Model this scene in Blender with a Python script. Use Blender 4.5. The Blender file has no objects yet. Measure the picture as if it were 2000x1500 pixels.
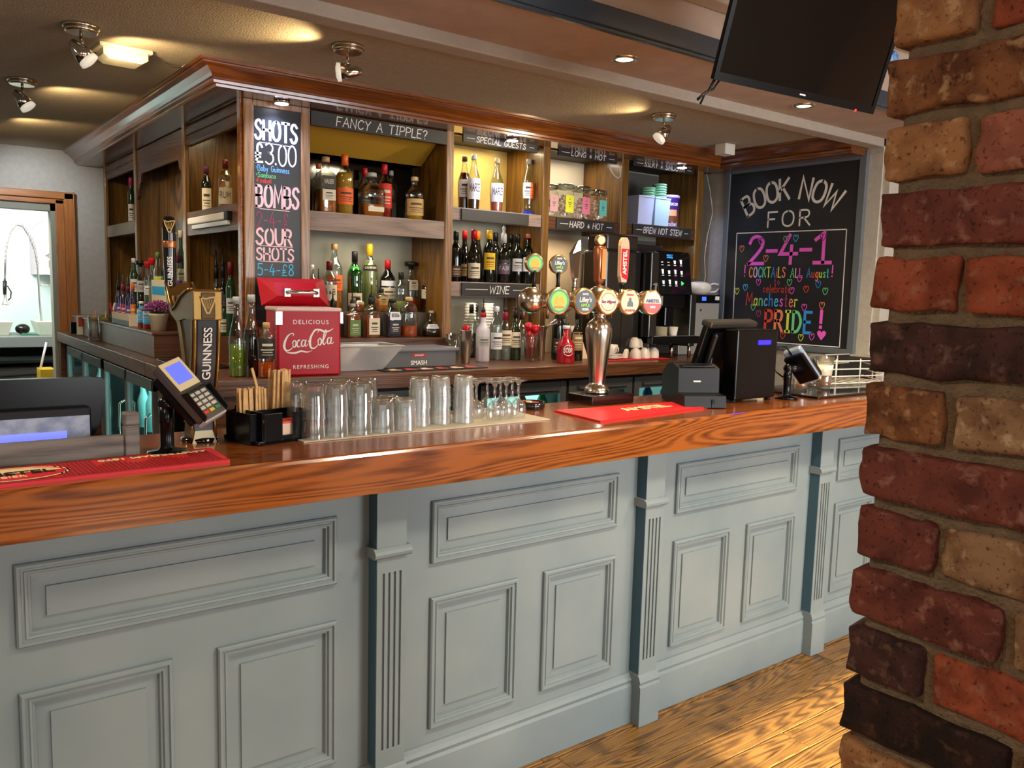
import bpy, bmesh, math, random
from mathutils import Vector, Matrix
random.seed(7)
R = math.radians
sc = bpy.context.scene
col = bpy.data.collections.new('bar_scene'); sc.collection.children.link(col)

# ------------------------------------------------------------ camera
cam_data = bpy.data.cameras.new('camera'); cam = bpy.data.objects.new('camera', cam_data)
col.objects.link(cam)
cam_data.sensor_fit = 'HORIZONTAL'; cam_data.sensor_width = 36; cam_data.lens = 29.17; cam_data.clip_start = .05
_y, _p, _r = .64487528, .113457143, .0266874109
_F = Vector((math.sin(_y)*math.cos(_p), math.cos(_y)*math.cos(_p), -math.sin(_p)))
_Rt = Vector((math.cos(_y), -math.sin(_y), 0)); _U = _Rt.cross(_F)
_c, _s = math.cos(_r), math.sin(_r)
_a = _c*_Rt + _s*_U; _b = -_s*_Rt + _c*_U
cam.matrix_world = Matrix(((_a.x, _b.x, -_F.x, 0), (_a.y, _b.y, -_F.y, 0), (_a.z, _b.z, -_F.z, 1.6), (0, 0, 0, 1)))
sc.camera = cam
sc.view_settings.view_transform = 'Standard'; sc.view_settings.look = 'None'
sc.view_settings.gamma = 1; sc.view_settings.use_curve_mapping = False
sc.view_settings.exposure = 0.45
sc.cycles.max_bounces = 8; sc.cycles.transparent_max_bounces = 24
sc.cycles.sample_clamp_indirect = 4

# ------------------------------------------------------------ world, sun and window daylight
W = bpy.data.worlds.new('daylight'); sc.world = W; W.use_nodes = True
W.node_tree.nodes['Background'].inputs[0].default_value = (.85, .93, 1, 1)
W.node_tree.nodes['Background'].inputs[1].default_value = .8
def light(name, kind, loc, energy, color, rot=None, target=None, **kw):
    d = bpy.data.lights.new(name, kind); d.energy = energy; d.color = color
    for k, v in kw.items(): setattr(d, k, v)
    o = bpy.data.objects.new(name, d); col.objects.link(o); o.location = loc
    if target is not None: o.rotation_euler = (Vector(target)-Vector(loc)).to_track_quat('-Z', 'Y').to_euler()
    if rot: o.rotation_euler = rot
    return o
SUN_DIR = Vector((-.12, 1, -.48)).normalized()
s = light('sun', 'SUN', (0, -6, 5), 17, (1, .83, .6), angle=R(.8)); s.rotation_euler = SUN_DIR.to_track_quat('-Z', 'Y').to_euler()
WIN = [(.9, 2.3), (2.75, 4.5), (-2.6, -.4)]      # window openings in the street wall, x from/to
for i, (x0, x1) in enumerate(WIN):
    light('window_daylight', 'AREA', ((x0+x1)/2, -2.55, 1.55), (44, 80, 10)[i], (.93, .97, 1), target=((x0+x1)/2-.3, 2, 1.0),
          shape='RECTANGLE', size=x1-x0, size_y=1.3)
WARM = (1, .74, .38); LED = (.72, .82, 1)

# ------------------------------------------------------------ materials
MATS = {}
def nodes(name):
    m = bpy.data.materials.new(name); m.use_nodes = True
    nt = m.node_tree; return m, nt, nt.nodes['Principled BSDF']
def lin(c):
    if isinstance(c, str):
        c = [int(c[i:i+2], 16)/255 for i in (0, 2, 4)]
        c = [x/12.92 if x <= .04045 else ((x+.055)/1.055)**2.4 for x in c]
    return (*c[:3], 1)
def mat(name, c, rough=.5, metal=0, spec=.5, emit=0, coat=0, noise=0, bump=0, scale=20, c2=None, rand=0, trans=0, alpha=1):
    if name in MATS: return MATS[name]
    m, nt, b = nodes(name); N = nt.nodes; L = nt.links
    b.inputs['Base Color'].default_value = lin(c); b.inputs['Roughness'].default_value = rough
    b.inputs['Metallic'].default_value = metal; b.inputs['Specular IOR Level'].default_value = spec
    b.inputs['Coat Weight'].default_value = coat; b.inputs['Coat Roughness'].default_value = .08
    if trans: b.inputs['Transmission Weight'].default_value = trans
    if emit:
        b.inputs['Emission Color'].default_value = lin(c); b.inputs['Emission Strength'].default_value = emit
    if noise or bump or c2 is not None:
        tc = N.new('ShaderNodeTexCoord'); nz = N.new('ShaderNodeTexNoise'); nz.inputs['Scale'].default_value = scale
        nz.inputs['Detail'].default_value = 5; L.new(tc.outputs['Object'], nz.inputs['Vector'])
        if noise or c2 is not None:
            rp = N.new('ShaderNodeValToRGB'); a = lin(c)
            d = lin(c2) if c2 is not None else tuple(x*(1-noise) for x in a[:3])+(1,)
            rp.color_ramp.elements[0].color = d; rp.color_ramp.elements[0].position = .35
            rp.color_ramp.elements[1].color = a; rp.color_ramp.elements[1].position = .65
            L.new(nz.outputs['Fac'], rp.inputs['Fac']); L.new(rp.outputs['Color'], b.inputs['Base Color'])
        if bump:
            bp = N.new('ShaderNodeBump'); bp.inputs['Strength'].default_value = bump; bp.inputs['Distance'].default_value = .01
            nz2 = N.new('ShaderNodeTexNoise'); nz2.inputs['Scale'].default_value = scale*4; nz2.inputs['Detail'].default_value = 4
            L.new(tc.outputs['Object'], nz2.inputs['Vector'])
            L.new(nz2.outputs['Fac'], bp.inputs['Height']); L.new(bp.outputs['Normal'], b.inputs['Normal'])
    MATS[name] = m; return m
def wood(name, dark, light_, axis='x', rough=.35, stretch=16, ring=1.0, coat=.3, bump=.15, fig=.5, rand=0, worn=None, al=.55, rk=90):
    """grain runs along axis"""
    if name in MATS: return MATS[name]
    m, nt, b = nodes(name); N = nt.nodes; L = nt.links
    tc = N.new('ShaderNodeTexCoord'); mp = N.new('ShaderNodeMapping')
    st = stretch*.42; sv = {'x': (al, st, st), 'y': (st, al, st), 'z': (st, st, al)}[axis]
    mp.inputs['Scale'].default_value = sv
    L.new(tc.outputs['Object'], mp.inputs['Vector'])
    if rand:
        oi = N.new('ShaderNodeObjectInfo'); vm = N.new('ShaderNodeVectorMath'); vm.operation = 'SCALE'
        cb = N.new('ShaderNodeCombineXYZ')
        for k in range(3): L.new(oi.outputs['Random'], cb.inputs[k])
        L.new(cb.outputs[0], vm.inputs[0]); vm.inputs['Scale'].default_value = 40; L.new(vm.outputs[0], mp.inputs['Location'])
    n1 = N.new('ShaderNodeTexNoise'); n1.inputs['Scale'].default_value = ring; n1.inputs['Detail'].default_value = 1.2; n1.inputs['Distortion'].default_value = .25
    L.new(mp.outputs[0], n1.inputs['Vector'])
    mu = N.new('ShaderNodeMath'); mu.operation = 'MULTIPLY'; mu.inputs[1].default_value = rk; L.new(n1.outputs['Fac'], mu.inputs[0])
    sn = N.new('ShaderNodeMath'); sn.operation = 'SINE'; L.new(mu.outputs[0], sn.inputs[0])
    ma = N.new('ShaderNodeMath'); ma.operation = 'MULTIPLY_ADD'; ma.inputs[1].default_value = .5*fig; ma.inputs[2].default_value = .5; L.new(sn.outputs[0], ma.inputs[0])
    n2 = N.new('ShaderNodeTexNoise'); n2.inputs['Scale'].default_value = 16; n2.inputs['Detail'].default_value = 6; L.new(mp.outputs[0], n2.inputs['Vector'])
    mx = N.new('ShaderNodeMath'); mx.operation = 'MULTIPLY_ADD'; mx.inputs[1].default_value = .9; L.new(n2.outputs['Fac'], mx.inputs[0])
    sb = N.new('ShaderNodeMath'); sb.operation = 'SUBTRACT'; L.new(ma.outputs[0], sb.inputs[0]); sb.inputs[1].default_value = .45; L.new(sb.outputs[0], mx.inputs[2])
    rp = N.new('ShaderNodeValToRGB'); e = rp.color_ramp.elements
    e[0].color = lin(dark); e[0].position = .05; e[1].color = lin(light_); e[1].position = .68
    L.new(mx.outputs[0], rp.inputs['Fac'])
    out = rp.outputs['Color']
    if worn:
        n3 = N.new('ShaderNodeTexNoise'); n3.inputs['Scale'].default_value = worn[1]; n3.inputs['Detail'].default_value = 6; L.new(tc.outputs['Object'], n3.inputs['Vector'])
        r3 = N.new('ShaderNodeValToRGB'); r3.color_ramp.elements[0].position = .5; r3.color_ramp.elements[1].position = .68; L.new(n3.outputs['Fac'], r3.inputs['Fac'])
        mm = N.new('ShaderNodeMix'); mm.data_type = 'RGBA'; L.new(r3.outputs['Color'], mm.inputs['Factor']); L.new(out, mm.inputs['A']); mm.inputs['B'].default_value = lin(worn[0])
        sc_ = N.new('ShaderNodeMath'); sc_.operation = 'MULTIPLY'; sc_.inputs[1].default_value = worn[2]; L.new(r3.outputs['Color'], sc_.inputs[0]); L.new(sc_.outputs[0], mm.inputs['Factor'])
        out = mm.outputs['Result']
    L.new(out, b.inputs['Base Color'])
    b.inputs['Roughness'].default_value = rough; b.inputs['Coat Weight'].default_value = coat; b.inputs['Coat Roughness'].default_value = .12
    bp = N.new('ShaderNodeBump'); bp.inputs['Strength'].default_value = bump; bp.inputs['Distance'].default_value = .004
    L.new(mx.outputs[0], bp.inputs['Height']); L.new(bp.outputs['Normal'], b.inputs['Normal'])
    MATS[name] = m; return m
def glass(name, tint, gloss=1.0, rough=.03, milk=0):
    """thin-walled glass: clear body with Fresnel reflections"""
    if name in MATS: return MATS[name]
    m, nt, b = nodes(name); N = nt.nodes; L = nt.links; N.remove(b)
    o = N['Material Output']; t = N.new('ShaderNodeBsdfTransparent'); g = N.new('ShaderNodeBsdfGlossy'); g.inputs['Roughness'].default_value = rough
    lw = N.new('ShaderNodeLayerWeight'); lw.inputs['Blend'].default_value = .35
    mu = N.new('ShaderNodeMath'); mu.operation = 'MULTIPLY_ADD'; mu.inputs[1].default_value = .75*gloss; mu.inputs[2].default_value = .09*gloss
    mu.use_clamp = True; L.new(lw.outputs['Facing'], mu.inputs[0])
    t.inputs['Color'].default_value = lin(tint); mx = N.new('ShaderNodeMixShader')
    src = t
    if milk:
        df = N.new('ShaderNodeBsdfDiffuse'); df.inputs['Color'].default_value = (.85, .84, .8, 1); tl = N.new('ShaderNodeBsdfTranslucent'); tl.inputs['Color'].default_value = (.85, .84, .8, 1)
        a1 = N.new('ShaderNodeMixShader'); L.new(df.outputs[0], a1.inputs[1]); L.new(tl.outputs[0], a1.inputs[2])
        a2 = N.new('ShaderNodeMixShader'); a2.inputs[0].default_value = milk; L.new(t.outputs[0], a2.inputs[1]); L.new(a1.outputs[0], a2.inputs[2]); src = a2
    L.new(mu.outputs[0], mx.inputs[0]); L.new(src.outputs[0], mx.inputs[1]); L.new(g.outputs[0], mx.inputs[2]); L.new(mx.outputs[0], o.inputs[0])
    MATS[name] = m; return m

# ------------------------------------------------------------ builders
class MB:
    def __init__(s): s.v = []; s.f = []; s.sm = []
    def add(s, vs, fs, smooth=False):
        k = len(s.v); s.v += [tuple(v) for v in vs]
        for f in fs: s.f.append([i+k for i in f]); s.sm.append(smooth)
        return s
    def box(s, x0, x1, y0, y1, z0, z1):
        return s.hexa([(x0, y0, z0), (x1, y0, z0), (x1, y1, z0), (x0, y1, z0), (x0, y0, z1), (x1, y0, z1), (x1, y1, z1), (x0, y1, z1)])
    def hexa(s, p):
        return s.add(p, [(0, 3, 2, 1), (4, 5, 6, 7), (0, 1, 5, 4), (1, 2, 6, 5), (2, 3, 7, 6), (3, 0, 4, 7)])
    def bbox(s, x0, x1, y0, y1, z0, z1, b=.003, ax='z'):
        """box with its edges chamfered"""
        bm = bmesh.new(); bmesh.ops.create_cube(bm, size=1)
        for v in bm.verts: v.co = Vector(((x0+x1)/2+v.co.x*(x1-x0), (y0+y1)/2+v.co.y*(y1-y0), (z0+z1)/2+v.co.z*(z1-z0)))
        bmesh.ops.bevel(bm, geom=bm.edges[:], offset=b, segments=2, affect='EDGES', profile=.5)
        return s.frombm(bm)
    def frombm(s, bm, M=None, smooth=False):
        bm.verts.index_update(); s.add([(M @ v.co if M else v.co) for v in bm.verts], [[v.index for v in f.verts] for f in bm.faces], smooth); bm.free(); return s
    def lathe(s, c, prof, n=20, sq=0, M=None, smooth=True, caps=True):
        """prof: list of (r,z); sq>0 squares the cross-section (0 round .. 1 square); M an extra matrix"""
        vs = []
        for r, z in prof:
            for k in range(n):
                a = 2*math.pi*(k+.5)/n; ca, sa = math.cos(a), math.sin(a)
                if sq:
                    q = 2+sq*7; d = (abs(ca)**q+abs(sa)**q)**(-1/q); rr = r*(1+(d-1))*.9
                else: rr = r
                p = Vector((rr*ca, rr*sa, z))
                if M: p = M @ p
                vs.append((p.x+c[0], p.y+c[1], p.z+c[2]))
        fs = []
        for j in range(len(prof)-1):
            for k in range(n): fs.append((j*n+k, j*n+(k+1) % n, (j+1)*n+(k+1) % n, (j+1)*n+k))
        s.add(vs, fs, smooth); b = len(s.v)-len(vs)
        if caps:
            if prof[0][0] > 1e-5: s.f.append([b+k for k in range(n)][::-1]); s.sm.append(False)
            if prof[-1][0] > 1e-5: s.f.append([b+(len(prof)-1)*n+k for k in range(n)]); s.sm.append(False)
        return s
    def cyl(s, p, q, r0, r1=None, n=12, caps=True):
        p = Vector(p); q = Vector(q); r1 = r0 if r1 is None else r1; d = q-p
        if d.length < 1e-6: return s
        Q = d.to_track_quat('Z', 'Y').to_matrix().to_4x4()
        return s.lathe(p, [(r0, 0), (r1, d.length)], n, M=Q, caps=caps)
    def tube(s, pts, r, n=8, closed=False):
        pts = [Vector(p) for p in pts]; m = len(pts); rs = r if isinstance(r, (list, tuple)) else [r]*m
        vs = []; up = None
        for i, p in enumerate(pts):
            if closed: t = pts[(i+1) % m]-pts[i-1]
            else: t = pts[min(i+1, m-1)]-pts[max(i-1, 0)]
            t.normalize()
            if up is None: up = Vector((0, 0, 1)) if abs(t.z) < .9 else Vector((0, 1, 0))
            a = t.cross(up); a = a.normalized() if a.length > 1e-5 else Vector((1, 0, 0)); b = a.cross(t); up = b
            for k in range(n):
                w = 2*math.pi*k/n; vs.append(p+(a*math.cos(w)+b*math.sin(w))*rs[i])
        fs = [(j*n+k, j*n+(k+1) % n, ((j+1) % m)*n+(k+1) % n, ((j+1) % m)*n+k) for j in range(m if closed else m-1) for k in range(n)]
        if not closed: fs += [list(range(n))[::-1], [(m-1)*n+k for k in range(n)]]
        return s.add(vs, fs, True)
    def ball(s, c, r, n=16, sx=1, sy=1, sz=1, M=None):
        pr = [(max(r*math.sin(math.pi*i/(n//2)), 1e-6), -r*math.cos(math.pi*i/(n//2))) for i in range(n//2+1)]
        S = Matrix.Diagonal((sx, sy, sz, 1)); return s.lathe(c, pr, n, M=(M @ S if M else S), caps=False)
    def prism(s, pts, axis, a0, a1, smooth=False):
        """pts 2-D outline in the other two axes, extruded from a0 to a1 along axis"""
        def P(u, w, a): return {'x': (a, u, w), 'y': (u, a, w), 'z': (u, w, a)}[axis]
        n = len(pts); vs = [P(u, w, a0) for u, w in pts]+[P(u, w, a1) for u, w in pts]
        fs = [(i, (i+1) % n, n+(i+1) % n, n+i) for i in range(n)]
        s.add(vs, fs, smooth); b = len(s.v)-2*n
        s.f += [[b+i for i in range(n)][::-1], [b+n+i for i in range(n)]]; s.sm += [False, False]; return s
    def ring(s, x0, x1, z0, z1, y, prof):
        """moulding on a plane facing -Y: prof list of (inset, height)"""
        vs = []
        for d, h in prof: vs += [(x0+d, y-h, z0+d), (x1-d, y-h, z0+d), (x1-d, y-h, z1-d), (x0+d, y-h, z1-d)]
        fs = [(j*4+k, j*4+(k+1) % 4, (j+1)*4+(k+1) % 4, (j+1)*4+k) for j in range(len(prof)-1) for k in range(4)]
        s.add(vs, fs); b = len(s.v)-4; s.f.append([b, b+1, b+2, b+3]); s.sm.append(False); return s
    def xf(s, M):
        s.v = [tuple(M @ Vector(v)) for v in s.v]; return s
    def build(s, name, m=None, parent=None, label=None, recalc=True):
        me = bpy.data.meshes.new(name); me.from_pydata(s.v, [], s.f)
        if recalc:
            bm = bmesh.new(); bm.from_mesh(me); bmesh.ops.recalc_face_normals(bm, faces=bm.faces); bm.to_mesh(me); bm.free()
        me.polygons.foreach_set('use_smooth', s.sm[:len(me.polygons)] if len(s.sm) == len(me.polygons) else [False]*len(me.polygons)); me.update()
        return link(name, me, m, parent, label)
def link(name, me, m=None, parent=None, label=None):
    o = bpy.data.objects.new(name, me); col.objects.link(o)
    if m and not me.materials: me.materials.append(m)
    if parent is not None:
        o.parent = parent; o.matrix_parent_inverse = WM(parent).inverted()
    if label: o['label'] = label
    return o
def WM(o):
    m = Matrix.Translation(o.location) @ o.rotation_euler.to_matrix().to_4x4() @ Matrix.Diagonal((*o.scale, 1))
    return (WM(o.parent) @ o.matrix_parent_inverse @ m) if o.parent else m
def tag(o, label, cat, group=None):
    o['label'] = label; o['category'] = cat
    if group: o['group'] = group
    return o
def thing(name, label, cat, loc=(0, 0, 0), group=None):
    o = bpy.data.objects.new(name, None); col.objects.link(o); o.location = loc; o.empty_display_size = .05
    return tag(o, label, cat, group)
def struct(o, label=None):
    o['kind'] = 'structure'
    if label: o['label'] = label
    return o
def copytree(o, delta, label=None, group=None):
    r = o.copy(); col.objects.link(r); r.location = Vector(o.location)+Vector(delta)
    if label: r['label'] = label
    if group: r['group'] = group
    for ch in list(o.children):
        c = ch.copy(); col.objects.link(c); c.parent = r; c.matrix_parent_inverse = ch.matrix_parent_inverse.copy()
        for g in list(ch.children):
            d = g.copy(); col.objects.link(d); d.parent = c; d.matrix_parent_inverse = g.matrix_parent_inverse.copy()
    return r

# ------------------------------------------------------------ hand lettering: a one-stroke alphabet on a 1-high grid
GL = {
'A': (.7, "0,0 .35,1 .7,0;.13,.38 .57,.38"), 'B': (.62, "0,0 0,1;~0,1 .42,.98 .52,.78 .38,.56 0,.54;~0,.54 .48,.5 .6,.26 .44,.03 0,0"),
'C': (.66, "~.64,.82 .48,.98 .22,.94 .04,.66 .04,.32 .22,.04 .46,.02 .64,.18"), 'D': (.66, "0,0 0,1;~0,1 .4,.93 .64,.5 .4,.07 0,0"),
'E': (.55, ".55,1 0,1 0,0 .55,0;0,.52 .45,.52"), 'F': (.55, ".58,1 0,1 0,0;0,.52 .42,.52"),
'G': (.7, "~.64,.82 .48,.98 .22,.94 .04,.66 .04,.32 .22,.04 .46,.02 .66,.2;.4,.45 .67,.45 .66,.2"), 'H': (.66, "0,0 0,1;.62,0 .62,1;0,.52 .62,.52"),
'I': (.34, "0,1 .34,1;.17,1 .17,0;0,0 .34,0"), 'K': (.6, "0,0 0,1;.58,1 0,.42;.2,.58 .6,0"), 'L': (.5, "0,1 0,0 .5,0"),
'M': (.8, "0,0 .08,1 .4,.3 .72,1 .8,0"), 'N': (.66, "0,0 0,1 .62,0 .62,1"), 'O': (.74, "~.37,1 .1,.86 .02,.5 .1,.14 .37,0 .64,.14 .72,.5 .64,.86 .37,1"),
'P': (.58, "0,0 0,1;~0,1 .44,.98 .58,.74 .42,.5 0,.46"), 'R': (.62, "0,0 0,1;~0,1 .44,.98 .56,.76 .42,.53 0,.5;.25,.5 .62,0"),
'S': (.6, "~.58,.84 .4,.99 .14,.93 .06,.73 .22,.57 .46,.44 .56,.24 .4,.03 .14,.02 0,.18"), 'T': (.66, "0,1 .66,1;.33,1 .33,0"),
'U': (.66, "~0,1 .02,.3 .14,.05 .34,0 .54,.08 .64,.35 .66,1"), 'W': (.9, "0,1 .2,0 .45,.8 .7,0 .9,1"), 'Y': (.62, "0,1 .31,.5 .62,1;.31,.5 .26,0"),
'0': (.6, "~.3,1 .08,.84 .02,.5 .08,.16 .3,0 .52,.16 .58,.5 .52,.84 .3,1"), '1': (.5, ".02,.78 .3,1 .3,0;0,0 .56,0"), '2': (.58, "~.04,.76 .14,.95 .34,.99 .52,.86 .52,.66 .36,.4 .02,.02;.02,.02 .58,.02"),
'3': (.56, "~.04,.9 .28,1 .52,.84 .46,.6 .22,.54;~.22,.54 .5,.46 .56,.2 .3,0 .02,.1"), '4': (.62, ".34,1 .02,.34 .62,.34;.42,.62 .4,0"), '5': (.56, ".52,1 .1,1 .06,.56;~.06,.56 .32,.64 .54,.44 .5,.14 .28,0 .02,.08"),
'8': (.56, "~.28,1 .08,.88 .1,.66 .28,.54 .5,.38 .52,.14 .28,0 .05,.14 .08,.38 .28,.54 .46,.68 .48,.88 .28,1"),
'£': (.6, "~.56,.82 .4,.99 .22,.9 .2,.6 .22,.3 .04,.02;.04,.02 .58,.04;.06,.48 .44,.48;.06,.3 .42,.3"), '?': (.5, "~.02,.8 .18,.99 .42,.94 .5,.74 .34,.5 .26,.3;.25,.06 .27,.0"),
'!': (.12, ".06,1 .05,.3;.05,.06 .05,0"), '-': (.4, ".02,.45 .38,.45"), '_': (1.1, "0,.45 1.1,.45"), '&': (.5, ".3,.75 .08,.4 .48,.42;.3,.75 .28,.1;.1,.18 .46,.18"), '.': (.14, ".05,.05 .08,0"),
'*': (.3, "0,.5 .3,.5;.15,.68 .15,.32;.04,.62 .26,.38"), ' ': (.42, ""), ',': (.14, ".08,.05 .0,-.12"),
'a': (.46, "~.4,.42 .2,.56 .03,.36 .05,.08 .22,0 .4,.2;.42,.54 .42,.02"), 'b': (.46, "0,1 0,0;~0,.42 .22,.56 .42,.36 .38,.06 .18,0 0,.12"), 'c': (.4, "~.38,.46 .2,.56 .03,.36 .04,.1 .2,0 .38,.1"),
'e': (.44, "~.04,.3 .4,.34 .34,.52 .16,.56 .03,.34 .08,.06 .26,0 .42,.1"), 'g': (.46, "~.4,.44 .2,.56 .03,.34 .08,.08 .24,.04 .4,.2;~.42,.54 .42,-.2 .26,-.36 .04,-.28"),
'h': (.44, "0,1 0,0;~0,.4 .2,.56 .38,.46 .4,0"), 'i': (.12, ".06,.55 .06,0;.06,.8 .07,.76"), 'l': (.12, ".06,1 .06,0"), 'm': (.66, "0,.55 0,0;~0,.4 .16,.56 .3,.42 .3,0;~.3,.4 .46,.56 .62,.42 .62,0"),
'n': (.44, "0,.55 0,0;~0,.4 .2,.56 .38,.44 .4,0"), 'o': (.46, "~.22,.56 .04,.42 .04,.14 .22,0 .4,.14 .4,.42 .22,.56"), 'r': (.32, "0,.55 0,0;~0,.36 .14,.54 .32,.5"),
's': (.38, "~.36,.48 .18,.56 .04,.42 .18,.3 .34,.16 .2,0 .02,.08"), 't': (.32, ".14,.9 .14,0 .3,.02;0,.58 .3,.58"), 'u': (.44, "~0,.55 .02,.12 .18,0 .38,.16;.4,.55 .4,0"), 'y': (.44, ".02,.55 .22,.1;.42,.55 .12,-.36"), 'k': (.4, "0,1 0,0;.36,.55 0,.25;.1,.32 .38,0"),
'♥': (.9, "~.45,.05 .05,.55 .12,.9 .34,.92 .45,.66 .56,.92 .8,.9 .86,.55 .45,.05")}
def crom(p):
    o = []
    for i in range(len(p)-1):
        a = p[max(i-1, 0)]; b = p[i]; c = p[i+1]; d = p[min(i+2, len(p)-1)]
        if p[0] == p[-1]:
            if i == 0: a = p[-2]
            if i == len(p)-2: d = p[1]
        for t in (0, .25, .5, .75):
            o.append(tuple(.5*((2*b[k])+(c[k]-a[k])*t+(2*a[k]-5*b[k]+4*c[k]-d[k])*t*t+(3*b[k]-a[k]-3*c[k]+d[k])*t**3) for k in (0, 1)))
    o.append(p[-1]); return o
def strokes(ch):
    w, st = GL[ch]; out = []
    for q in st.split(';'):
        if not q: continue
        sm = q[0] == '~'; q = q.lstrip('~'); p = [tuple(float(x) for x in k.split(',')) for k in q.split()]
        out.append(crom(p) if sm else p)
    return w, out
def ribbon(mb, pts, wd, F, lift=.0008):
    """flat paint stroke; F maps 2-D (u,v,lift) to world"""
    P = [Vector((a, b)) for a, b in pts]; n = len(P)
    if n < 2: return
    L_ = []
    for i in range(n):
        t0 = (P[i]-P[i-1]).normalized() if i else None; t1 = (P[i+1]-P[i]).normalized() if i < n-1 else None
        if t0 is None or t0.length == 0: t0 = t1
        if t1 is None or t1.length == 0: t1 = t0
        t = (t0+t1); t = t.normalized() if t.length > 1e-4 else t0
        nn = Vector((-t.y, t.x)); k = 1/max(.45, abs(nn.dot(Vector((-t1.y, t1.x)))))
        e = -t0*wd*.35 if i == 0 else (t1*wd*.35 if i == n-1 else Vector((0, 0)))
        if i == 0: e = -t1*wd*.35
        L_.append((P[i]+e+nn*wd/2*k, P[i]+e-nn*wd/2*k))
    vs = []; fs = []
    for a, b in L_: vs += [F(a.x, a.y, lift), F(b.x, b.y, lift)]
    for i in range(n-1): fs.append((2*i, 2*i+1, 2*i+3, 2*i+2))
    mb.add(vs, fs)
def write(mb, text, F, u, v, h, wd, slant=0, gap=.2, wscale=1.0, width=None, jit=.02):
    """lay text along u starting at (u,v); width squeezes it to fit"""
    tot = sum(GL[c][0]*wscale+gap for c in text)-gap
    k = 1 if width is None else width/(tot*h)
    x = u; rnd = random.Random(text)
    for c in text:
        w, st = strokes(c); dy = rnd.uniform(-jit, jit)*h
        for p in st: ribbon(mb, [(x+(a*wscale+slant*b)*h*k, v+b*h+dy) for a, b in p], wd, F)
        x += (w*wscale+gap)*h*k
    return x
def plane(o, uu, vv, nn):
    o, uu, vv, nn = Vector(o), Vector(uu).normalized(), Vector(vv).normalized(), Vector(nn).normalized()
    return lambda a, b, l=0: tuple(o+uu*a+vv*b+nn*l)
_tc = {}
def text_obj(txt, size, M, m, parent, name='lettering', extrude=.0006, align='CENTER', xs=1.0, label=None, shear=0, bold=0, space=1):
    """printed lettering from the built-in font, baked to a mesh; M places the text plane"""
    c = bpy.data.curves.new('t', 'FONT'); c.body = txt; c.size = size; c.extrude = extrude; c.align_x = align; c.align_y = 'CENTER'; c.shear = shear; c.offset = bold; c.space_character = space
    c.resolution_u = 3
    t = bpy.data.objects.new('t', c); col.objects.link(t)
    dg = bpy.context.evaluated_depsgraph_get(); me = bpy.data.meshes.new_from_object(t.evaluated_get(dg))
    bpy.data.objects.remove(t); bpy.data.curves.remove(c)
    me.transform(M @ Matrix.Diagonal((xs, 1, 1, 1))); me.name = name; me.materials.clear(); me.materials.append(m)
    return link(name, me, None, parent, label)
def frame(o, uu, vv):
    uu = Vector(uu).normalized(); vv = Vector(vv); vv = (vv-uu*vv.dot(uu)).normalized(); nn = uu.cross(vv)
    return Matrix(((uu.x, vv.x, nn.x, o[0]), (uu.y, vv.y, nn.y, o[1]), (uu.z, vv.z, nn.z, o[2]), (0, 0, 0, 1)))

# ============================================================ MATERIAL LIBRARY
m_wall = mat('wall_grey_plaster', 'b5aea2', .9, bump=.25, scale=30, noise=.1)
m_wall_pink = mat('wall_pale_pink_plaster', 'd8bca8', .9, bump=.15, scale=20)
m_ceil = mat('ceiling_stippled_plaster', 'b4a48c', .92, bump=.45, scale=34, noise=.10)
m_ceil2 = mat('ceiling_smooth_plaster', 'b39c8c', .8, bump=.15, scale=8, noise=.12)
m_beam = mat('beam_paint', 'aa9e90', .75, bump=.2, scale=25, noise=.06)
m_blue = mat('dark_blue_gloss_paint', '2c3844', .28, coat=.5, bump=.1, scale=6)
m_teal = mat('bar_front_paint', '848f90', .5, scale=2.2, c2='748387', bump=.12)
m_tealshade = mat('bar_return_shade', '3c5c6c', .55)  # shade of the pilaster sides, put into the colour
m_top = wood('varnished_counter_wood', '522208', '9a5420', 'x', .2, stretch=18, al=.55, ring=1.0, rk=190, coat=.75, bump=.05, fig=.5)
m_dark = wood('dark_oak_x', '2a1409', '623a1e', 'x', .4, stretch=26, coat=.12, fig=.4)
m_darky = wood('dark_oak_y', '2a1409', '603a1e', 'y', .42, stretch=26, coat=.05, fig=.4)
m_oakz = wood('cabinet_oak_z', '2e1a08', '80581f', 'z', .32, stretch=22, coat=.3, fig=.28, rk=60)
m_cross = wood('cornice_mahogany_x', '4c220c', '8c4c18', 'x', .25, stretch=20, coat=.6, fig=.3)
m_crossy = wood('cornice_mahogany_y', '3a1a08', '7a441c', 'y', .22, stretch=20, coat=.6, fig=.3)
m_post = wood('post_wood_z', '5d3c26', '9a7350', 'z', .4, stretch=22, coat=.2, fig=.35)
m_lip = wood('shelf_lip_wood', '6a574c', '957e70', 'x', .55, stretch=20, coat=0, fig=.35)
m_lipd = wood('shelf_lip_wood_dark', '2e1b10', '644028', 'y', .45, stretch=16, coat=.1, fig=.4)
m_door = wood('door_frame_wood', '8a4a20', 'b8743a', 'z', .35, stretch=22, coat=.3, fig=.2)
m_doorx = wood('door_head_wood', '8a4a20', 'b8743a', 'x', .35, stretch=22, coat=.3, fig=.2)
m_floor = wood('floorboard_wood', '3f2812', '966c34', 'x', .42, stretch=20, al=.6, rk=230, coat=.15, fig=.5, rand=1, worn=('2a1c10', 9.0, .6))
m_sign = mat('sign_black_brown', '2b2724', .5, noise=.2, scale=6)
m_slate = mat('chalkboard_slate', '1c1d22', .42, noise=.25, scale=4)
m_white = mat('chalk_white', 'e9e4de', .8)
m_panelgrey = mat('back_panel_grey', '9d9c8e', .8, noise=.1, scale=12)
m_panelcream = mat('back_panel_cream', 'c0b08c', .8, noise=.1, scale=6)
m_panelbeige = mat('back_panel_beige', 'b5a184', .8)
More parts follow.
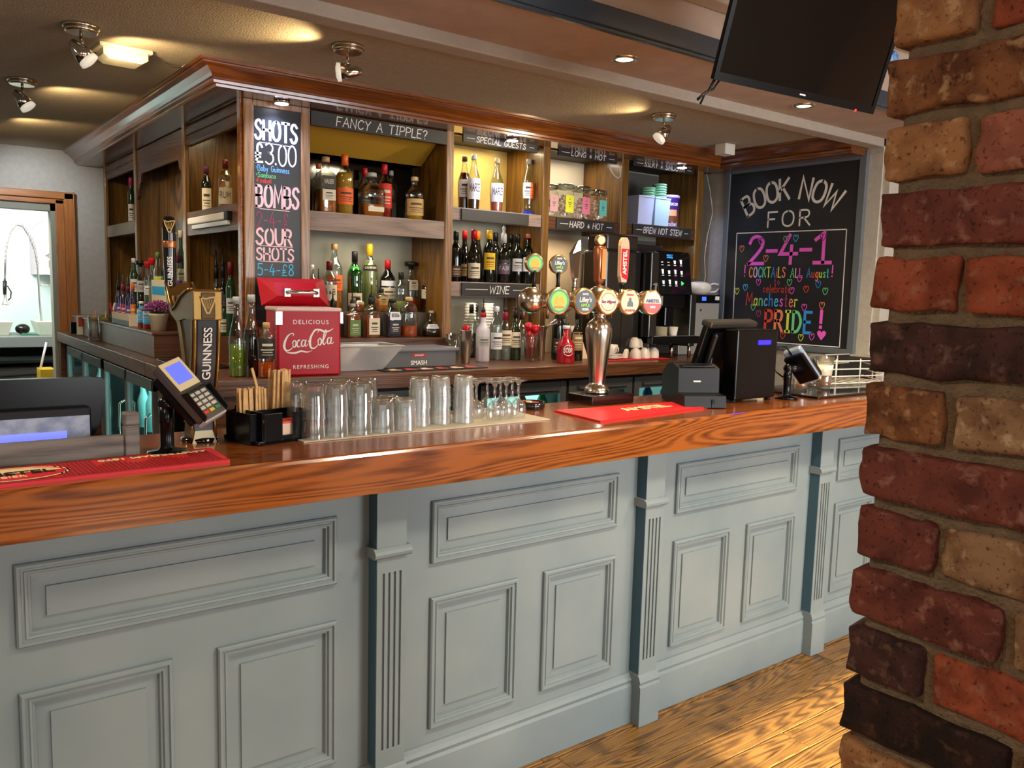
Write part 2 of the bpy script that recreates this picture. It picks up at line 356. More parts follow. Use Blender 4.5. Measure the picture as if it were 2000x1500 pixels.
m_mirror = mat('bar_mirror', '423f3a', .06, metal=1)
m_black = mat('black_plastic', '08080a', .22, spec=.3)
m_blackm = mat('matt_black_plastic', '0f0f10', .45, spec=.3)
m_chrome = mat('polished_chrome', 'd8d4cc', .12, metal=1)
m_pewter = mat('brushed_pewter', 'd6cdbd', .2, metal=1)
m_steel = mat('stainless_steel', 'b5b3ae', .3, metal=1)
m_grey = mat('grey_box', '5a5a5e', .6)
m_mortar = mat('lime_mortar', '8c765c', .95, bump=.8, scale=45, noise=.25)
m_iron = mat('dark_interior', '15110d', .7)

# ============================================================ STRUCTURE
CZ = 2.49
# floor: boards built one by one near the bar
fl = struct(MB().box(-4.5, 7, -3, 1.30, -.05, -.012).box(-4.5, 7, 1.30, 2.16, -.05, -.012).box(-4.5, 7, 2.16, 9.5, -.05, 0).build('floor', m_iron))
bw = .116; y = 2.165
k = 0
while y > -2.9:
    y0 = y-bw; near = y > .85
    cuts = [-1.2, random.uniform(1.3, 2.6), random.uniform(3.2, 4.6), 6.6] if near else [-4.4, 6.9]
    for a, b in zip(cuts, cuts[1:]):
        dz = random.uniform(-.0015, .0015)
        MB().bbox(a+.001, b-.001, y0+.0025, y-.0025, -.012, 0+dz, .003).build('floorboard', m_floor, fl)
    y = y0; k += 1
# back-bar ceiling
struct(MB().box(-4.5, 7, 2.62, 9.5, CZ+.01, CZ+.12).build('ceiling', m_ceil), 'stippled beige plaster ceiling above the bar')
sof = struct(MB().box(-4.5, 7, 2.175, 2.66, CZ, CZ+.28).build('ceiling_soffit', m_ceil2), 'smooth dropped soffit with round downlights')
struct(MB().box(-4.5, 7, -3, 2.19, 2.72, 2.8).build('ceiling_front', m_ceil2))
# beam / moulding at the edge between soffit and stippled ceiling
bm_ = MB().bbox(-4.5, 7, 2.575, 2.665, CZ-.045, CZ+.02, .006)
struct(bm_.build('trim_1', m_beam), 'painted square moulding along the ceiling step')
struct(MB().bbox(-4.5, 7, 2.15, 2.176, CZ-.004, CZ+.066, .004).bbox(-4.5, 7, 2.158, 2.176, CZ-.016, CZ-.004, .002).build('trim_2', m_blue), 'dark blue glossy painted board along the soffit edge')
struct(MB().bbox(-4.5, 7, 2.09, 2.175, CZ+.17, CZ+.232, .01).build('trim_3', m_beam))
# walls
lw = MB().box(-4.5, -.35, 6.8, 6.92, 0, 2.6).box(1.0, 1.34, 6.8, 6.92, 0, 2.6).box(-.35, 1.0, 6.8, 6.92, 2.12, 2.6)
struct(lw.build('wall_back', m_wall), 'grey plaster wall around the kitchen doorway')
rw = struct(MB().box(4.49, 4.6, 2.575, 4.3, 0, 2.6).build('wall_right', m_wall), 'grey plaster wall carrying the framed chalkboard')
struct(MB().box(4.505, 4.60, 2.535, 2.60, 1.30, 2.52).box(4.44, 4.62, 2.50, 2.66, 0, 1.28).build('trim_4', m_wall))
struct(MB().box(1.62, 4.6, 4.22, 4.3, 0, 2.6).build('wall_behind_cabinet', m_wall))
struct(MB().box(6.9, 7.0, -3, 9.5, 0, 2.8).build('wall_far_right', m_wall_pink))
struct(MB().box(4.6, 7, 3.35, 3.45, 0, 2.8).build('wall_side_room', m_wall_pink), 'pale pink plaster wall seen beyond the brick pillar')
struct(MB().box(-4.6, -4.5, -3, 9.5, 0, 2.8).build('wall_left', m_wall))
# street wall with three window openings
sw = MB().box(-4.5, 7, -3.0, -2.85, 0, .75).box(-4.5, 7, -3.0, -2.85, 2.35, 2.8)
xs = [-4.5, -2.6, -.4, .9, 2.3, 2.75, 4.5, 7]
for a, b in zip(xs[::2], xs[1::2]): sw.box(a, b, -3.0, -2.85, .75, 2.35)
struct(sw.build('wall_front', m_wall))
for i, (a, b) in enumerate(WIN):
    w = struct(MB().box(a, b, -2.98, -2.9, .75, .81).box(a, b, -2.98, -2.9, 2.29, 2.35).box(a, a+.05, -2.98, -2.9, .81, 2.29).box(b-.05, b, -2.98, -2.9, .81, 2.29).build('window_%d' % (i+1), m_beam))

# kitchen behind the doorway
m_tile = mat('kitchen_wall_pale', 'cfe2dc', .4)
m_kwall = mat('kitchen_side_wall', 'd9cfd2', .5)
struct(MB().box(-1.5, 1.6, 8.6, 8.7, 0, 2.7).build('wall_kitchen', m_tile), 'pale mint kitchen wall behind the sink')
struct(MB().box(1.22, 1.32, 6.92, 8.6, 0, 2.7).build('wall_kitchen_side', m_kwall))
d1 = struct(thing('door_1', 'varnished wooden frame around the open kitchen doorway', 'door frame', (1.05, 6.78, 0)))
del d1['category']
df = MB()
for (a, b, t) in ((.985, 1.04, .02), (1.04, 1.10, .035)): df.bbox(a, b, 6.8-t, 6.8, 0, 2.2 if a > 1 else 2.15, .004)
df.bbox(1.098, 1.106, 6.76, 6.8, 0, 2.21, .002)
df.build('door_post', m_door, d1)
dh = MB()
for (a, b, t) in ((2.12, 2.155, .02), (2.155, 2.205, .035)): dh.bbox(-.4, 1.1, 6.8-t, 6.8, a, b, .004)
dh.build('door_head', m_doorx, d1)
MB().box(.955, .985, 6.8, 6.92, 0, 2.12).box(-.35, .985, 6.8, 6.92, 2.07, 2.12).build('door_lining', mat('lining_paint', '8f8d7c', .6), d1)

# ============================================================ BRICK PILLAR
m_brick = {}
def brick_mat(key, c1, c2, c3):
    m, nt, b = nodes('brick_'+key); N = nt.nodes; L = nt.links
    tc = N.new('ShaderNodeTexCoord'); oi = N.new('ShaderNodeObjectInfo')
    ad = N.new('ShaderNodeVectorMath'); ad.operation = 'ADD'; cb = N.new('ShaderNodeCombineXYZ')
    ml = N.new('ShaderNodeMath'); ml.operation = 'MULTIPLY'; ml.inputs[1].default_value = 37; L.new(oi.outputs['Random'], ml.inputs[0])
    for k in range(3): L.new(ml.outputs[0], cb.inputs[k])
    L.new(tc.outputs['Object'], ad.inputs[0]); L.new(cb.outputs[0], ad.inputs[1])
    def nz(s, d, dist=0):
        n = N.new('ShaderNodeTexNoise'); n.inputs['Scale'].default_value = s; n.inputs['Detail'].default_value = d; n.inputs['Distortion'].default_value = dist
        L.new(ad.outputs[0], n.inputs['Vector']); return n
    a = nz(22, 6, .4); rp = N.new('ShaderNodeValToRGB'); e = rp.color_ramp.elements
    e[0].position = .36; e[0].color = lin(c2); e[1].position = .6; e[1].color = lin(c1)
    L.new(a.outputs['Fac'], rp.inputs['Fac'])
    p = nz(48, 8, .25); r2 = N.new('ShaderNodeValToRGB'); r2.color_ramp.elements[0].position = .56; r2.color_ramp.elements[1].position = .7
    L.new(p.outputs['Fac'], r2.inputs['Fac'])
    mx = N.new('ShaderNodeMix'); mx.data_type = 'RGBA'; L.new(rp.outputs[0], mx.inputs['A']); mx.inputs['B'].default_value = lin(c3)
    h = N.new('ShaderNodeMath'); h.operation = 'MULTIPLY'; h.inputs[1].default_value = .75; L.new(r2.outputs[0], h.inputs[0]); L.new(h.outputs[0], mx.inputs['Factor'])
    vo = nz(170, 3, .2); r3 = N.new('ShaderNodeValToRGB'); r3.color_ramp.elements[0].position = .3; r3.color_ramp.elements[0].color = (.25, .2, .2, 1); r3.color_ramp.elements[1].position = .42
    L.new(vo.outputs['Fac'], r3.inputs['Fac'])
    m2 = N.new('ShaderNodeMix'); m2.data_type = 'RGBA'; m2.blend_type = 'MULTIPLY'; m2.inputs['Factor'].default_value = .8
    L.new(mx.outputs['Result'], m2.inputs['A']); L.new(r3.outputs[0], m2.inputs['B']); L.new(m2.outputs['Result'], b.inputs['Base Color'])
    b.inputs['Roughness'].default_value = .85; b.inputs['Specular IOR Level'].default_value = .3
    bp = N.new('ShaderNodeBump'); bp.inputs['Strength'].default_value = .8; bp.inputs['Distance'].default_value = .006
    L.new(p.outputs['Fac'], bp.inputs['Height']); L.new(bp.outputs[0], b.inputs['Normal']); m_brick[key] = m
brick_mat('tan', 'ac7c52', '7e5436', 'cdab80'); brick_mat('mottled', '8e5e3c', '5e3824', 'c29c72')
brick_mat('orange', 'a5553a', '7c3c28', 'a0725c'); brick_mat('pink', 'aa6a54', '8e5444', 'c08e78')
brick_mat('maroon', '7a4238', '5a2f28', 'a07262'); brick_mat('purple', '523430', '33211e', '806054')
brick_mat('pale', '9c7c5c', '74503a', 'cbb08c'); brick_mat('black', '33201b', '1d1412', '5a3d31')
pil = thing('brick_pillar', 'rough reclaimed red brick pillar in the right foreground', 'pillar', (1.25, .35, 0))
MB().bbox(1.029, 1.49, .139, .571, 0, 2.72, .01).build('mortar', m_mortar, pil)
from mathutils import noise as mnoise
def brick(x0, x1, y0, y1, z0, z1, m, seed, faces=7):
    bm = bmesh.new(); bmesh.ops.create_cube(bm, size=1)
    for v in bm.verts: v.co = Vector(((x0+x1)/2+v.co.x*(x1-x0), (y0+y1)/2+v.co.y*(y1-y0), (z0+z1)/2+v.co.z*(z1-z0)))
    bmesh.ops.bevel(bm, geom=bm.edges[:], offset=.007, segments=2, affect='EDGES', profile=.6)
    bmesh.ops.subdivide_edges(bm, edges=[e for e in bm.edges if e.calc_length() > .03], cuts=faces, use_grid_fill=True)
    for v in bm.verts:
        q = v.co*28+Vector((seed*3.1, seed*1.7, seed)); q2 = v.co*75+Vector((seed, 0, 0))
        v.co += mnoise.noise_vector(q)*.006+mnoise.noise_vector(q2)*.0022
    o = MB().frombm(bm, smooth=True).build('brick', m, pil); return o
rows = {22: ('tan', 'orange'), 21: ('mottled',), 20: ('tan', 'pink'), 19: ('maroon',), 18: ('orange', 'orange'), 17: ('purple',), 16: ('mottled', 'pale'),
        15: ('maroon',), 14: ('maroon', 'pale'), 13: ('maroon', 'pale'), 12: ('purple', 'orange'), 11: ('black',), 10: ('tan', 'maroon')}
keys = ['tan', 'orange', 'maroon', 'pink', 'purple', 'mottled', 'pale']
pitch = .0812; base = 1.902+.006-23*pitch+pitch*1
for i in range(-1, 33):
    z1 = 1.897+(i-21)*pitch-.001; z0 = z1-.066
    if z0 < .003: z0 = .003
    if z1 > 2.70 or z1 < .03: continue
    rr = rows.get(i+0, (keys[(i*3) % 7], keys[(i*5+2) % 7])) if True else None
    vis = 9 <= i <= 23
    fc = 5 if vis else 0
    j = random.uniform(-.004, .004)
    header = (i % 2 == 0)
    if header:     # short header at the far corner then a stretcher on the face towards the bar gap
        brick(1.017+j, 1.235, .482, .584+j, z0, z1, m_brick[rr[0]], i, fc)
        brick(1.019-j, 1.13, .247, .470, z0, z1, m_brick[rr[-1]], i+40, fc)
        brick(1.019, 1.235, .13, .235, z0, z1, m_brick[keys[i % 7]], i+80, 0)
        brick(1.247, 1.47, .482, .58, z0, z1, m_brick[keys[(i+2) % 7]], i+90, 0)
        brick(1.39, 1.50, .13, .47, z0, z1, m_brick[keys[(i+3) % 7]], i+95, 0)
    else:
        if len(rr) == 1: brick(1.015+j, 1.12, .372, .584+j, z0, z1, m_brick[rr[0]], i, fc+1 if vis else 0)
        else: brick(1.015+j, 1.12, .372+.025, .584+j, z0, z1, m_brick[rr[0]], i, fc+1 if vis else 0)
        brick(1.019, 1.12, .13, .360 if len(rr) == 1 else .384, z0, z1, m_brick[rr[-1] if len(rr) > 1 else keys[(i+1) % 7]], i+50, fc)
        brick(1.132, 1.35, .482, .58, z0, z1, m_brick[keys[(i+4) % 7]], i+60, 0)
        brick(1.362, 1.49, .13, .58, z0, z1, m_brick[keys[(i+5) % 7]], i+70, 0)
        brick(1.132, 1.35, .13, .23, z0, z1, m_brick[keys[(i+6) % 7]], i+75, 0)

# ============================================================ BAR FRONT AND COUNTER
bar = thing('panelled_bar', 'pale blue-green panelled bar front with fluted pilasters under the wooden counter', 'bar', (2, 2.15, 0))
XL, XR = -1.4, 4.47
MB().box(XL, XR, 2.103, 2.16, 0, 1.047).build('carcass', m_teal, bar)
prof = [(0, -.001), (0, .010), (.004, .014), (.010, .014), (.013, .008), (.017, .008), (.019, .011), (.024, .010), (.027, .003), (.031, .003), (.034, -.008), (.062, -.006), (.0625, .0), (.063, .0)]
fr_x = []
pils = [-1.095, -.01, 1.074, 2.155, 3.24, 4.30]
for i, px in enumerate(pils[:-1]):
    a, b = px+.205, px+.98
    # stiles and rails of this bay
    f = MB(); Yf, Yb = 2.089, 2.105
    x0, x1 = px, pils[i+1]
    f.box(x0, a, Yf, Yb, 0, 1.047).box(b, x1, Yf, Yb, 0, 1.047)
    f.box(a, b, Yf, Yb, .962, 1.047).box(a, b, Yf, Yb, .66, .768).box(a, b, Yf, Yb, 0, .238).box(a+.333, a+.443, Yf, Yb, .238, .66)
    f.build('face_frame', m_teal, bar)
    for (u0, u1, w0, w1) in ((a, b, .768, .962), (a, a+.333, .238, .66), (a+.443, b, .238, .66)):
        MB().ring(u0, u1, w0, w1, Yf, prof).build('panel', m_teal, bar)
    if b > 0: pass
for px in pils:
    p = MB(); x0, x1 = px, px+.095
    p.box(x0, x1, 2.041, 2.089, .86, 1.047)
    # fluted shaft: ribs and recessed flutes
    n = 4; w = (x1-x0); g0 = x0+.016; gw = (w-.032)/(2*n-1)
    p.box(x0, x1, 2.046, 2.089, .0, .83)
    p.box(x0, g0, 2.040, 2.046, .18, .83).box(x1-.016, x1, 2.040, 2.046, .18, .83)
    for q in range(n-1): p.box(g0+gw*(2*q+1), g0+gw*(2*q+2), 2.040, 2.046, .25, .785)
    p.box(g0, x1-.016, 2.040, 2.046, .18, .25).box(g0, x1-.016, 2.040, 2.046, .785, .83)
    po = p.build('pilaster', m_teal, bar)
    MB().prism([(2.089, .83), (2.036, .83), (2.028, .836), (2.026, .845), (2.03, .853), (2.038, .860), (2.089, .860)], 'x', x0-.012, x1+.012).build('capital_moulding', m_teal, po)
    MB().prism([(2.089, 0), (2.024, 0), (2.024, .15), (2.03, .158), (2.026, .17), (2.034, .19), (2.04, .195), (2.089, .195)], 'x', x0-.004, x1+.004).build('plinth_block', m_teal, po)
    MB().box(x0-.0015, x0-.0002, 2.0415, 2.089, .2, .83).box(x0-.0015, x0-.0002, 2.0415, 2.089, .861, 1.046).build('shaded_return', m_tealshade, po, label='pilaster side with its shade put in as darker blue')
for a, b in zip(pils, pils[1:]+[XR]):
    MB().prism([(2.105, 0), (2.068, 0), (2.068, .145), (2.073, .155), (2.069, .168), (2.078, .178), (2.082, .192), (2.105, .194)], 'x', a+.099, b-.004).build('skirting', m_teal, bar)
# counter top
ct = thing('bar_worktop', 'thick glossy orange-brown wooden bar counter with strong grain', 'counter', (2, 2.2, 1.1))
pts = [(1.946, 1.048), (2.48, 1.048), (2.48, 1.163), (1.952, 1.163), (1.944, 1.160), (1.940, 1.153), (1.939, 1.06), (1.942, 1.05)]
MB().prism(pts, 'x', XL, XR).build('slab', m_top, ct)
MB().box(XL, XR, 2.43, 2.48, .0, 1.045).build('back_board', m_iron, ct)
# raised service floor behind the bar
struct(MB().box(-1.4, 4.49, 2.485, 6.8, 0, .22).build('floor_behind_bar', m_iron))

# ============================================================ BACK-BAR CABINET
YF = 3.75; YB = 4.10; ZT = 2.42
cab = thing('back_bar_cabinet', 'large dark oak back-bar cabinet with shelves under a deep cornice', 'cabinet', (2.8, 3.9, 1.21))
# ---- front run carcass
b = MB(); b.box(1.60, 4.36, YB, YB+.02, 1.21, ZT); b.build('back_panel', m_panelgrey, cab)
MB().box(1.602, 2.353, YB-.006, YB, 1.95, 2.25).build('mirror', m_mirror, cab)
MB().box(1.602, 2.353, YB-.10, YB, 2.25, 2.27).prism([(YF+.03, 2.40), (YF+.03, 2.395), (YB-.1, 2.25), (YB, 2.25), (YB, 2.40)], 'x', 1.602, 2.353).build('light_canopy', mat('canopy_ochre_wood', 'b58a2c', .4), cab)
MB().box(2.397, 2.998, YB-.006, YB, 2.02, 2.42).build('back_lining', mat('lining_ochre', 'c7aa5e', .7, noise=.15, scale=5), cab)
MB().box(3.05, 3.61, YB-.006, YB, 2.02, 2.42).build('back_lining', mat('lining_stone', 'cdbfa3', .8), cab)
MB().box(3.05, 3.61, YB-.006, YB, 1.21, 1.955).build('back_lining', m_panelbeige, cab)
# uprights: thick gables with lighter face posts
for (x0, x1) in ((1.57, 1.603), (2.353, 2.397), (2.998, 3.048), (3.61, 3.668), (4.30, 4.36)):
    zb_ = {3.61: 1.953, 4.30: 1.70}.get(x0, 1.211)
    MB().bbox(x0+.004, x1-.004, YF+.012, YB, zb_, ZT, .001).build('upright', m_oakz, cab)
    MB().bbox(x0, x1, YF-.008, YF+.014, zb_, ZT, .004).build('face_post', m_post if x0 < 2.9 else m_oakz, cab)
# shelves
def shelf(x0, x1, z1, z0, lipmat, sign=None):
    s = MB().bbox(x0, x1, YF+.02, YB, z1-.028, z1, .002).build('shelf', m_oakz if False else m_dark, cab)
    l = MB().bbox(x0, x1, YF, YF+.024, z0, z1+.002, .003).build('shelf_lip', lipmat, s)
    return s
shelf(1.603, 2.353, 1.942, 1.852, m_lip)
shelf(2.397, 2.998, 2.022, 1.956, m_lip)
shelf(2.397, 2.998, 1.632, 1.555, m_lip)
shelf(3.048, 3.61, 2.022, 1.953, m_dark)
shelf(3.668, 4.30, 2.028, 1.955, m_dark)
# stepped plinth for the spirits
MB().box(1.31, 2.38, YF-.01, YB, 1.212, 1.333).box(1.31, 2.38, YF-.02, YB, 1.325, 1.337).build('plinth', m_dark, cab)
MB().box(1.61, 2.35, 3.905, YB, 1.338, 1.462).build('bottle_step', mat('step_grey_wood', '6b5f50', .6), cab)
# head rail
MB().box(1.57, 4.36, YF+.03, YF+.05, 2.40, 2.46).build('head_rail', m_dark, cab)
# ---- left run (faces -X)
XF = 1.285
MB().box(1.60, 1.62, YB, 6.75, 1.21, ZT).build('back_panel', m_oakz, cab)
for q in (6.66, 5.70, 4.63): MB().box(XF+.005, 1.62, q, q+.02, 1.21, ZT).build('upright', m_oakz, cab)
for (a, c) in ((3.75, 3.79), (4.61, 4.66), (5.69, 5.74), (6.60, 6.66)):
    MB().bbox(XF-.006, XF+.016, a, c, 1.34 if a < 6 else 1.21, ZT, .003).build('face_post', m_oakz if a > 3.8 else m_cross, cab)
def lshelf(y0, y1, z1, z0, m):
    s = MB().box(XF+.02, 1.60, y0, y1, z1-.03, z1).build('shelf', m_darky, cab)
    MB().bbox(XF, XF+.024, y0, y1, z0, z1+.002, .002).build('shelf_lip', m, s)
lshelf(3.79, 4.61, 1.955, 1.835, m_lipd); lshelf(5.74, 6.60, 1.972, 1.895, mat('lip_grey_paint', '8d8273', .5))
MB().box(1.42, 1.60, 4.66, 5.69, 1.34, ZT).build('centre_panel', wood('figured_oak', '4a2c0c', 'a06f28', 'z', .3, stretch=11, al=1.2, rk=70, coat=.3, fig=.9), cab)
for (a, c) in ((3.79, 4.61), (5.74, 6.60)):
    MB().prism([(XF+.01, 2.30), (XF+.0, 2.31), (XF, 2.33), (XF+.008, 2.335), (XF+.008, 2.35), (XF, 2.355), (XF, 2.385), (XF+.01, 2.39), (XF+.012, ZT), (XF+.03, ZT), (XF+.03, 2.30)], 'y', a, c).build('frieze_moulding', m_darky, cab)
# fretwork arch of the middle bay
out = [(4.66, 2.40), (5.69, 2.40), (5.69, 2.10), (5.665, 2.12), (5.66, 2.155), (5.64, 2.16), (5.63, 2.19), (5.60, 2.20), (5.59, 2.235), (5.57, 2.25), (4.78, 2.25), (4.76, 2.235), (4.75, 2.20), (4.72, 2.19), (4.71, 2.16), (4.69, 2.155), (4.685, 2.12), (4.66, 2.10)]
MB().prism(out, 'x', XF+.004, XF+.016).build('fretwork_arch', m_darky, cab)
MB().box(1.055, 1.60, 4.39, 6.66, 1.212, 1.326).bbox(1.045, 1.60, 4.38, 6.66, 1.324, 1.338, .003).build('plinth', m_dark, cab)
MB().box(1.30, 1.60, 3.76, 4.39, 1.212, 1.333).build('plinth', m_dark, cab)
# ---- cornice: front, left and along the right wall
crn = thing('cornice', 'deep polished mahogany cornice running round the top of the back bar', 'cornice', (2.8, 3.5, 2.45))
P = [(0.0, 2.405), (-.155, 2.405), (-.157, 2.415), (-.170, 2.417), (-.172, 2.428), (-.168, 2.434), (-.178, 2.440), (-.186, 2.452), (-.206, 2.472), (-.226, 2.481), (-.228, 2.486), (-.236, 2.488), (-.240, 2.50), (0, 2.50)]
def corn(pts3, name, m):
    """pts3: list of (profile->xyz) end functions"""
    vs = []; n = len(P)
    for F in pts3: vs += [F(d, z) for d, z in P]
    fs = [(i, (i+1) % n, n+(i+1) % n, n+i) for i in range(n)]+[list(range(n))[::-1], [n+i for i in range(n)]]
    return MB().add(vs, fs).build(name, m, crn)
XRW = 4.49
corn([lambda d, z: (XF+d, YF+d, z), lambda d, z: (XRW+d, YF+d, z)], 'front_moulding', m_cross)
corn([lambda d, z: (XF+d, YF+d, z), lambda d, z: (XF+d, 6.79, z)], 'left_moulding', m_crossy)
corn([lambda d, z: (XRW+d, YF+d, z), lambda d, z: (XRW+d, 2.67, z)], 'right_moulding', m_crossy)
MB().box(XF-.02, 4.48, YF-.02, YB, 2.41, 2.44).box(XF-.02, 1.62, YB, 6.79, 2.41, 2.44).build('soffit_board', mat('soffit_dark_paint', '2a1c12', .6), crn)

# ---- panels behind: coffee bay dark
MB().box(3.672, 4.298, YB-.008, YB-.001, 1.21, 1.955).box(3.672, 4.298, YB-.008, YB-.001, 2.03, 2.4).build('back_lining', mat('lining_dark_grey', '5a5650', .8), cab)

# ============================================================ HAND-LETTERED SIGNS
def fplane(x, z, y=YF): return plane((x, y, z), (1, 0, 0), (0, 0, 1), (0, -1, 0))
def sign(x0, x1, z0, z1, text, th, label, th_y=.012, y=YF, inset=0, uw=.62, dash=True, slant=.12, xo=.5):
    t = thing('sign_board', label, 'sign', ((x0+x1)/2, y, z0), 'lettered strips on the shelf edges')
    MB().bbox(x0, x1, y-th_y, y-.0005, z0, z1, .0015).build('board', m_sign, t)
    mb = MB(); F = fplane(x0, z0, y-th_y); w = x1-x0; H = z1-z0; tw = w*uw; u0 = (w-tw)*xo
    if text:
        e = write(mb, text, F, u0, (H-th)/2, th, .0045, slant=slant, width=tw)
        if dash:
            ribbon(mb, [(.05*w, H*.5), (u0-.012, H*.5)], .003, F); ribbon(mb, [(u0+tw+.03, H*.5), (.95*w, H*.5)], .003, F)
        mb.build('lettering', m_white, t)
    return t
sign(1.606, 2.352, 2.333, 2.40, 'FANCY A TIPPLE?', .042, 'long dark sign lettered FANCY A TIPPLE? above the whisky shelf', dash=False, uw=.66)
sign(2.45, 2.945, 2.362, 2.408, 'SPECIAL GUESTS', .028, 'dark strip sign lettered SPECIAL GUESTS under the cornice', uw=.66)
sign(3.10, 3.56, 2.368, 2.412, 'LONG & HOT', .028, 'dark strip sign lettered LONG & HOT under the cornice', uw=.58)
sign(3.70, 4.25, 2.375, 2.415, 'SILKY & SMOOTH', .026, 'dark strip sign lettered SILKY & SMOOTH below the right cabinet light', uw=.66)
sign(3.105, 3.56, 1.955, 2.019, 'HARD & HOT', .034, 'dark strip sign lettered HARD & HOT below the marshmallow jars', uw=.58)
sign(3.72, 4.25, 1.958, 2.026, 'BREW NOT STEW', .036, 'dark strip sign lettered BREW NOT STEW above the coffee machine', uw=.66)
sign(2.46, 2.95, 1.560, 1.630, 'WINE', .040, 'dark strip sign lettered WINE below the wine bottles', uw=.27)
sign(2.45, 2.90, 1.958, 2.018, '', .03, 'blank dark strip on the shelf edge below the special guests bottles')

# shots chalkboard
sh = thing('menu_chalkboard', 'tall narrow chalkboard listing SHOTS £3.00, BOMBS and SOUR SHOTS on the corner post', 'chalkboard', (1.44, 3.74, 1.3))
y0 = 3.742
MB().bbox(1.305, 1.568, y0+.002, y0+.03, 1.34, 2.405, .002).build('backing', m_post, sh)
MB().bbox(1.323, 1.335, y0-.012, y0-.001, 1.36, 2.395, .003).bbox(1.556, 1.598, y0-.014, y0-.001, 1.36, 2.405, .003).bbox(1.29, 1.330, y0-.014, y0-.001, 1.36, 2.405, .003).bbox(1.331, 1.557, y0-.014, y0-.001, 2.378, 2.405, .003).build('frame', m_post, sh)
MB().box(1.331, 1.557, y0-.004, y0+.002, 1.40, 2.38).build('slate', m_slate, sh)
F = fplane(1.331, 1.40, y0-.004)
c_blue = mat('chalk_blue', '6fb4f0', .8); c_cyan = mat('chalk_cyan', '4fc3e8', .8); c_red = mat('chalk_red', 'd8402e', .8); c_green = mat('chalk_green', '6fd28a', .8)
c_pink = mat('chalk_pink', 'f05fd0', .8); c_orange = mat('chalk_orange', 'f0865a', .8); c_yel = mat('chalk_yellow', 'd7e24a', .8); c_dpink = mat('chalk_dull_rose', 'a83c62', .8); c_pale = mat('chalk_pale_pink', 'eec3ca', .8); c_dblue = mat('chalk_deep_blue', '2f8fe0', .8)
mb = MB()
write(mb, 'SHOTS', F, .012, .84, .082, .012, width=.195); ribbon(mb, [(.03, .825), (.17, .822)], .003, F)
write(mb, '3.00', F, .058, .732, .092, .007, width=.145, gap=.12); write(mb, '£', F, .010, .735, .084, .010, wscale=.7)
mb.build('lettering', m_white, sh, 'white chalk words SHOTS and £3.00')
mb = MB(); write(mb, 'BOMBS', F, .014, .543, .092, .012, width=.20); ribbon(mb, [(.03, .532), (.17, .53)], .003, F)
write(mb, 'SOUR', F, .014, .374, .07, .010, width=.165); ribbon(mb, [(.03, .367), (.185, .367)], .003, F)
write(mb, 'SHOTS', F, .014, .305, .053, .008, width=.175); ribbon(mb, [(.03, .298), (.185, .298)], .003, F)
mb.build('lettering', c_pale, sh, 'pale pink chalk words BOMBS and SOUR SHOTS')
for txt, c, u, v, h, w, wd in (('*Baby Guinness', c_blue, .014, .700, .026, .155, .003), ('*Sambuca', c_green, .014, .672, .022, .09, .0024), ('*Fireball', c_red, .014, .648, .02, .07, .0024),
                              ('2-4-£', c_dpink, .014, .45, .07, .15, .004), ('5-4-£8', c_cyan, .018, .235, .052, .17, .004)):
    mb = MB(); write(mb, txt, F, u, v, h, wd, width=w); mb.build('lettering', c, sh, 'small coloured chalk line')

# big framed chalkboard on the right wall
bd = thing('wall_chalkboard', 'large grey-framed chalkboard reading BOOK NOW FOR 2-4-1 cocktails on the right wall', 'chalkboard', (4.48, 3.1, 1.28))
Ya, Yb2, Za, Zb = 3.647, 2.655, 1.27, 2.432
m_bf = mat('board_frame_grey', '5f666b', .5); fw = .045
g = MB().bbox(4.462, 4.489, Yb2, Yb2+fw, Za, Zb, .004).bbox(4.462, 4.489, Ya-fw*.8, Ya, Za, Zb, .004).bbox(4.462, 4.489, Yb2+fw, Ya-fw*.8, Zb-.045, Zb, .004).bbox(4.462, 4.489, Yb2+fw, Ya-fw*.8, Za, Za+.035, .004)
g.build('frame', m_bf, bd)
MB().box(4.472, 4.489, Yb2+fw-.001, Ya-fw*.8+.001, Za+.034, Zb-.044).build('slate', m_slate, bd)
G = plane((4.472, Ya, Za), (0, -1, 0), (0, 0, 1), (-1, 0, 0))     # u to the right, v up; 0.99 x 1.16
def u_(Y_): return Ya-Y_
mb = MB()
cx_, cy_, rr_ = .495, .385, .545
txt = 'BOOK NOW'; adv = [GL[c][0]*.09+.032 for c in txt]; tot = sum(adv); ang0 = R(34.5); acc = 0
for ch, ad_ in zip(txt, adv):
    a = ang0-(acc+ad_/2)/tot*2*ang0; acc += ad_
    w, st = strokes(ch); hgt = .125
    ox = cx_+math.sin(-a)*rr_; oy = cy_+math.cos(a)*rr_
    for p in st:
        q = []
        for (x_, y_) in p:
            lx = (x_-w/2)*hgt*.9; ly = y_*hgt
            q.append((ox+lx*math.cos(a)-ly*math.sin(a), oy+lx*math.sin(a)+ly*math.cos(a)))
        ribbon(mb, q, .017, G)
write(mb, 'FOR', G, .345, .765, .092, .011, width=.30, gap=.35)
r_ = [(u_(3.538), .734), (u_(2.756), .728), (u_(2.748), .043), (u_(3.53), .04), (u_(3.538), .734)]
for p, q in zip(r_, r_[1:]): ribbon(mb, [p, q], .006, G)
mb.build('lettering', m_white, bd, 'white painted words BOOK NOW FOR and the thin white border')
mb = MB(); write(mb, '2-4-1', G, .21, .535, .175, .022, width=.58, gap=.1); write(mb, '!', G, .70+.06, .15, .10, .02)
write(mb, '!', G, .185, .455, .07, .008); write(mb, '!', G, .815, .455, .065, .008)
for q in range(5): ribbon(mb, [(.775-.026+q*.006, .118-abs(0)*.01), (.775+.026-q*.006, .118)], .0, G)
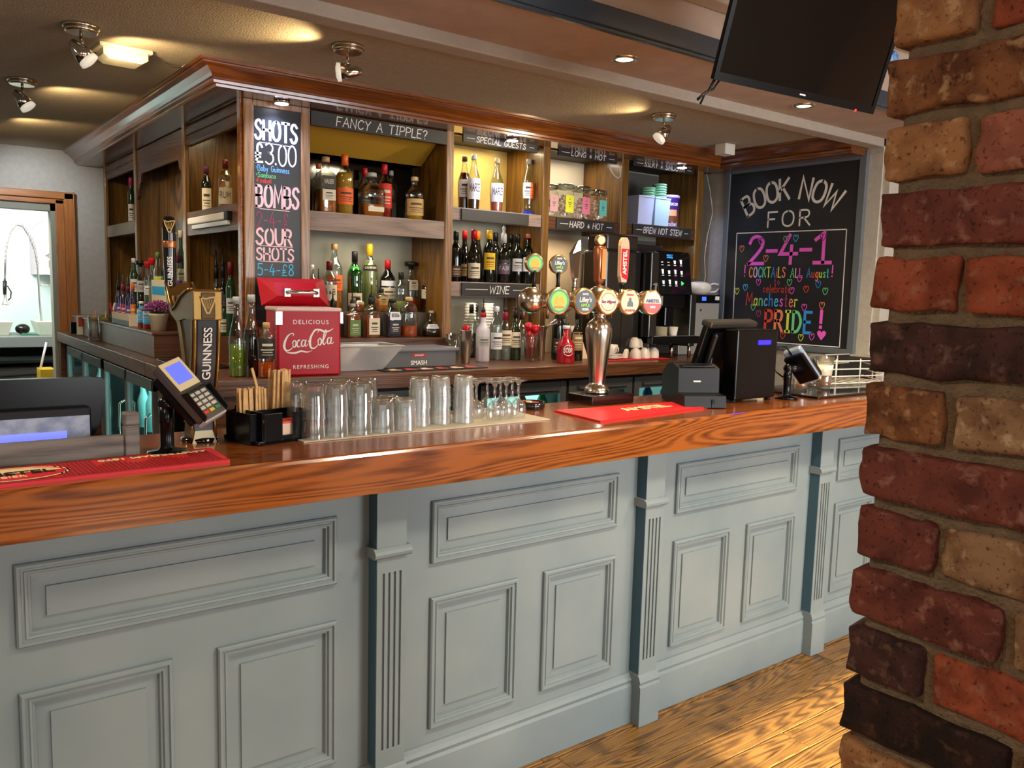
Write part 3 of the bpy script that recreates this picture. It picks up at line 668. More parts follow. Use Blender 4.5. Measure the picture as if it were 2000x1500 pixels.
# solid heart under the exclamation mark
hv = [(.775, .075), (.748, .108), (.745, .125), (.757, .134), (.769, .13), (.775, .12), (.781, .13), (.793, .134), (.805, .125), (.802, .108)]
mb.add([G(a, b_, .0009) for a, b_ in hv], [list(range(len(hv)))])
mb.build('lettering', c_pink, bd, 'bright pink chalk 2-4-1 and exclamation marks')
rb = [c_red, c_yel, c_green, c_cyan, c_dblue, c_pink, c_orange]
def rainbow(txt, u, v, h, wd, width, cols, gap=.3):
    tot = sum(GL[c][0]+gap for c in txt)-gap; k = width/(tot*h); x = u
    for i_, c in enumerate(txt):
        if c != ' ':
            w, st = strokes(c); mb = MB()
            for p in st: ribbon(mb, [(x+a*h*k, v+b_*h) for a, b_ in p], wd, G)
            mb.build('letter', cols[i_ % len(cols)], bd)
        x += (GL[c][0]+gap)*h*k
rainbow('COCKTAiLS', .225, .45, .062, .007, .27, [c_orange, c_pale, c_cyan, c_green, c_yel, c_dblue, c_red, c_yel, c_orange])
rainbow('ALL August', .535, .45, .055, .006, .26, [c_green, c_pale, c_pink, c_blue, c_dblue, c_red, c_orange, c_yel, c_green, c_cyan])
rainbow('to', .42, .405, .04, .004, .04, [c_dpink]); rainbow('celebrate', .34, .355, .05, .004, .20, [c_red], gap=.2)
rainbow('Manchester', .215, .27, .08, .007, .38, [c_red, c_yel, c_green, c_blue, c_dblue, c_cyan, c_pink, c_dpink, c_orange, c_yel], gap=.25)
rainbow('PRIDE', .37, .115, .125, .018, .33, [c_red, c_orange, c_yel, c_green, c_dblue], gap=.3)
hs = [(.30, .655, c_pink), (.485, .66, c_green), (.555, .665, c_cyan), (.74, .665, c_dpink), (.155, .61, c_orange), (.345, .545, c_orange), (.30, .395, c_pink), (.53, .395, c_green), (.73, .385, c_dblue),
      (.20, .36, c_cyan), (.135, .335, c_yel), (.55, .345, c_pink), (.65, .355, c_red), (.78, .345, c_green), (.645, .245, c_pink), (.765, .26, c_orange), (.27, .235, c_green), (.315, .195, c_dpink), (.41, .075, c_pale), (.505, .065, c_red), (.635, .06, c_yel), (.71, .07, c_pink), (.60, .5-.08, c_pink)]
for u, v, c in hs:
    mb = MB(); w, st = strokes('♥')
    ribbon(mb, [(u+(a-.45)*.04, v+b_*.045) for a, b_ in st[0]], .004, G); mb.build('chalk_heart', c, bd)

# ============================================================ BACK COUNTER AND FRIDGES
bc = thing('back_counter', 'dark wooden L-shaped back counter below the cabinet', 'counter', (2.5, 3.5, 1.2))
MB().bbox(.965, 4.485, 3.29, 4.2, 1.142, 1.21, .004).build('counter_slab', m_dark, bc)
MB().bbox(.965, 1.60, 4.2, 6.795, 1.142, 1.21, .004).build('counter_slab', m_darky, bc)
MB().box(1.32, 4.48, 3.62, 4.2, .22, 1.14).build('carcass', m_iron, bc); MB().box(1.36, 1.6, 4.2, 6.79, .22, 1.14).build('carcass', m_iron, bc); MB().box(.975, 1.01, 6.70, 6.79, .22, 1.14).build('end_post', m_dark, bc)
m_fr = mat('fridge_grey_trim', '70706e', .35, metal=.4); m_glow = mat('fridge_interior_lit', 'b9f2ee', .6, emit=1.6)
m_fgl = glass('fridge_glass', 'd5efe9', .8)
def fridge(x0, x1, label, glow=True, f=1.0):
    t = thing('bottle_fridge', label, 'fridge', ((x0+x1)/2, 3.5, .3), 'fridges under the back counter')
    MB().box(x0, x1, 3.41, 3.60, .26, .30).box(x0, x1, 3.41, 3.60, 1.09, 1.125).box(x0, x0+.02, 3.41, 3.60, .3, 1.09).box(x1-.02, x1, 3.41, 3.60, .3, 1.09).build('cabinet_shell', m_blackm, t)
    d = MB(); d.bbox(x0+.004, x0+.045, 3.385, 3.41, .30, 1.118, .003).bbox(x1-.045, x1-.004, 3.385, 3.41, .30, 1.118, .003).bbox(x0+.045, x1-.045, 3.385, 3.41, 1.05, 1.118, .003).bbox(x0+.045, x1-.045, 3.385, 3.41, .30, .34, .003)
    do = d.build('door', m_fr, t)
    MB().prism([(3.385, 1.09), (3.36, 1.082), (3.36, 1.072), (3.385, 1.066)], 'x', x0+.06, x1-.06).build('handle', m_fr, do)
    MB().box(x0+.045, x1-.045, 3.395, 3.398, .34, 1.05).build('glass', m_fgl, do)
    MB().box(x0+.02, x1-.02, 3.588, 3.598, .3, 1.09).build('lit_back', mat('fridge_lit_%.1f' % f, 'c4f3f4', .6, emit=f), t)
    for q in range(4):
        xx = x0+.08+q*(x1-x0-.16)/3
        MB().lathe((xx, 3.50, .92), [(.001, 0), (.03, .0), (.03, .08), (.012, .12), (.012, .145), (.001, .145)], 10).build('chilled_bottle', mat(['fb_green', 'fb_blue', 'fb_amber'][q % 3], ['2f9a4a', '2a6fd0', 'a85a1c'][q % 3], .2), t)
    MB().box(x0+.02, x1-.02, 3.42, 3.588, .905, .92).build('shelf', m_steel, t)
fridge(2.35, 2.92, 'under-counter bottle fridge seen behind the stemmed glasses', f=2.2)
fridge(2.93, 3.42, 'under-counter bottle fridge behind the silver tap tower', f=1.6)
fridge(3.43, 4.05, 'darker under-counter fridge left of the receipt printer', f=.45)
fridge(1.62, 2.34, 'under-counter fridge mostly hidden behind the upturned glasses', f=.3)
def lfridge(y0, y1, label, f):
    t = thing('glass_door_fridge', label, 'fridge', (1.1, (y0+y1)/2, .3), 'fridges under the left counter')
    MB().box(1.03, 1.34, y0, y1, .24, .30).box(1.03, 1.34, y0, y1, 1.08, 1.13).box(1.03, 1.34, y0, y0+.02, .3, 1.08).box(1.03, 1.34, y1-.02, y1, .3, 1.08).build('cabinet_shell', m_blackm, t)
    MB().box(1.325, 1.335, y0+.02, y1-.02, .3, 1.08).build('lit_back', mat('lfridge_lit', 'b4f0f4', .6, emit=f*1.8), t)
    ym = (y0+y1)/2
    for (a, c) in ((y0+.005, ym-.003), (ym+.003, y1-.005)):
        d = MB().bbox(1.0, 1.03, a, a+.022, .3, 1.12, .003).bbox(1.0, 1.03, c-.022, c, .3, 1.12, .003).bbox(1.0, 1.03, a, c, 1.06, 1.12, .003).bbox(1.0, 1.03, a, c, .28, .33, .003).build('door', m_fr, t)
        MB().box(1.014, 1.017, a+.03, c-.03, .33, 1.06).build('glass', m_fgl, d)
        MB().tube([(.998, a+.03, .95), (.975, a+.035, .93), (.97, a+.035, .8), (.975, a+.035, .68), (.998, a+.03, .66)], .006).build('handle', m_chrome, d)
    for q in range(6):
        yy = y0+.08+q*(y1-y0-.16)/5
        MB().lathe((1.2, yy, .72), [(.001, 0), (.033, .0), (.033, .16), (.014, .22), (.014, .27), (.001, .27)], 8).build('chilled_bottle', mat('fb_pale', 'd8f4f0', .3), t)
lfridge(5.42, 6.62, 'glass-door fridge with pale blue light nearest the kitchen door', 2.0)
lfridge(4.21, 5.36, 'glass-door fridge with pale blue light behind the grey rail', 1.6)
dk = thing('counter_end_cupboard', 'dark open cupboard under the corner of the back counter', 'cupboard', (1.1, 3.8, .3))
for q in ((1.005, 1.035, 3.345, 3.40), (1.005, 1.035, 4.06, 4.13), (1.0, 1.60, 3.33, 3.343)): MB().box(*q, .24, 1.14).build('side_panel', m_dark, dk)
MB().box(1.04, 1.3, 3.42, 4.04, .6, .62).build('shelf', m_dark, dk)
MB().tube([(.998, 3.42, 1.02), (.985, 3.425, 1.0), (.98, 3.425, .93), (.998, 3.42, .9)], .006).build('latch', m_chrome, dk)

# ============================================================ CEILING FITTINGS
def spot_fix(x, y, ang_z, tilt, label, power=9, glow=True, plate=.062):
    t = thing('ceiling_spotlight', label, 'spotlight', (x, y, CZ+.01), 'chrome spotlights on the stippled ceiling')
    MB().lathe((x, y, CZ+.01), [(plate*.92, -.012), (plate, -.01), (plate, 0)], 24).lathe((x, y, CZ+.01), [(plate*.8, -.026), (plate*.9, -.022), (plate*.92, -.012)], 24).build('ceiling_plate', m_pewter, t)
    d = Vector((math.cos(ang_z)*math.cos(tilt), math.sin(ang_z)*math.cos(tilt), -math.sin(tilt)))
    piv = Vector((x, y, CZ-.085)); MB().cyl((x, y, CZ-.012), piv, .006).ball(piv, .012, 10).build('stem', m_chrome, t)
    Q = Matrix.Translation(piv-d*.055) @ d.to_track_quat('Z', 'Y').to_matrix().to_4x4()
    hd = MB().lathe((0, 0, 0), [(.002, 0), (.014, .006), (.022, .025), (.029, .05), (.033, .08), (.030, .08), (.026, .05)], 20, M=Q, caps=False).build('lamp_head', m_chrome, t)
    MB().lathe((0, 0, 0), [(.0305, .068), (.034, .085), (.035, .095), (.02, .1), (.001, .1)], 20, M=Q).build('bulb_face', mat('spot_bulb_frosted', 'f2ead8', .4, emit=.35), hd)
    return piv, d
for (x, y, az, tl, lb) in ((1.44, 3.004, 150, 5, 'chrome spotlight above the cornice, its head turned left, lighting a bright patch'),
                          (.60, 3.43, -18, 48, 'chrome spotlight on a dark round plate, left of the emergency light'),
                          (.54, 4.53, -22, 52, 'chrome spotlight furthest to the left, on a small square-looking plate'),
                          (3.19, 3.02, 158, 48, 'chrome spotlight above the right end of the cabinet')):
    spot_fix(x, y, R(az), R(tl), lb)
# the warm pools those lamps throw on the ceiling
for loc, tgt, e, a in (((1.36, 3.0, 2.405), (1.02, 3.0, 2.50), 3.2, 100), ((.72, 3.45, 2.39), (1.05, 3.75, 2.5), 2.6, 120), ((.66, 4.55, 2.39), (1.0, 4.9, 2.5), 1.8, 120), ((.62, 5.6, 2.40), (1.0, 5.9, 2.5), 1.6, 120), ((3.10, 3.04, 2.405), (2.7, 3.1, 2.5), 1.6, 110)):
    light('spotlight_bulb', 'SPOT', loc, e*2.0, WARM, target=tgt, spot_size=R(a), spot_blend=.7, shadow_soft_size=.02)
t = thing('ceiling_spotlight', 'warm glowing spotlight at the far left edge near the kitchen wall', 'spotlight', (.40, 6.1, CZ+.01), 'chrome spotlights on the stippled ceiling')
MB().lathe((.44, 6.1, CZ+.01), [(.05, -.02), (.06, -.015), (.06, 0)], 20).cyl((.44, 6.1, CZ), (.44, 6.1, CZ-.07), .006).build('ceiling_plate', m_pewter, t)
MB().ball((.46, 6.05, CZ-.09), .035, 14).build('bulb_face', mat('spot_bulb_hot', 'ffd27a', .4, emit=6), t)
# round recessed downlights in the soffit
for i, (x, y, lb) in enumerate(((2.303, 2.40, 'round recessed downlight glowing in the soffit left of the television'), (3.468, 2.40, 'round recessed downlight in the soffit just below the television corner'))):
    t = thing('downlight', lb, 'downlight', (x, y, CZ), 'recessed downlights in the soffit')
    MB().lathe((x, y, CZ-.006), [(.033, .004), (.034, 0), (.05, 0), (.053, .006)], 24, caps=False).build('trim_ring', m_pewter, t)
    MB().lathe((x, y, CZ-.003), [(.001, 0), (.034, 0)], 24, caps=False).build('lens', mat('downlight_lens', 'ffe9a0', .4, emit=9), t)
    light('downlight_beam', 'SPOT', (x, y, CZ-.02), 42, WARM, target=(x, y, 0), spot_size=R(125), spot_blend=.9, shadow_soft_size=.035)
# cool LED discs under the cornice
for i, (x, lb) in enumerate(((1.44, 'bright bluish LED disc above the SHOTS chalkboard'), (2.72, 'bright bluish LED disc above the SPECIAL GUESTS sign'), (4.06, 'bright bluish LED disc above the SILKY & SMOOTH sign'))):
    t = thing('cabinet_light', lb, 'light', (x, 3.67, 2.405), 'LED discs under the cornice')
    MB().lathe((x, 3.67, 2.392), [(.03, 0), (.036, .004), (.036, .013)], 20).build('housing', m_chrome, t)
    MB().lathe((x, 3.67, 2.390), [(.001, 0), (.029, 0), (.03, .003)], 20).build('lens', mat('led_lens', 'dfe6ff', .4, emit=14), t)
    light('led_beam', 'SPOT', (x, 3.665, 2.385), 12, (.5, .62, 1), target=(x, 3.70, 1.8), spot_size=R(130), spot_blend=.8, shadow_soft_size=.03)
# warm strip above the whisky shelf and in the other bays
light('shelf_lamp_and_fill', 'AREA', (1.98, 3.93, 2.385), 3.2, (1, .70, .25), rot=(0, 0, 0), shape='RECTANGLE', size=.6, size_y=.06)
light('shelf_lamp_and_fill', 'AREA', (2.70, 3.95, 2.398), 2.2, (1, .82, .5), rot=(0, 0, 0), shape='RECTANGLE', size=.4, size_y=.05)
light('shelf_lamp_and_fill', 'AREA', (3.33, 3.95, 2.398), 1.2, (1, .86, .65), rot=(0, 0, 0), shape='RECTANGLE', size=.4, size_y=.05)
light('shelf_lamp_and_fill', 'AREA', (1.44, 4.2, 2.398), 1.2, (1, .82, .5), rot=(0, 0, 0), shape='RECTANGLE', size=.2, size_y=.3)
light('kitchen_light', 'AREA', (.2, 7.25, 2.4), 62, (.92, 1, .98), target=(.9, 8.6, 1.5), shape='RECTANGLE', size=1.2, size_y=.6)
# LED disc under the wine-bay shelf
t = thing('puck_light', 'small round puck light under the shelf above the wine bottles', 'light', (2.66, 3.87, 1.99))
MB().lathe((2.66, 3.87, 1.982), [(.02, 0), (.032, .004), (.032, .012)], 18).build('housing', m_white, t)
# emergency light
t = thing('emergency_light', 'cream plastic emergency light box on the stippled ceiling', 'light', (.78, 3.55, CZ+.01))
m_cream = mat('cream_plastic', 'e9dfbf', .4)
Mx = Matrix.Translation((.785, 3.66, CZ+.01)) @ Matrix.Rotation(R(93), 4, 'Z') @ Matrix.Diagonal((.62, .78, .9, 1))
MB().bbox(-.105, .105, -.125, .125, -.016, 0, .003).xf(Mx).build('base_plate', m_cream, t)
MB().prism([(-.105, -.016), (-.105, -.045), (-.075, -.062), (.075, -.062), (.105, -.045), (.105, -.016)], 'x', -.085, .085).xf(Mx).build('diffuser', mat('emergency_diffuser', 'f1e7c8', .35), t)
# alarm sensor box in the cornice corner
t = tag(MB().bbox(4.02, 4.11, 3.30, 3.38, CZ-.055, CZ+.009, .004).build('alarm_sounder', mat('alarm_white', 'e4dfd2', .5)), 'small white box on the ceiling beside the inner cornice corner', 'alarm')
# hook on the ceiling and small scars
tag(MB().tube([(.97, 3.75, CZ+.01), (.99, 3.72, CZ-.01), (1.02, 3.70, CZ-.012), (1.03, 3.68, CZ)], .0025, 6).build('ceiling_hook', m_chrome), 'little bent wire hook on the ceiling left of the cornice', 'hook')

# television
tv = thing('television', 'large black flat television tilted down from the ceiling', 'television', (2.2, 1.6, 2.72))
bl = Vector((1.878, 1.6, 2.20)); uu = Vector((1, -.079, 0)).normalized(); dn = Vector((.05, .748, -2.555)); dn = (dn-uu*dn.dot(uu)).normalized()
upv = -dn; nn = uu.cross(upv)   # towards the camera
Mt = Matrix(((uu.x, upv.x, nn.x, bl.x), (uu.y, upv.y, nn.y, bl.y), (uu.z, upv.z, nn.z, bl.z), (0, 0, 0, 1)))
w, h = .728, .425
MB().bbox(0, w, 0, h, -.012, 0, .004).bbox(.1, w-.1, .05, h-.06, -.05, -.012, .01).xf(Mt).build('casing', m_blackm, tv)
MB().box(0, .016, 0, h, 0, .004).box(w-.016, w, 0, h, 0, .004).box(.016, w-.016, 0, .022, 0, .004).box(.016, w-.016, h-.016, h, 0, .004).xf(Mt).build('bezel', m_black, tv)
MB().box(.016, w-.016, .022, h-.016, 0, .0015).xf(Mt).build('screen', mat('tv_screen_off', '050506', .07, spec=.8), tv)
MB().box(.36, .385, .009, .013, .004, .0045).xf(Mt).build('maker_mark', m_white, tv)
MB().ball(Mt @ Vector((.635, .001, .003)), .004, 8).build('standby_lamp', mat('standby_red', 'ff2020', .4, emit=4), tv)
MB().tube([Mt @ Vector(p) for p in ((.03, .01, -.02), (.025, -.03, -.03), (.005, -.045, -.03), (-.01, -.06, -.03))], .004, 6).tube([Mt @ Vector(p) for p in ((.05, .01, -.02), (.04, -.025, -.03), (.015, -.035, -.03), (.005, -.07, -.03))], .003, 6).build('cable', m_blackm, tv)
c = Mt @ Vector((w/2, h/2, -.05)); MB().cyl(c, (c.x, c.y+.05, 2.7), .02).box(c.x-.08, c.x+.08, c.y-.03, c.y+.13, 2.70, 2.72).build('ceiling_bracket', m_blackm, tv)

# the spotlight heads that point at the shelves and the staff side
for loc, tgt, e in (((.66, 3.36, 2.36), (1.6, 3.3, 1.2), 22), ((.60, 4.46, 2.36), (1.3, 4.9, 1.3), 22), ((3.15, 2.99, 2.36), (2.4, 3.9, 1.5), 30), ((1.36, 3.0, 2.40), (1.9, 4.0, 1.5), 0)):
    if e: light('spotlight_beam', 'SPOT', loc, e, (1, .84, .58), target=tgt, spot_size=R(110), spot_blend=.8, shadow_soft_size=.03)
# unseen fill lamps added over the service side and the customer side
for (x, y, z, e) in ((-.9, 3.2, 2.46, 30), (2.0, .6, 2.68, 30), (3.4, .7, 2.68, 30)):
    light('fill_lamp', 'AREA', (x, y, z), e, (1, .86, .66), rot=(0, 0, 0), shape='DISK', size=.3)

light('cool_wall_spot', 'SPOT', (.72, 6.15, 2.42), 15, (.78, .88, 1), target=(.88, 6.9, 1.95), spot_size=R(95), spot_blend=.9, shadow_soft_size=.03)

for (x, z, e) in ((3.33, 1.925, 2.2), (2.70, 1.985, .8), (3.98, 1.925, .9), (1.98, 1.85, 1.3), (2.70, 1.54, .8)):  # unseen fills added under the shelves, except the puck above the wine
    light('shelf_lamp_and_fill', 'AREA', (x, 3.90, z), e, (1, .84, .6), rot=(0, 0, 0), shape='RECTANGLE', size=.35, size_y=.04)

for yy in (5.0, 6.0): light('fridge_strip', 'AREA', (1.18, yy, 1.07), 3.0, (.7, .95, 1), rot=(0, 0, 0), shape='RECTANGLE', size=.1, size_y=.8)
light('fill_lamp', 'AREA', (-1.0, .9, 2.68), 14, (1, .84, .62), rot=(0, 0, 0), shape='DISK', size=.3)  # unseen lamp added on the customer side to fill the pillar bricks

# ============================================================ BOTTLES
PROF = {
 'round': [(.9, 0), (1, .02), (1, .56), (.93, .64), (.6, .72), (.38, .78), (.34, .95)],
 'square': [(.95, 0), (1, .02), (1, .60), (.88, .67), (.45, .73), (.34, .78), (.34, .93)],
 'flask': [(.85, 0), (.95, .03), (1, .45), (.93, .58), (.6, .68), (.28, .76), (.26, .92)],
 'wine': [(.95, 0), (1, .02), (1, .60), (.88, .67), (.5, .74), (.4, .78), (.38, .97)],
 'burg': [(.95, 0), (1, .02), (1, .42), (.85, .55), (.5, .70), (.4, .8), (.38, .97)],
 'bell': [(.95, 0), (1, .03), (1, .42), (.9, .52), (.55, .62), (.36, .72), (.34, .95)],
 'aper': [(.8, 0), (.88, .08), (1, .42), (.94, .54), (.6, .68), (.36, .80), (.33, .94)],
 'waist': [(.85, 0), (.95, .04), (.74, .18), (.92, .34), (1, .5), (.9, .6), (.5, .74), (.33, .82), (.33, .95)],
 'tallround': [(.9, 0), (1, .03), (1, .55), (.93, .68), (.7, .76), (.28, .82), (.28, .93)],
 'decanter': [(.75, 0), (1, .06), (1, .2), (.86, .36), (.45, .52), (.24, .62), (.22, .9)]}
SQ = {'square': .8, 'flask': .45}
HEX = dict(amber='e8821c', amber2='a04a12', gold='eeb02a', red='c8281a', clearl='dfe6e4', orangered='e8420e', darkred='4a0d0c', greenl='1e8c1e', palegreen='b9bf72', dark='1c0d07',
 navy='20243c', orangel='d8560f', pink='f07a66', blue='0a3cc8', peach='eda25a', limey='dcdc50', pinkpale='d8a8b0',
 charcoal='35322e', cream='d9ccb0', orange='e8631c', brown='5a3a26', kraft='c09a5c', gold2='caa04a', white='e8e8ec', black='121212', silver='b9b9bb', green='5d7f3f', yellow='e8b81c', purple='56405c',
 tan='b58a5e', copper='b8532e', maroon='6a1420', cork='c9a878', crimson='8c1230', coral='d87a5a', magenta='b8357c', purple2='54203c', violetlab='5a3f9c', crimsonlab='a02c58', orangelab='d8702c', limelab='c9d84a', wave='1c9ad8', cream2='8c6c40', whiteorange='e4e6ea', redtext='d8c8c8')
HEX['limey2'] = '6a7a1c'
GLS = dict(clear=lambda: glass('bottle_glass_clear', 'e9f0ec'), frost=lambda: mat('frosted_glass', 'cfc9d4', .35), green=lambda: glass('bottle_glass_green', '2fae3a'),
 dark=lambda: mat('bottle_glass_near_black', '0b0f0a', .07, coat=.6), dark2=lambda: mat('bottle_glass_dark_brown', '2a0d06', .08, coat=.6), green2=lambda: mat('bottle_glass_olive', '1d2a12', .08, coat=.6),
 green3=lambda: mat('bottle_glass_bottle_green', '1c3a22', .08, coat=.6), brown=lambda: glass('bottle_glass_brown', '8a5020'), redglass=lambda: mat('bottle_glass_ruby', '9c0f22', .1, coat=.7), violet=lambda: mat('bottle_glass_violet', '22183a', .12, coat=.5))
GRP = dict(W='whisky bottles on the upper shelf', S='spirit bottles on the stepped plinth', G='bottles on the special guests shelf', V='wine bottles on the wine shelf', U='bottles under the wine shelf',
 C='bottles on the counter under the beer taps', L='bottles left of the shots board', P='bottles in the left run of the cabinet')
def rad(prof, t):
    for (r0, z0), (r1, z1) in zip(prof, prof[1:]):
        if z0 <= t <= z1: return r0+(r1-r0)*(t-z0)/max(1e-6, z1-z0)
    return prof[-1][0]
def smoothprof(pr):
    out = []
    for i in range(len(pr)-1):
        a = pr[max(i-1, 0)]; b = pr[i]; c = pr[i+1]; d = pr[min(i+2, len(pr)-1)]
        n = 1 if abs(b[0]-c[0]) < .03 else 3
        for k in range(n):
            t = k/n; z = b[1]+(c[1]-b[1])*t
            r = .5*((2*b[0])+(c[0]-a[0])*t+(2*a[0]-5*b[0]+4*c[0]-d[0])*t*t+(3*b[0]-a[0]-3*c[0]+d[0])*t**3) if n > 1 else b[0]
            out.append((r, z))
    out.append(pr[-1]); return out
def radial(a, r, sq):
    if not sq: return r
    ca, sa = abs(math.cos(a)), abs(math.sin(a)); q = 2+sq*7
    return r*((ca**q+sa**q)**(-1/q))*.9
def bottle(x, y, z, r, h, kind, gl, liq, labs, cap, pour, desc, grp):
    t = thing('bottle', desc, 'bottle', (x, y, z), GRP.get(grp, grp))
    pr = smoothprof(PROF[kind]); sq = SQ.get(kind, 0); hb = h*(.80 if pour or cap.endswith('pour') else .985)
    neck = max(.0105, .34*r) if kind != 'decanter' else .012
    P_ = [(max(a*r, min(neck, r*.5)) if b > .7 else a*r, b*hb) for a, b in pr]
    n = 20
    MB().lathe((x, y, z), [(.001, .004)]+P_, n, sq=0 if not sq else sq).build('body', GLS[gl](), t)
    if liq:
        lv = liq[1]*hb*.9; Q = [(a*r*.93, b*hb+.004) for a, b in pr if b*hb < lv]; Q.append((rad(pr, lv/hb)*r*.93, lv))
        lm = mat('liquid_'+liq[0], HEX[liq[0]], .08, spec=.6, trans=.35 if liq[0] in ('amber', 'gold', 'peach', 'orangel', 'pink', 'palegreen', 'limey', 'pinkpale', 'red', 'orangered') else (.8 if liq[0] == 'clearl' else 0))
        MB().lathe((x, y, z), [(.001, .004)]+Q+[(.001, lv+.0005)], n, sq=sq, caps=False).build('drink', lm, t)
    # direction the label faces
    fa = math.atan2(-y, -x)*.55+(-math.pi/2)*.45; half = 1.15
    if sq: fa = -math.pi/2; half = .68
    if grp in 'LP': fa = math.atan2(-y, -x); half = 1.1
    for li, (f0, f1, c, wr, tx) in enumerate([l if len(l) == 5 else (*l, '') for l in labs]):
        nn_ = 10; vs = []
        rows_ = 3 if f1-f0 < .3 else 5
        def P3(t_, a, k=1.012): rr = radial(a, rad(pr, t_)*r*k, sq); return (x+rr*math.cos(a), y+rr*math.sin(a), z+t_*hb)
        def patch(g0, g1, a0, a1, k, na=nn_, nr=rows_):
            vs = [P3(g0+(g1-g0)*j/nr, a0+(a1-a0)*i/na, k) for j in range(nr+1) for i in range(na+1)]
            return vs, [(j*(na+1)+i, j*(na+1)+i+1, (j+1)*(na+1)+i+1, (j+1)*(na+1)+i) for j in range(nr) for i in range(na)]
        hw = half if wr else half*.6
        lb = MB(); lb.add(*patch(f0, f1, fa-hw, fa+hw, 1.015), True)
        if c == 'redtext':
            lo = None
            Fp = lambda a, b_, l: P3(f0+(f1-f0)*b_, fa+a*hw, 1.03)
            mb = MB(); 
            for q in (0,): 
                xx = -.75
                for ch in 'SOUR':
                    w_, st = strokes(ch)
                    for p in st: ribbon(mb, [(xx+a_*.42, .35+b_*.32) for a_, b_ in p], .07, Fp)
                    xx += w_*.42+.1
                ribbon(mb, [(math.cos(k*.3)*.85, .5+.42*math.sin(k*.3)) for k in range(3, 20)], .05, Fp)
            mb.build('lettering', m_white, t, 'white lettering SOUR in a ring'); continue
        lo = lb.build('label', mat('label_'+c, HEX[c], .6), t, label='%s paper label' % {'whiteorange': 'white', 'cream2': 'tan', 'wave': 'bright blue'}.get(c, c.replace('lab', '')))
        if c == 'whiteorange': MB().add(*patch(f0, f1, fa+.1, fa+hw, 1.03), True).build('label_band', mat('label_orange', HEX['orange'], .6), lo)
        # printed marks
        pm = mat('print_dark', '4a3a30', .7) if c in ('cream', 'white', 'yellow', 'kraft', 'silver', 'whiteorange', 'orange', 'limelab') else mat('print_light', 'cbbf9e', .7)
        if tx:
            mb = MB(); hh = f1-f0; Fp = lambda a, b_, l: P3(f0+hh*b_, fa+a*hw, 1.035)
            tot = sum(GL[ch][0]+.25 for ch in tx if ch in GL); xx = -.75; kk = 1.5/tot
            for ch in tx:
                w_, st = strokes(ch)
                for p in st: ribbon(mb, [(xx+a_*kk, .38+b_*.34) for a_, b_ in p], .06, Fp)
                xx += (w_+.25)*kk
            mb.build('lettering', pm, lo)
        else:
            mb = MB(); hh = f1-f0
            if hh > .1:
                for (q0, q1, wq) in ((.62, .74, .55), (.42, .47, .7), (.30, .34, .5), (.18, .21, .6)):
                    mb.add(*patch(f0+hh*q0, f0+hh*q1, fa-hw*wq, fa+hw*wq, 1.03, 6, 1))
                mb.build('label_print', pm, lo)
    top = P_[-1][0]; hz = hb*pr[-1][1]
    cc = {'blackflat': 'black', 'redpour': 'red', 'clearpour': 'white', 'silverpour': 'silver', 'redflat': 'red', 'greenwhite': 'green'}.get(cap, cap)
    if cap == 'cleargrey': cm = mat('stopper_glass', 'a8aaa4', .15, spec=.8)
    else: cm = mat('cap_'+cc, HEX.get(cc, 'd0d0d0') if cc != 'red' else 'b8121a', .4)
    ch = hb*(.17 if cap in ('orange', 'yellow', 'red', 'black', 'maroon', 'crimson', 'purple2', 'magenta', 'amber') and kind != 'flask' else .09)
    C_ = MB()
    if cap in ('blackflat',): C_.lathe((x, y, z+hz), [(top*.9, -.01), (top*1.0, 0), (top*2.6, .002), (top*2.7, .02), (top*2.4, .026)], 16)
    elif cap == 'redflat': C_.lathe((x, y, z+hz-.02), [(top*1.1, 0), (top*1.0, .015), (top*1.9, .025), (top*1.9, .04), (top*1.2, .045)], 16)
    elif cap == 'silverpour': C_.lathe((x, y, z+hz-.03), [(top*1.1, 0), (top*1.1, .05), (top*.5, .06), (top*.6, .075), (top*.75, .085), (top*.3, .095)], 14)
    else: C_.lathe((x, y, z+hz-ch+h*.015), [(top*1.18+.0006, 0), (top*1.14+.0006, ch*.9), (top*1.0, ch)], 14)
    cap_o = C_.build('cap' if cap != 'silverpour' else 'stopper', cm, t)
    if pour or cap.endswith('pour') and cap != 'silverpour':
        px = z+hz; L_ = h-hz
        MB().lathe((x, y, px), [(top*.95, 0), (top*.9, L_*.25), (top*.4, L_*.35), (.0035, L_*.5), (.003, L_*.98)], 10).build('pourer', mat('pourer_black', '17171a', .35), t)
    return t
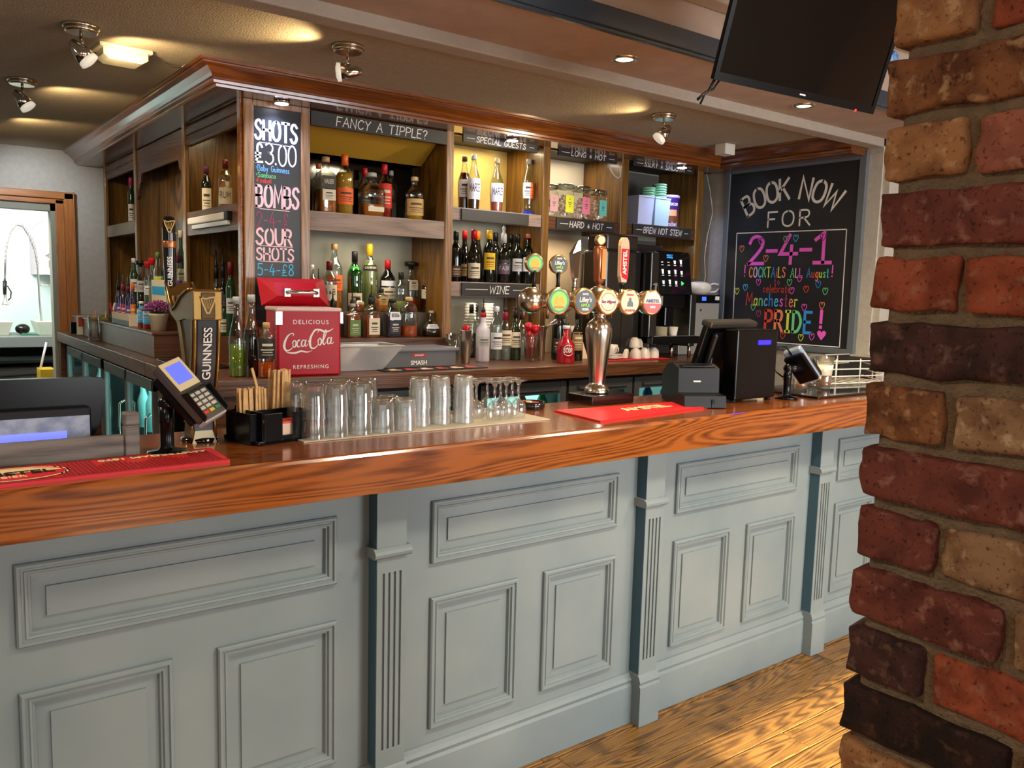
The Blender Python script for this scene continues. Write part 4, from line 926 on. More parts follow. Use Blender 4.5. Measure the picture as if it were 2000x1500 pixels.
BOTTLES = [
(1.734,3.860,1.942,0.0476,0.294,'square','clear',('amber',.45),[(.42,.62,'charcoal',1,'WALKER'),(.22,.4,'cream',1,'')],'tan',0,'tall square whisky bottle with slanted black label, left end of the upper whisky shelf','W'),
(1.759,4.000,1.942,0.0336,0.277,'square','clear',('amber',.5),[],'copper',0,'amber whisky bottle with copper cap half hidden behind the square black-labelled bottle','W'),
(1.835,3.860,1.942,0.0432,0.311,'round','clear',('gold',.75),[(.17,.43,'orange',1,'')],'orange',0,'tall gold whisky bottle with orange foil neck and orange label on the upper shelf','W'),
(2.005,3.980,1.942,0.0346,0.274,'round','clear',('amber',.7),[(.25,.4,'brown',1,'')],'red',0,'round-shouldered whiskey bottle with red cap standing behind the flask-shaped bottle','W'),
(1.987,3.870,1.942,0.0651,0.244,'flask','clear',('amber',.3),[(.12,.22,'cream',1,'')],'cleargrey',0,'broad flask-shaped whiskey bottle with a low cream label on the upper shelf','W'),
(2.092,3.930,1.942,0.0401,0.299,'round','clear',('red',.7),[(.2,.62,'red',1,'')],'red',0,'tall bottle with bright red cap and red label right of the flask-shaped one','W'),
(2.196,4.050,1.942,0.0304,0.294,'square','clear',('clearl',.4),[],'cleargrey',0,'clear square bottle half hidden behind the red-labelled bottle','W'),
(2.238,3.870,1.942,0.0486,0.241,'round','clear',('gold',.4),[(.12,.48,'kraft',1,'')],'cork',0,'short round bottle with cork stopper and sand label, alone on the upper shelf right','W'),
(1.720,4.000,1.462,0.0340,0.248,'round','clear',('orangered',.75),[(.3,.5,'white',1,'')],'white',0,'orange aperitif bottle with white cap behind the red drinks cooler','S'),
(1.715,3.900,1.335,0.0307,0.344,'round','clear',('darkred',.6),[(.1,.35,'gold',1,'')],'black',1,'dark red bottle with black pourer beside the red cooler lid','S'),
(1.786,3.930,1.462,0.0377,0.268,'round','clear',('amber',.5),[(.22,.52,'cream',1,'B&B')],'maroon',0,'bottle with maroon cap and cream label lettered in black, left of the green bottle','S'),
(1.855,4.020,1.462,0.0414,0.366,'round','clear',('amber',.55),[(.3,.52,'orange',1,'')],'tan',0,'tallest clear bottle with tan cap and orange label at the left of the spirits','S'),
(1.960,4.000,1.462,0.0392,0.329,'round','green',('greenl',.8),[(.1,.3,'cream',1,'')],'black',0,'bright green glass bottle with long black cap','S'),
(2.062,4.030,1.462,0.0413,0.378,'round','clear',('palegreen',.8),[(.58,.66,'black',1,'CAMPARI')],'yellow',0,'pale green liqueur bottle with long yellow cap','S'),
(2.165,4.020,1.462,0.0404,0.293,'round','dark',None,[(.2,.45,'cream',1,''),(.48,.58,'white',1,'')],'red',0,'dark round-shouldered bottle with dark red cap and cream label','S'),
(2.319,4.040,1.462,0.0385,0.272,'square','clear',('orangered',.3),[(.45,.65,'cream',1,'')],'blackflat',0,'square bottle with wide flat black stopper and cream label at the back','S'),
(2.390,3.970,1.462,0.0455,0.269,'round','dark2',None,[(.35,.58,'cream',1,'')],'cleargrey',1,'tall dark brown bourbon bottle with cream label at the right end of the spirits','S'),
(2.208,3.950,1.462,0.0360,0.224,'round','clear',('palegreen',.3),[],'black',0,'clear long-necked bottle with slim black cap behind the orange-filled bottle','S'),
(1.764,3.840,1.335,0.0319,0.232,'round','clear',('dark',.6),[(.15,.45,'silver',1,'')],'black',1,'small bottle with silver label and black pourer against the side of the red cooler','S'),
(1.870,3.840,1.335,0.0401,0.229,'square','clear',('amber2',.7),[(.08,.5,'green',1,'')],'cleargrey',1,'square whiskey bottle with green label in the front row','S'),
(1.946,3.930,1.462,0.0293,0.083,'square','clear',('amber2',.6),[(.5,.8,'cream',1,'')],'black',0,'squat bottle with tall cream label behind the green-labelled bottle','S'),
(1.976,3.840,1.335,0.0421,0.270,'square','clear',('amber2',.6),[(.08,.47,'cream',1,'')],'black',1,'square whiskey bottle with cream label and black pourer in the front row','S'),
(2.085,3.940,1.462,0.0326,0.134,'square','clear',('amber',.6),[(.3,.62,'kraft',1,'')],'black',0,'square bottle with brown paper label behind the front row','S'),
(2.095,3.840,1.335,0.0455,0.218,'flask','clear',('navy',.6),[(.1,.42,'navy',1,''),(.43,.62,'white',1,'GENTLEMAN')],'black',0,'flask-shaped whiskey bottle with white and navy label in the front row','S'),
(2.196,3.840,1.335,0.0488,0.227,'tallround','clear',('orangel',.3),[],'cork',0,'tall clear rounded bottle one third full of orange spirit','S'),
(2.334,3.840,1.335,0.0580,0.156,'decanter','clear',('dark',.35),[(.3,.45,'white',0,'')],'cleargrey',0,'squat onion-shaped decanter with a little dark liquid, front right of the spirits','S'),
(2.588,3.930,2.02,0.0370,0.323,'aper','clear',('darkred',.75),[(.25,.55,'white',1,'')],'brown',0,'dark red liqueur bottle with brown cap at the left of the special guests shelf','G'),
(2.603,3.860,2.02,0.0381,0.328,'aper','clear',('darkred',.55),[(.2,.55,'white',1,'MARIE')],'white',0,'liqueur bottle with white cap and white label over dark red liquid','G'),
(2.759,3.860,2.02,0.0389,0.324,'aper','clear',('pink',.38),[(.2,.52,'white',1,'MARIE')],'cream',0,'liqueur bottle one third full of pink liquid, in the middle of the special guests shelf','G'),
(2.981,3.860,2.02,0.0385,0.343,'waist','clear',('blue',.1),[(.3,.56,'whiteorange',1,'')],'cleargrey',0,'almost empty bottle with a little bright blue liquid and a waisted body','G'),
(2.534,3.920,1.632,0.0328,0.289,'wine','dark',None,[(.1,.32,'brown',1,'')],'black',0,'black wine bottle with brown label, first at the left of the wine shelf','V'),
(2.618,3.960,1.632,0.0319,0.299,'burg','dark',None,[(.12,.35,'kraft',1,'')],'red',0,'wine bottle with red cap and dull tan label, second from left','V'),
(2.750,4.020,1.632,0.0328,0.307,'burg','dark',None,[],'amber',0,'wine bottle with orange cap behind the cream-labelled one','V'),
(2.600,3.840,1.632,0.0369,0.298,'burg','dark',None,[(.08,.36,'cream',1,'')],'red',0,'wine bottle with red cap and large cream label at the front of the shelf','V'),
(2.711,3.850,1.632,0.0346,0.303,'wine','dark',None,[(.25,.56,'yellow',1,'')],'yellow',0,'wine bottle with yellow capsule and yellow shield label','V'),
(2.875,4.020,1.632,0.0333,0.306,'wine','dark',None,[],'black',0,'unlabelled black wine bottle behind the yellow-labelled one','V'),
(2.811,3.850,1.632,0.0380,0.332,'wine','dark',None,[(.2,.42,'purple',1,'FAIR'),(.43,.5,'charcoal',1,'')],'silverpour',0,'wine bottle with silver stopper and purple label','V'),
(2.973,4.000,1.632,0.0336,0.299,'wine','dark',None,[],'black',0,'plain dark wine bottle behind the purple-labelled one','V'),
(2.947,3.900,1.632,0.0344,0.297,'wine','dark',None,[(.25,.5,'silver',1,'')],'black',0,'dark wine bottle with pale grey label, second from the right of the wine shelf','V'),
(2.996,3.860,1.632,0.0359,0.301,'wine','dark',None,[(.25,.52,'white',1,'')],'coral',0,'dark wine bottle with white label and coral top at the right of the wine shelf','V'),
(2.634,3.900,1.21,0.0291,0.313,'wine','clear',('dark',.5),[],'black',0,'slim bottle with tall black cap at the back left under the wine shelf','U'),
(2.706,3.960,1.21,0.0297,0.318,'wine','clear',('dark',.4),[],'black',0,'slim clear bottle with black cap behind the white vodka bottle','U'),
(2.549,3.660,1.21,0.0373,0.340,'round','frost',None,[(.3,.5,'silver',1,'')],'redpour',0,'frosted white vodka bottle with red cap and black pourer','U'),
(2.676,3.715,1.21,0.0368,0.310,'round','clear',('clearl',.7),[(.2,.5,'white',1,'')],'white',0,'clear vodka bottle with white cap beside the frosted one','U'),
(2.724,3.698,1.21,0.0370,0.345,'round','clear',('clearl',.6),[(.3,.6,'cream',1,'')],'crimson',1,'clear bottle with crimson neck and cream label','U'),
(2.780,3.678,1.21,0.0328,0.355,'burg','green2',None,[(.25,.55,'cream',1,'')],'black',1,'dark green wine bottle with cream label and pourer on the counter','U'),
(2.955,3.850,1.21,0.0345,0.339,'round','clear',('clearl',.5),[],'black',1,'clear spirit bottle with black pourer behind the red muddlers','U'),
(3.041,3.621,1.21,0.0351,0.412,'bell','dark',None,[(.1,.3,'charcoal',1,'')],'black',0,'black bell-shaped liqueur bottle behind the red bottle under the beer taps','C'),
(2.934,3.424,1.21,0.0488,0.264,'bell','redglass',None,[(.18,.5,'redtext',0,'SOUR')],'clearpour',0,'squat red liqueur bottle lettered in white under the beer taps','C'),
(3.104,3.529,1.21,0.0348,0.300,'bell','dark',None,[(.2,.55,'cream2',1,'')],'black',0,'dark cream-liqueur bottle with tan scenic label under the beer taps','C'),
(1.360,4.510,1.955,0.0255,0.257,'round','dark',None,[(.05,.5,'cream',1,'')],'purple2',0,'black bottle with cream label on the upper shelf left of the shots board','L'),
(1.360,4.204,1.955,0.0342,0.253,'round','clear',('peach',.6),[(.1,.42,'cream',1,'RUM')],'maroon',0,'colourful rum bottle with maroon cap and cream label next to the corner post','L'),
(1.330,6.054,1.972,0.0206,0.317,'round','green3',None,[(.05,.4,'white',1,'')],'magenta',0,'slender green bottle with magenta cap on the shelf nearest the kitchen','L'),
(1.430,4.594,1.335,0.0210,0.440,'round','brown',('gold',.5),[(.3,.5,'yellow',1,'')],'black',1,'tall brown bottle with yellow label and pourer in the bay left of the shots board','L'),
(1.430,4.481,1.335,0.0206,0.445,'round','dark',None,[],'black',1,'plain black bottle with pourer in the bay left of the shots board','L'),
(1.340,4.082,1.335,0.0239,0.380,'round','green3',None,[(.3,.5,'silver',1,'')],'maroon',0,'dark green bottle with maroon cap beside the corner post','L'),
(1.340,4.175,1.335,0.0320,0.203,'flask','green3',None,[(.1,.5,'cream',1,'')],'black',1,'broad green bottle with cream and black label by the glass bottles of syrup','L'),
(1.340,4.288,1.335,0.0235,0.136,'flask','dark',None,[(.1,.6,'silver',0,'')],'black',1,'low dark bottle with outlined label beside the stout tap','L'),
(1.430,4.941,1.335,0.0208,0.326,'round','clear',('red',.4),[(.3,.6,'white',1,'')],'redpour',0,'clear bottle with red neck band and pourer behind the stout tap','L'),
(1.100,5.384,1.338,0.0168,0.300,'wine','violet',None,[(.12,.5,'violetlab',1,'')],'black',1,'first of the dark flavoured syrup bottles in the carton nearest the kitchen','P'),
(1.100,5.263,1.338,0.0165,0.295,'wine','violet',None,[(.12,.5,'crimsonlab',1,'')],'crimson',1,'second syrup bottle in the carton, crimson neck','P'),
(1.100,5.133,1.338,0.0162,0.283,'wine','violet',None,[(.12,.5,'violetlab',1,'')],'purple2',1,'third syrup bottle in the carton, purple neck','P'),
(1.100,5.021,1.338,0.0159,0.249,'wine','violet',None,[(.12,.5,'orangelab',1,'')],'orange',0,'fourth syrup bottle in the carton, orange neck','P'),
(1.240,5.617,1.43,0.0242,0.317,'round','green3',None,[(.3,.55,'white',1,'')],'white',0,'green gin bottle with white cap behind the syrup bottles','P'),
(1.240,5.445,1.43,0.0236,0.275,'round','clear',('dark',.5),[(.35,.6,'silver',1,'')],'blackflat',0,'round bottle with black stopper beside the green gin bottle','P'),
(1.240,5.270,1.43,0.0229,0.273,'round','clear',('clearl',.7),[(.3,.5,'white',1,'')],'redflat',0,'clear gin bottle with red stopper in front of the centre panel','P'),
(1.240,5.162,1.43,0.0225,0.292,'round','clear',('palegreen',.4),[],'redflat',0,'clear bottle with red cap left of the green-and-white capped one','P'),
(1.240,5.035,1.43,0.0250,0.351,'square','clear',('limey',.5),[(.3,.55,'limelab',1,'')],'greenwhite',0,'clear gin bottle with green and white cap','P'),
(1.240,4.925,1.43,0.0231,0.247,'round','clear',('clearl',.4),[(.3,.6,'navy',1,'')],'black',0,'clear bottle with navy label behind the stout handle','P'),
(1.350,5.035,1.43,0.0239,0.345,'round','clear',('pinkpale',.5),[(.25,.5,'violetlab',1,'')],'purple2',0,'bottle with purple neck and pale pink spirit right of the stout handle','P'),
(1.380,5.082,1.43,0.0226,0.485,'round','green3',None,[(.3,.5,'cream',1,'')],'cream',0,'tallest green bottle with cream cap right of the stout handle','P'),
(1.100,4.833,1.338,0.0237,0.155,'square','clear',('orangered',.7),[(.2,.8,'wave',1,'')],'white',0,'orange aperitif bottle with bright blue wave label beside the flowers','P'),
(1.100,4.710,1.338,0.0219,0.139,'square','clear',('orangered',.7),[(.2,.8,'wave',1,'')],'white',0,'second orange bottle with bright blue wave label, partly behind the flowers','P'),
]
for q in BOTTLES: bottle(*q)
# carton holding the syrup bottles
t = thing('bottle_carton', 'pale carton tray holding the row of dark syrup bottles', 'carton', (1.1, 5.2, 1.338))
MB().box(1.068, 1.075, 4.98, 5.43, 1.339, 1.405).box(1.075, 1.13, 4.975, 4.98, 1.339, 1.405).box(1.075, 1.13, 5.43, 5.435, 1.339, 1.405).build('tray', mat('carton_cream', 'd6c4ae', .8), t)
MB().box(1.0665, 1.068, 4.99, 5.42, 1.34, 1.368).build('print_band', m_blackm, t)
# clear display box with blue bands
t = thing('display_box', 'clear display box with pale front and bright blue bands behind the orange bottles', 'box', (1.2, 4.9, 1.43))
MB().box(1.19, 1.235, 4.68, 4.98, 1.46, 1.60).build('box_body', mat('display_pale', 'd8c9a8', .5), t)
MB().box(1.188, 1.19, 4.70, 4.96, 1.52, 1.565).build('band', mat('label_wave', HEX['wave'], .6), t)
MB().box(1.16, 1.60, 4.66, 5.66, 1.338, 1.43).build('bottle_step', m_dark, cab)
# flower pot
t = thing('potted_heather', 'cream pot of pink-purple heather on the left end of the cabinet plinth', 'potted plant', (1.12, 4.56, 1.338))
MB().lathe((1.12, 4.56, 1.339), [(.036, 0), (.047, .075), (.050, .078), (.050, .088), (.044, .088), (.042, .07)], 24).build('pot', mat('pot_cream', 'cfc2a6', .6), t)
rn = random.Random(3); fo = MB(); le = MB()
for q in range(330):
    a = rn.uniform(0, 6.28); e = rn.uniform(0, 1)**.6; rr = .078*e; p = Vector((1.12+rr*math.cos(a), 4.56+rr*math.sin(a), 1.435+.055*math.sqrt(max(0, 1-e*e))*rn.uniform(.5, 1.1)))
    fo.ball(p, rn.uniform(.003, .006), 6)
    if q % 2: le.tube([(1.12+(p.x-1.12)*.2, 4.56+(p.y-4.56)*.2, 1.42), ((p.x+1.12)/2, (p.y+4.56)/2, (p.z+1.43)/2), p], .0012, 4)
o = fo.build('blossom', mat('heather_pink', 'b04a98', .8, c2='7a2c6a', scale=60), t); o['kind'] = 'stuff'
o = le.build('foliage', mat('heather_stem', '5a6a4a', .8), t); o['kind'] = 'stuff'

# marshmallow jars
def jar(x, y, z, r, h, lab, labname):
    t = thing('storage_jar', 'square glass jar of marshmallows with a %s label' % labname, 'jar', (x, y, z), 'glass jars on the long and hot shelf')
    MB().lathe((x, y, z), [(.001, .001), (r, .001), (r*1.03, .01), (r*1.03, h*.74), (r*.86, h*.8), (r*.86, h*.84)], 24, sq=.7).build('glass_body', glass('jar_glass', 'fbfdfb', .5), t)
    MB().lathe((x, y, z), [(r*.9, h*.84), (r*1.05, h*.85), (r*1.05, h*.97), (r*.9, h), (.001, h)], 24, sq=.7).build('lid', glass('jar_lid_glass', 'c9cfc8', 1.3), t)
    rn = random.Random(labname); mb = MB()
    for k in range(60):
        zz = rn.uniform(.012, h*.66); a = rn.uniform(0, 6.28); rr = r*rn.uniform(.4, .74)
        mb.ball((x+rr*math.cos(a), y+rr*math.sin(a), z+zz), .0085, 6, sz=.8)
    o = mb.build('marshmallows', mat('marshmallow_mix', 'fbf2e8', .8, c2='eab8b4', scale=25), t); o['kind'] = 'stuff'
    lb = MB().box(x-r*.62, x+r*.62, y-r*.98, y-r*.955, z+h*.16, z+h*.66).build('label', mat('jar_label_'+labname.replace(' ', '_'), lab, .6), t, labname+' label')
    F = fplane(x-r*.62, z+h*.16, y-r*.98-.0002); mb = MB()
    for (a, b_, c_, d_) in ((.45, .75, .55, .8), (.3, .55, .7, .59), (.35, .45, .65, .48), (.4, .33, .6, .36)):
        mb.box(x-r*.62+r*1.24*a, x-r*.62+r*1.24*c_, y-r*.98-.0006, y-r*.98, z+h*(.16+.5*b_), z+h*(.16+.5*d_))
    mb.build('label_print', m_blackm, lb)
jar(3.100, 3.81, 2.0245, .047, .185, 'c99aa0', 'dull pink'); jar(3.225, 3.82, 2.0245, .050, .20, 'e8e838', 'bright yellow')
jar(3.345, 3.81, 2.0245, .050, .195, 'f88aa6', 'bright pink'); jar(3.475, 3.80, 2.0245, .047, .185, '6cd0c4', 'turquoise')
# hot chocolate tin, tubs, lids
t = thing('drinking_chocolate_tin', 'purple drinking chocolate tin with a cup printed on it', 'tin', (4.155, 3.86, 2.03))
MB().lathe((4.155, 3.86, 2.031), [(.070, 0), (.071, .003), (.071, .185), (.073, .187), (.073, .195)], 32).build('body', mat('tin_purple', '4a2580', .35), t)
MB().lathe((4.155, 3.86, 2.224), [(.073, 0), (.074, .002), (.074, .012), (.07, .016), (.001, .016)], 32).build('lid', mat('tin_lid', 'b9a8b8', .4), t)
def cyl_patch(c, r, a0, a1, z0, z1, n=12):
    vs = [(c[0]+r*math.cos(a0+(a1-a0)*i/n), c[1]+r*math.sin(a0+(a1-a0)*i/n), z) for z in (z0, z1) for i in range(n+1)]
    return vs, [(i, i+1, n+2+i, n+1+i) for i in range(n)]
MB().add(*cyl_patch((4.155, 3.86), .0718, -2.7, -1.1, 2.06, 2.13), True).build('cup_print', mat('tin_brown', '6a3018', .5), t)
MB().add(*cyl_patch((4.155, 3.86), .0722, -2.3, -1.5, 2.105, 2.145), True).build('froth_print', mat('tin_froth', 'd89a68', .5), t)
for (s_, a0, a1, z0, z1) in (('Cocoa', -2.35, -1.45, 2.18, 2.205), ('Instant', -2.4, -1.4, 2.045, 2.062)):
    mb = MB(); xx = 0; wds = [.1]*1
    tx = 'SOUR'
for (word, z0, hh) in (('Cadbury', 2.172, .03), ('instant', 2.04, .03)):
    mb = MB(); Fp = lambda a, b_, l: (4.155+.0726*math.cos(-2.45+a*1.1), 3.86+.0726*math.sin(-2.45+a*1.1), z0+b_*hh); xx = 0
    seq = {'Cadbury': 'Camerey', 'instant': 'instant'}[word]
    seq = 'Cocoa' if word == 'Cadbury' else 'instant'
    tot = sum(GL[c][0]+.2 for c in seq)
    for c in seq:
        w_, st = strokes(c)
        for p in st: ribbon(mb, [(xx+a/tot, b_) for a, b_ in p], .05, Fp)
        xx += (w_+.2)/tot
    mb.build('lettering', m_white, t)
m_tub = mat('tub_milky_plastic', 'c3c9e0', .35); m_tub2 = mat('tub_pale_blue_plastic', 'b5cfd8', .35)
for (x, mm, lb) in ((3.865, m_tub, 'milky white plastic tub, the left one on the shelf above the coffee machine'), (4.015, m_tub2, 'pale blue-white plastic tub, the right one under the green lids')):
    t = thing('plastic_tub', lb, 'tub', (x, 3.84, 2.03))
    MB().hexa([(x-.062, 3.785, 2.029), (x+.062, 3.785, 2.029), (x+.062, 3.93, 2.029), (x-.062, 3.93, 2.029), (x-.07, 3.775, 2.205), (x+.07, 3.775, 2.205), (x+.07, 3.94, 2.205), (x-.07, 3.94, 2.205)]).build('tub_body', mm, t)
    MB().bbox(x-.072, x+.072, 3.772, 3.942, 2.2, 2.21, .002).build('rim', mm, t)
m_lid = mat('lid_mint_plastic', '8fcaa0', .4)
L0 = None
for (x, nlid, lb) in ((3.93, 4, 'left'), (4.035, 6, 'right')):
    for k in range(nlid):
        if L0 is None:
            L0 = thing('cup_lid', 'x', 'lid', (x, 3.83, 2.211), 'mint green cup lids stacked on the tubs')
            MB().lathe((x, 3.83, 2.211), [(.04, 0), (.046, .004), (.046, .010), (.041, .013), (.038, .011), (.001, .011)], 24).build('lid_rim', m_lid, L0)
            o = L0
        else: o = copytree(L0, (x-3.93, 0, k*.0155))
        pos = 'at the bottom' if k == 0 else ('on top' if k == nlid-1 else ['second', 'third', 'fourth', 'fifth'][k-1]+' from the bottom')
        o['label'] = 'mint green plastic lid %s of the %s stack above the tubs' % (pos, lb)
tag(MB().tube([(3.50, 3.745, 2.365), (3.505, 3.735, 2.33), (3.53, 3.73, 2.30), (3.565, 3.73, 2.285), (3.59, 3.735, 2.30), (3.595, 3.745, 2.335), (3.60, 3.75, 2.365)], .003, 6).build('cable_loop', m_white), 'white cable loop hanging below the LONG & HOT sign', 'cable')
tag(MB().tube([(4.40, 3.76, 2.40), (4.43, 3.75, 2.3), (4.46, 3.74, 2.15), (4.42, 3.74, 2.0), (4.40, 3.74, 1.85), (4.42, 3.74, 1.72), (4.39, 3.74, 1.62), (4.40, 3.75, 1.4)], .0025, 6).build('wall_cable', mat('cable_beige', 'c2b8a4', .6)), 'thin beige cable running down the end of the cabinet', 'cable')
tag(MB().tube([(4.478, 3.62, 2.40), (4.47, 3.4, 2.415), (4.47, 3.2, 2.43), (4.47, 2.9, 2.445), (4.47, 2.68, 2.45)], .0035, 6).build('wall_cable', mat('cable_beige', 'c2b8a4', .6)), 'beige cable clipped along the cornice above the big chalkboard', 'cable')
# white plastic holder on the left shelf lip
t = thing('label_printer_bar', 'white plastic clip bar fixed to the shelf edge left of the shots board', 'holder', (1.27, 4.2, 1.9))
MB().bbox(1.262, 1.284, 3.92, 4.52, 1.888, 1.922, .006).build('upper_bar', m_white, t)
MB().bbox(1.266, 1.284, 3.90, 4.46, 1.862, 1.884, .004).build('lower_bar', mat('bar_pale_grey', 'cfd2da', .5), t)
MB().bbox(1.260, 1.286, 3.88, 3.93, 1.885, 1.925, .004).build('end_cap', m_blackm, t)

# shakers and muddlers beneath the wine shelf
def tin(x, y, z, r, h, label, lid=None):
    t = thing('cocktail_shaker', label, 'shaker', (x, y, z), 'shaker tins')
    MB().lathe((x, y, z), [(r*.72, 0), (r*.75, .003), (r, h), (r*1.03, h+.003), (r*.97, h), (r*.7, .01), (.001, .01)], 24, caps=False).build('tin_body', m_pewter, t); return t
t = tin(2.393, 3.59, 1.211, .030, .17, 'steel shaker tin with a red spoon head in it, left of the frosted vodka')
MB().ball((2.393, 3.59, 1.39), .022, 12).build('red_head', mat('muddler_red', 'b3121c', .2), t)
t = thing('cocktail_glass', 'tall plain glass beside the left shaker tin', 'glass', (2.36, 3.66, 1.211)); MB().lathe((2.36, 3.66, 1.211), [(.001, .001), (.03, .001), (.04, .15), (.038, .15), (.028, .01)], 20, caps=False).build('glass_body', glass('tumbler_glass', 'eef2f0', .8), t)
tin(2.905, 3.60, 1.211, .026, .19, 'steel shaker tin to the right of the red muddlers')
t = tag(MB().tube([(2.93, 3.60, 1.38), (2.955, 3.585, 1.42), (2.985, 3.575, 1.44), (3.0, 3.57, 1.435), (2.99, 3.575, 1.42), (2.96, 3.59, 1.405)], .005, 8).build('strainer_handle', m_pewter), 'metal strainer handle sticking out of the right shaker tin', 'strainer')
t = thing('muddler_glass', 'pint glass holding two red plastic muddlers with round heads', 'glass', (2.827, 3.60, 1.211))
MB().lathe((2.827, 3.60, 1.211), [(.001, .001), (.028, .001), (.04, .145), (.038, .145), (.026, .01)], 20, caps=False).build('glass_body', glass('tumbler_glass', 'eef2f0', .8), t)
m_mr = mat('muddler_red', 'b3121c', .2)
for (dx, zz, lb) in ((-.022, 1.40, 'left red muddler in the pint glass, its round head higher'), (.02, 1.385, 'right red muddler in the pint glass')):
    q = thing('muddler', lb, 'muddler', (2.827+dx, 3.60, 1.22)); MB().cyl((2.827+dx*.5, 3.60, 1.225), (2.827+dx, 3.59, zz-.02), .011, .013).build('handle', m_mr, q); MB().ball((2.827+dx, 3.59, zz), .026, 16).build('round_head', m_mr, q)
# stacked paper cups at the back
for (x, lb) in ((2.68, 'left column of stacked white paper cups behind the vodka bottles'), (2.80, 'right column of stacked white paper cups behind the vodka bottles')):
    t = thing('paper_cup_stack', lb, 'cups', (x, 3.98, 1.211)); n = 14
    for k in range(n): MB().lathe((x, 3.98, 1.212+.215-.0+(k-n)*.0165+.06), [(.026, .0), (.034, .04), (.036, .042), (.036, .046)], 16).build('paper_cup', mat('paper_white', 'd8d4cc', .7), t)
    
# open storage tub, grey drinks box, printed bar mat
t = thing('clear_storage_tub', 'cloudy clear plastic scoop bin to the right of the red cooler', 'tub', (1.75, 3.55, 1.211))
m_clr = glass('cloudy_plastic', 'd9d4cd', .5, .25, milk=.45)
o_ = [(1.62, 3.44), (1.83, 3.44), (1.83, 3.60), (1.62, 3.60)]; to = [(1.60, 3.40), (1.92, 3.40), (1.92, 3.63), (1.60, 3.63)]
def ring4(mb, A, za, B, zb):
    vs = [(a, b_, za) for a, b_ in A]+[(a, b_, zb) for a, b_ in B]; mb.add(vs, [(i, (i+1) % 4, 4+(i+1) % 4, 4+i) for i in range(4)])
mb = MB(); ring4(mb, o_, 1.213, to, 1.325); mb.add([(a, b_, 1.213) for a, b_ in o_], [(0, 1, 2, 3)])
s2 = [(a+(.004 if a < 1.7 else -.004), b_+(.004 if b_ < 3.5 else -.004)) for a, b_ in to]
mb.build('tub_wall', m_clr, t); MB().tube([(a, b_, 1.325) for a, b_ in to], .004, 6, closed=True).build('rim', mat('cloudy_rim', 'b5b0a8', .3), t)
t = thing('grey_drinks_box', 'flat dark grey promotional box with a small red badge and the word SMASH', 'box', (2.05, 3.6, 1.211))
MB().bbox(1.825, 2.275, 3.50, 3.72, 1.211, 1.29, .003).build('box_body', m_grey, t); MB().bbox(1.815, 2.29, 3.49, 3.73, 1.288, 1.303, .003).build('lid', mat('grey_lid', '6a6a6e', .5), t)
text_obj('SMASH', .030, frame((2.06, 3.4985, 1.232), (1, 0, 0), (0, 0, 1)), m_white, t, bold=.0006)
MB().box(2.02, 2.10, 3.4975, 3.4995, 1.262, 1.277).build('badge', mat('badge_red', 'b01c26', .5), t); text_obj('SMIRNOFF', .011, frame((2.06, 3.497, 1.269), (1, 0, 0), (0, 0, 1)), m_white, t)
t = thing('printed_bar_runner', 'black bar runner printed with red and cream cans in front of the grey box', 'bar mat', (2.1, 3.38, 1.211))
MB().box(1.80, 2.36, 3.34, 3.44, 1.2105, 1.2145).build('runner', m_blackm, t)
for k in range(6):
    MB().bbox(1.83+k*.085, 1.89+k*.085, 3.36, 3.385, 1.2145, 1.2165, .001).bbox(1.845+k*.085, 1.88+k*.085, 3.395, 3.42, 1.2145, 1.2165, .001).build('printed_can', mat('runner_red' if k % 2 else 'runner_cream', 'b3403e' if k % 2 else 'dcb9a2', .6), t)

# red drinks cooler
cl = thing('drinks_cooler', 'red vintage picnic cooler with its lid propped open', 'cooler', (1.4, 3.5, 1.211))
m_cr = mat('cooler_red', 'aa0019', .42, spec=.3)
Mc = Matrix.Translation((1.292, 3.352, 1.211)) @ Matrix.Rotation(R(-7), 4, 'Z')
MB().bbox(0, .272, 0, .20, 0, .285, .008).xf(Mc).build('cooler_body', m_cr, cl)
MB().bbox(-.004, .276, -.004, .204, .272, .289, .006).xf(Mc).build('rim', mat('cooler_rim', 'd0a8a0', .35), cl)
lidp = MB(); 
# open lid leaning back: bevelled shallow pan
L_ = [(-.015, .215, .29), (.287, .215, .29), (.287, .30, .412), (-.015, .30, .412)]
i_ = [(.045, .170, .335), (.227, .170, .335), (.227, .225, .393), (.045, .225, .393)]
lidp.add(L_+i_, [(4, 5, 6, 7), (0, 1, 5, 4), (1, 2, 6, 5), (2, 3, 7, 6), (3, 0, 4, 7), (3, 2, 1, 0)]).xf(Mc).build('lid', m_cr, cl)
lh = MB().tube([(.085, .172, .345), (.085, .155, .35), (.10, .15, .352), (.20, .15, .352), (.212, .155, .35), (.212, .172, .345)], .009, 10).bbox(.07, .1, .16, .185, .33, .37, .003).bbox(.198, .228, .16, .185, .33, .37, .003).xf(Mc).build('lid_handle', m_chrome, cl)
MB().bbox(-.012, .02, -.012, -.004, .215, .275, .003).xf(Mc).build('latch', m_chrome, cl); MB().bbox(.268, .285, .0, .03, .22, .275, .004).xf(Mc).build('latch', m_chrome, cl)
Fm = Mc @ frame((.141, -.0025, .0), (1, 0, 0), (0, 0, 1))
text_obj('DELICIOUS', .026, Mc @ frame((.141, -.0012, .228), (1, 0, 0), (0, 0, 1)), m_white, cl, space=1.25)
text_obj('REFRESHING', .023, Mc @ frame((.141, -.0012, .038), (1, 0, 0), (0, 0, 1)), m_white, cl, space=1.25)
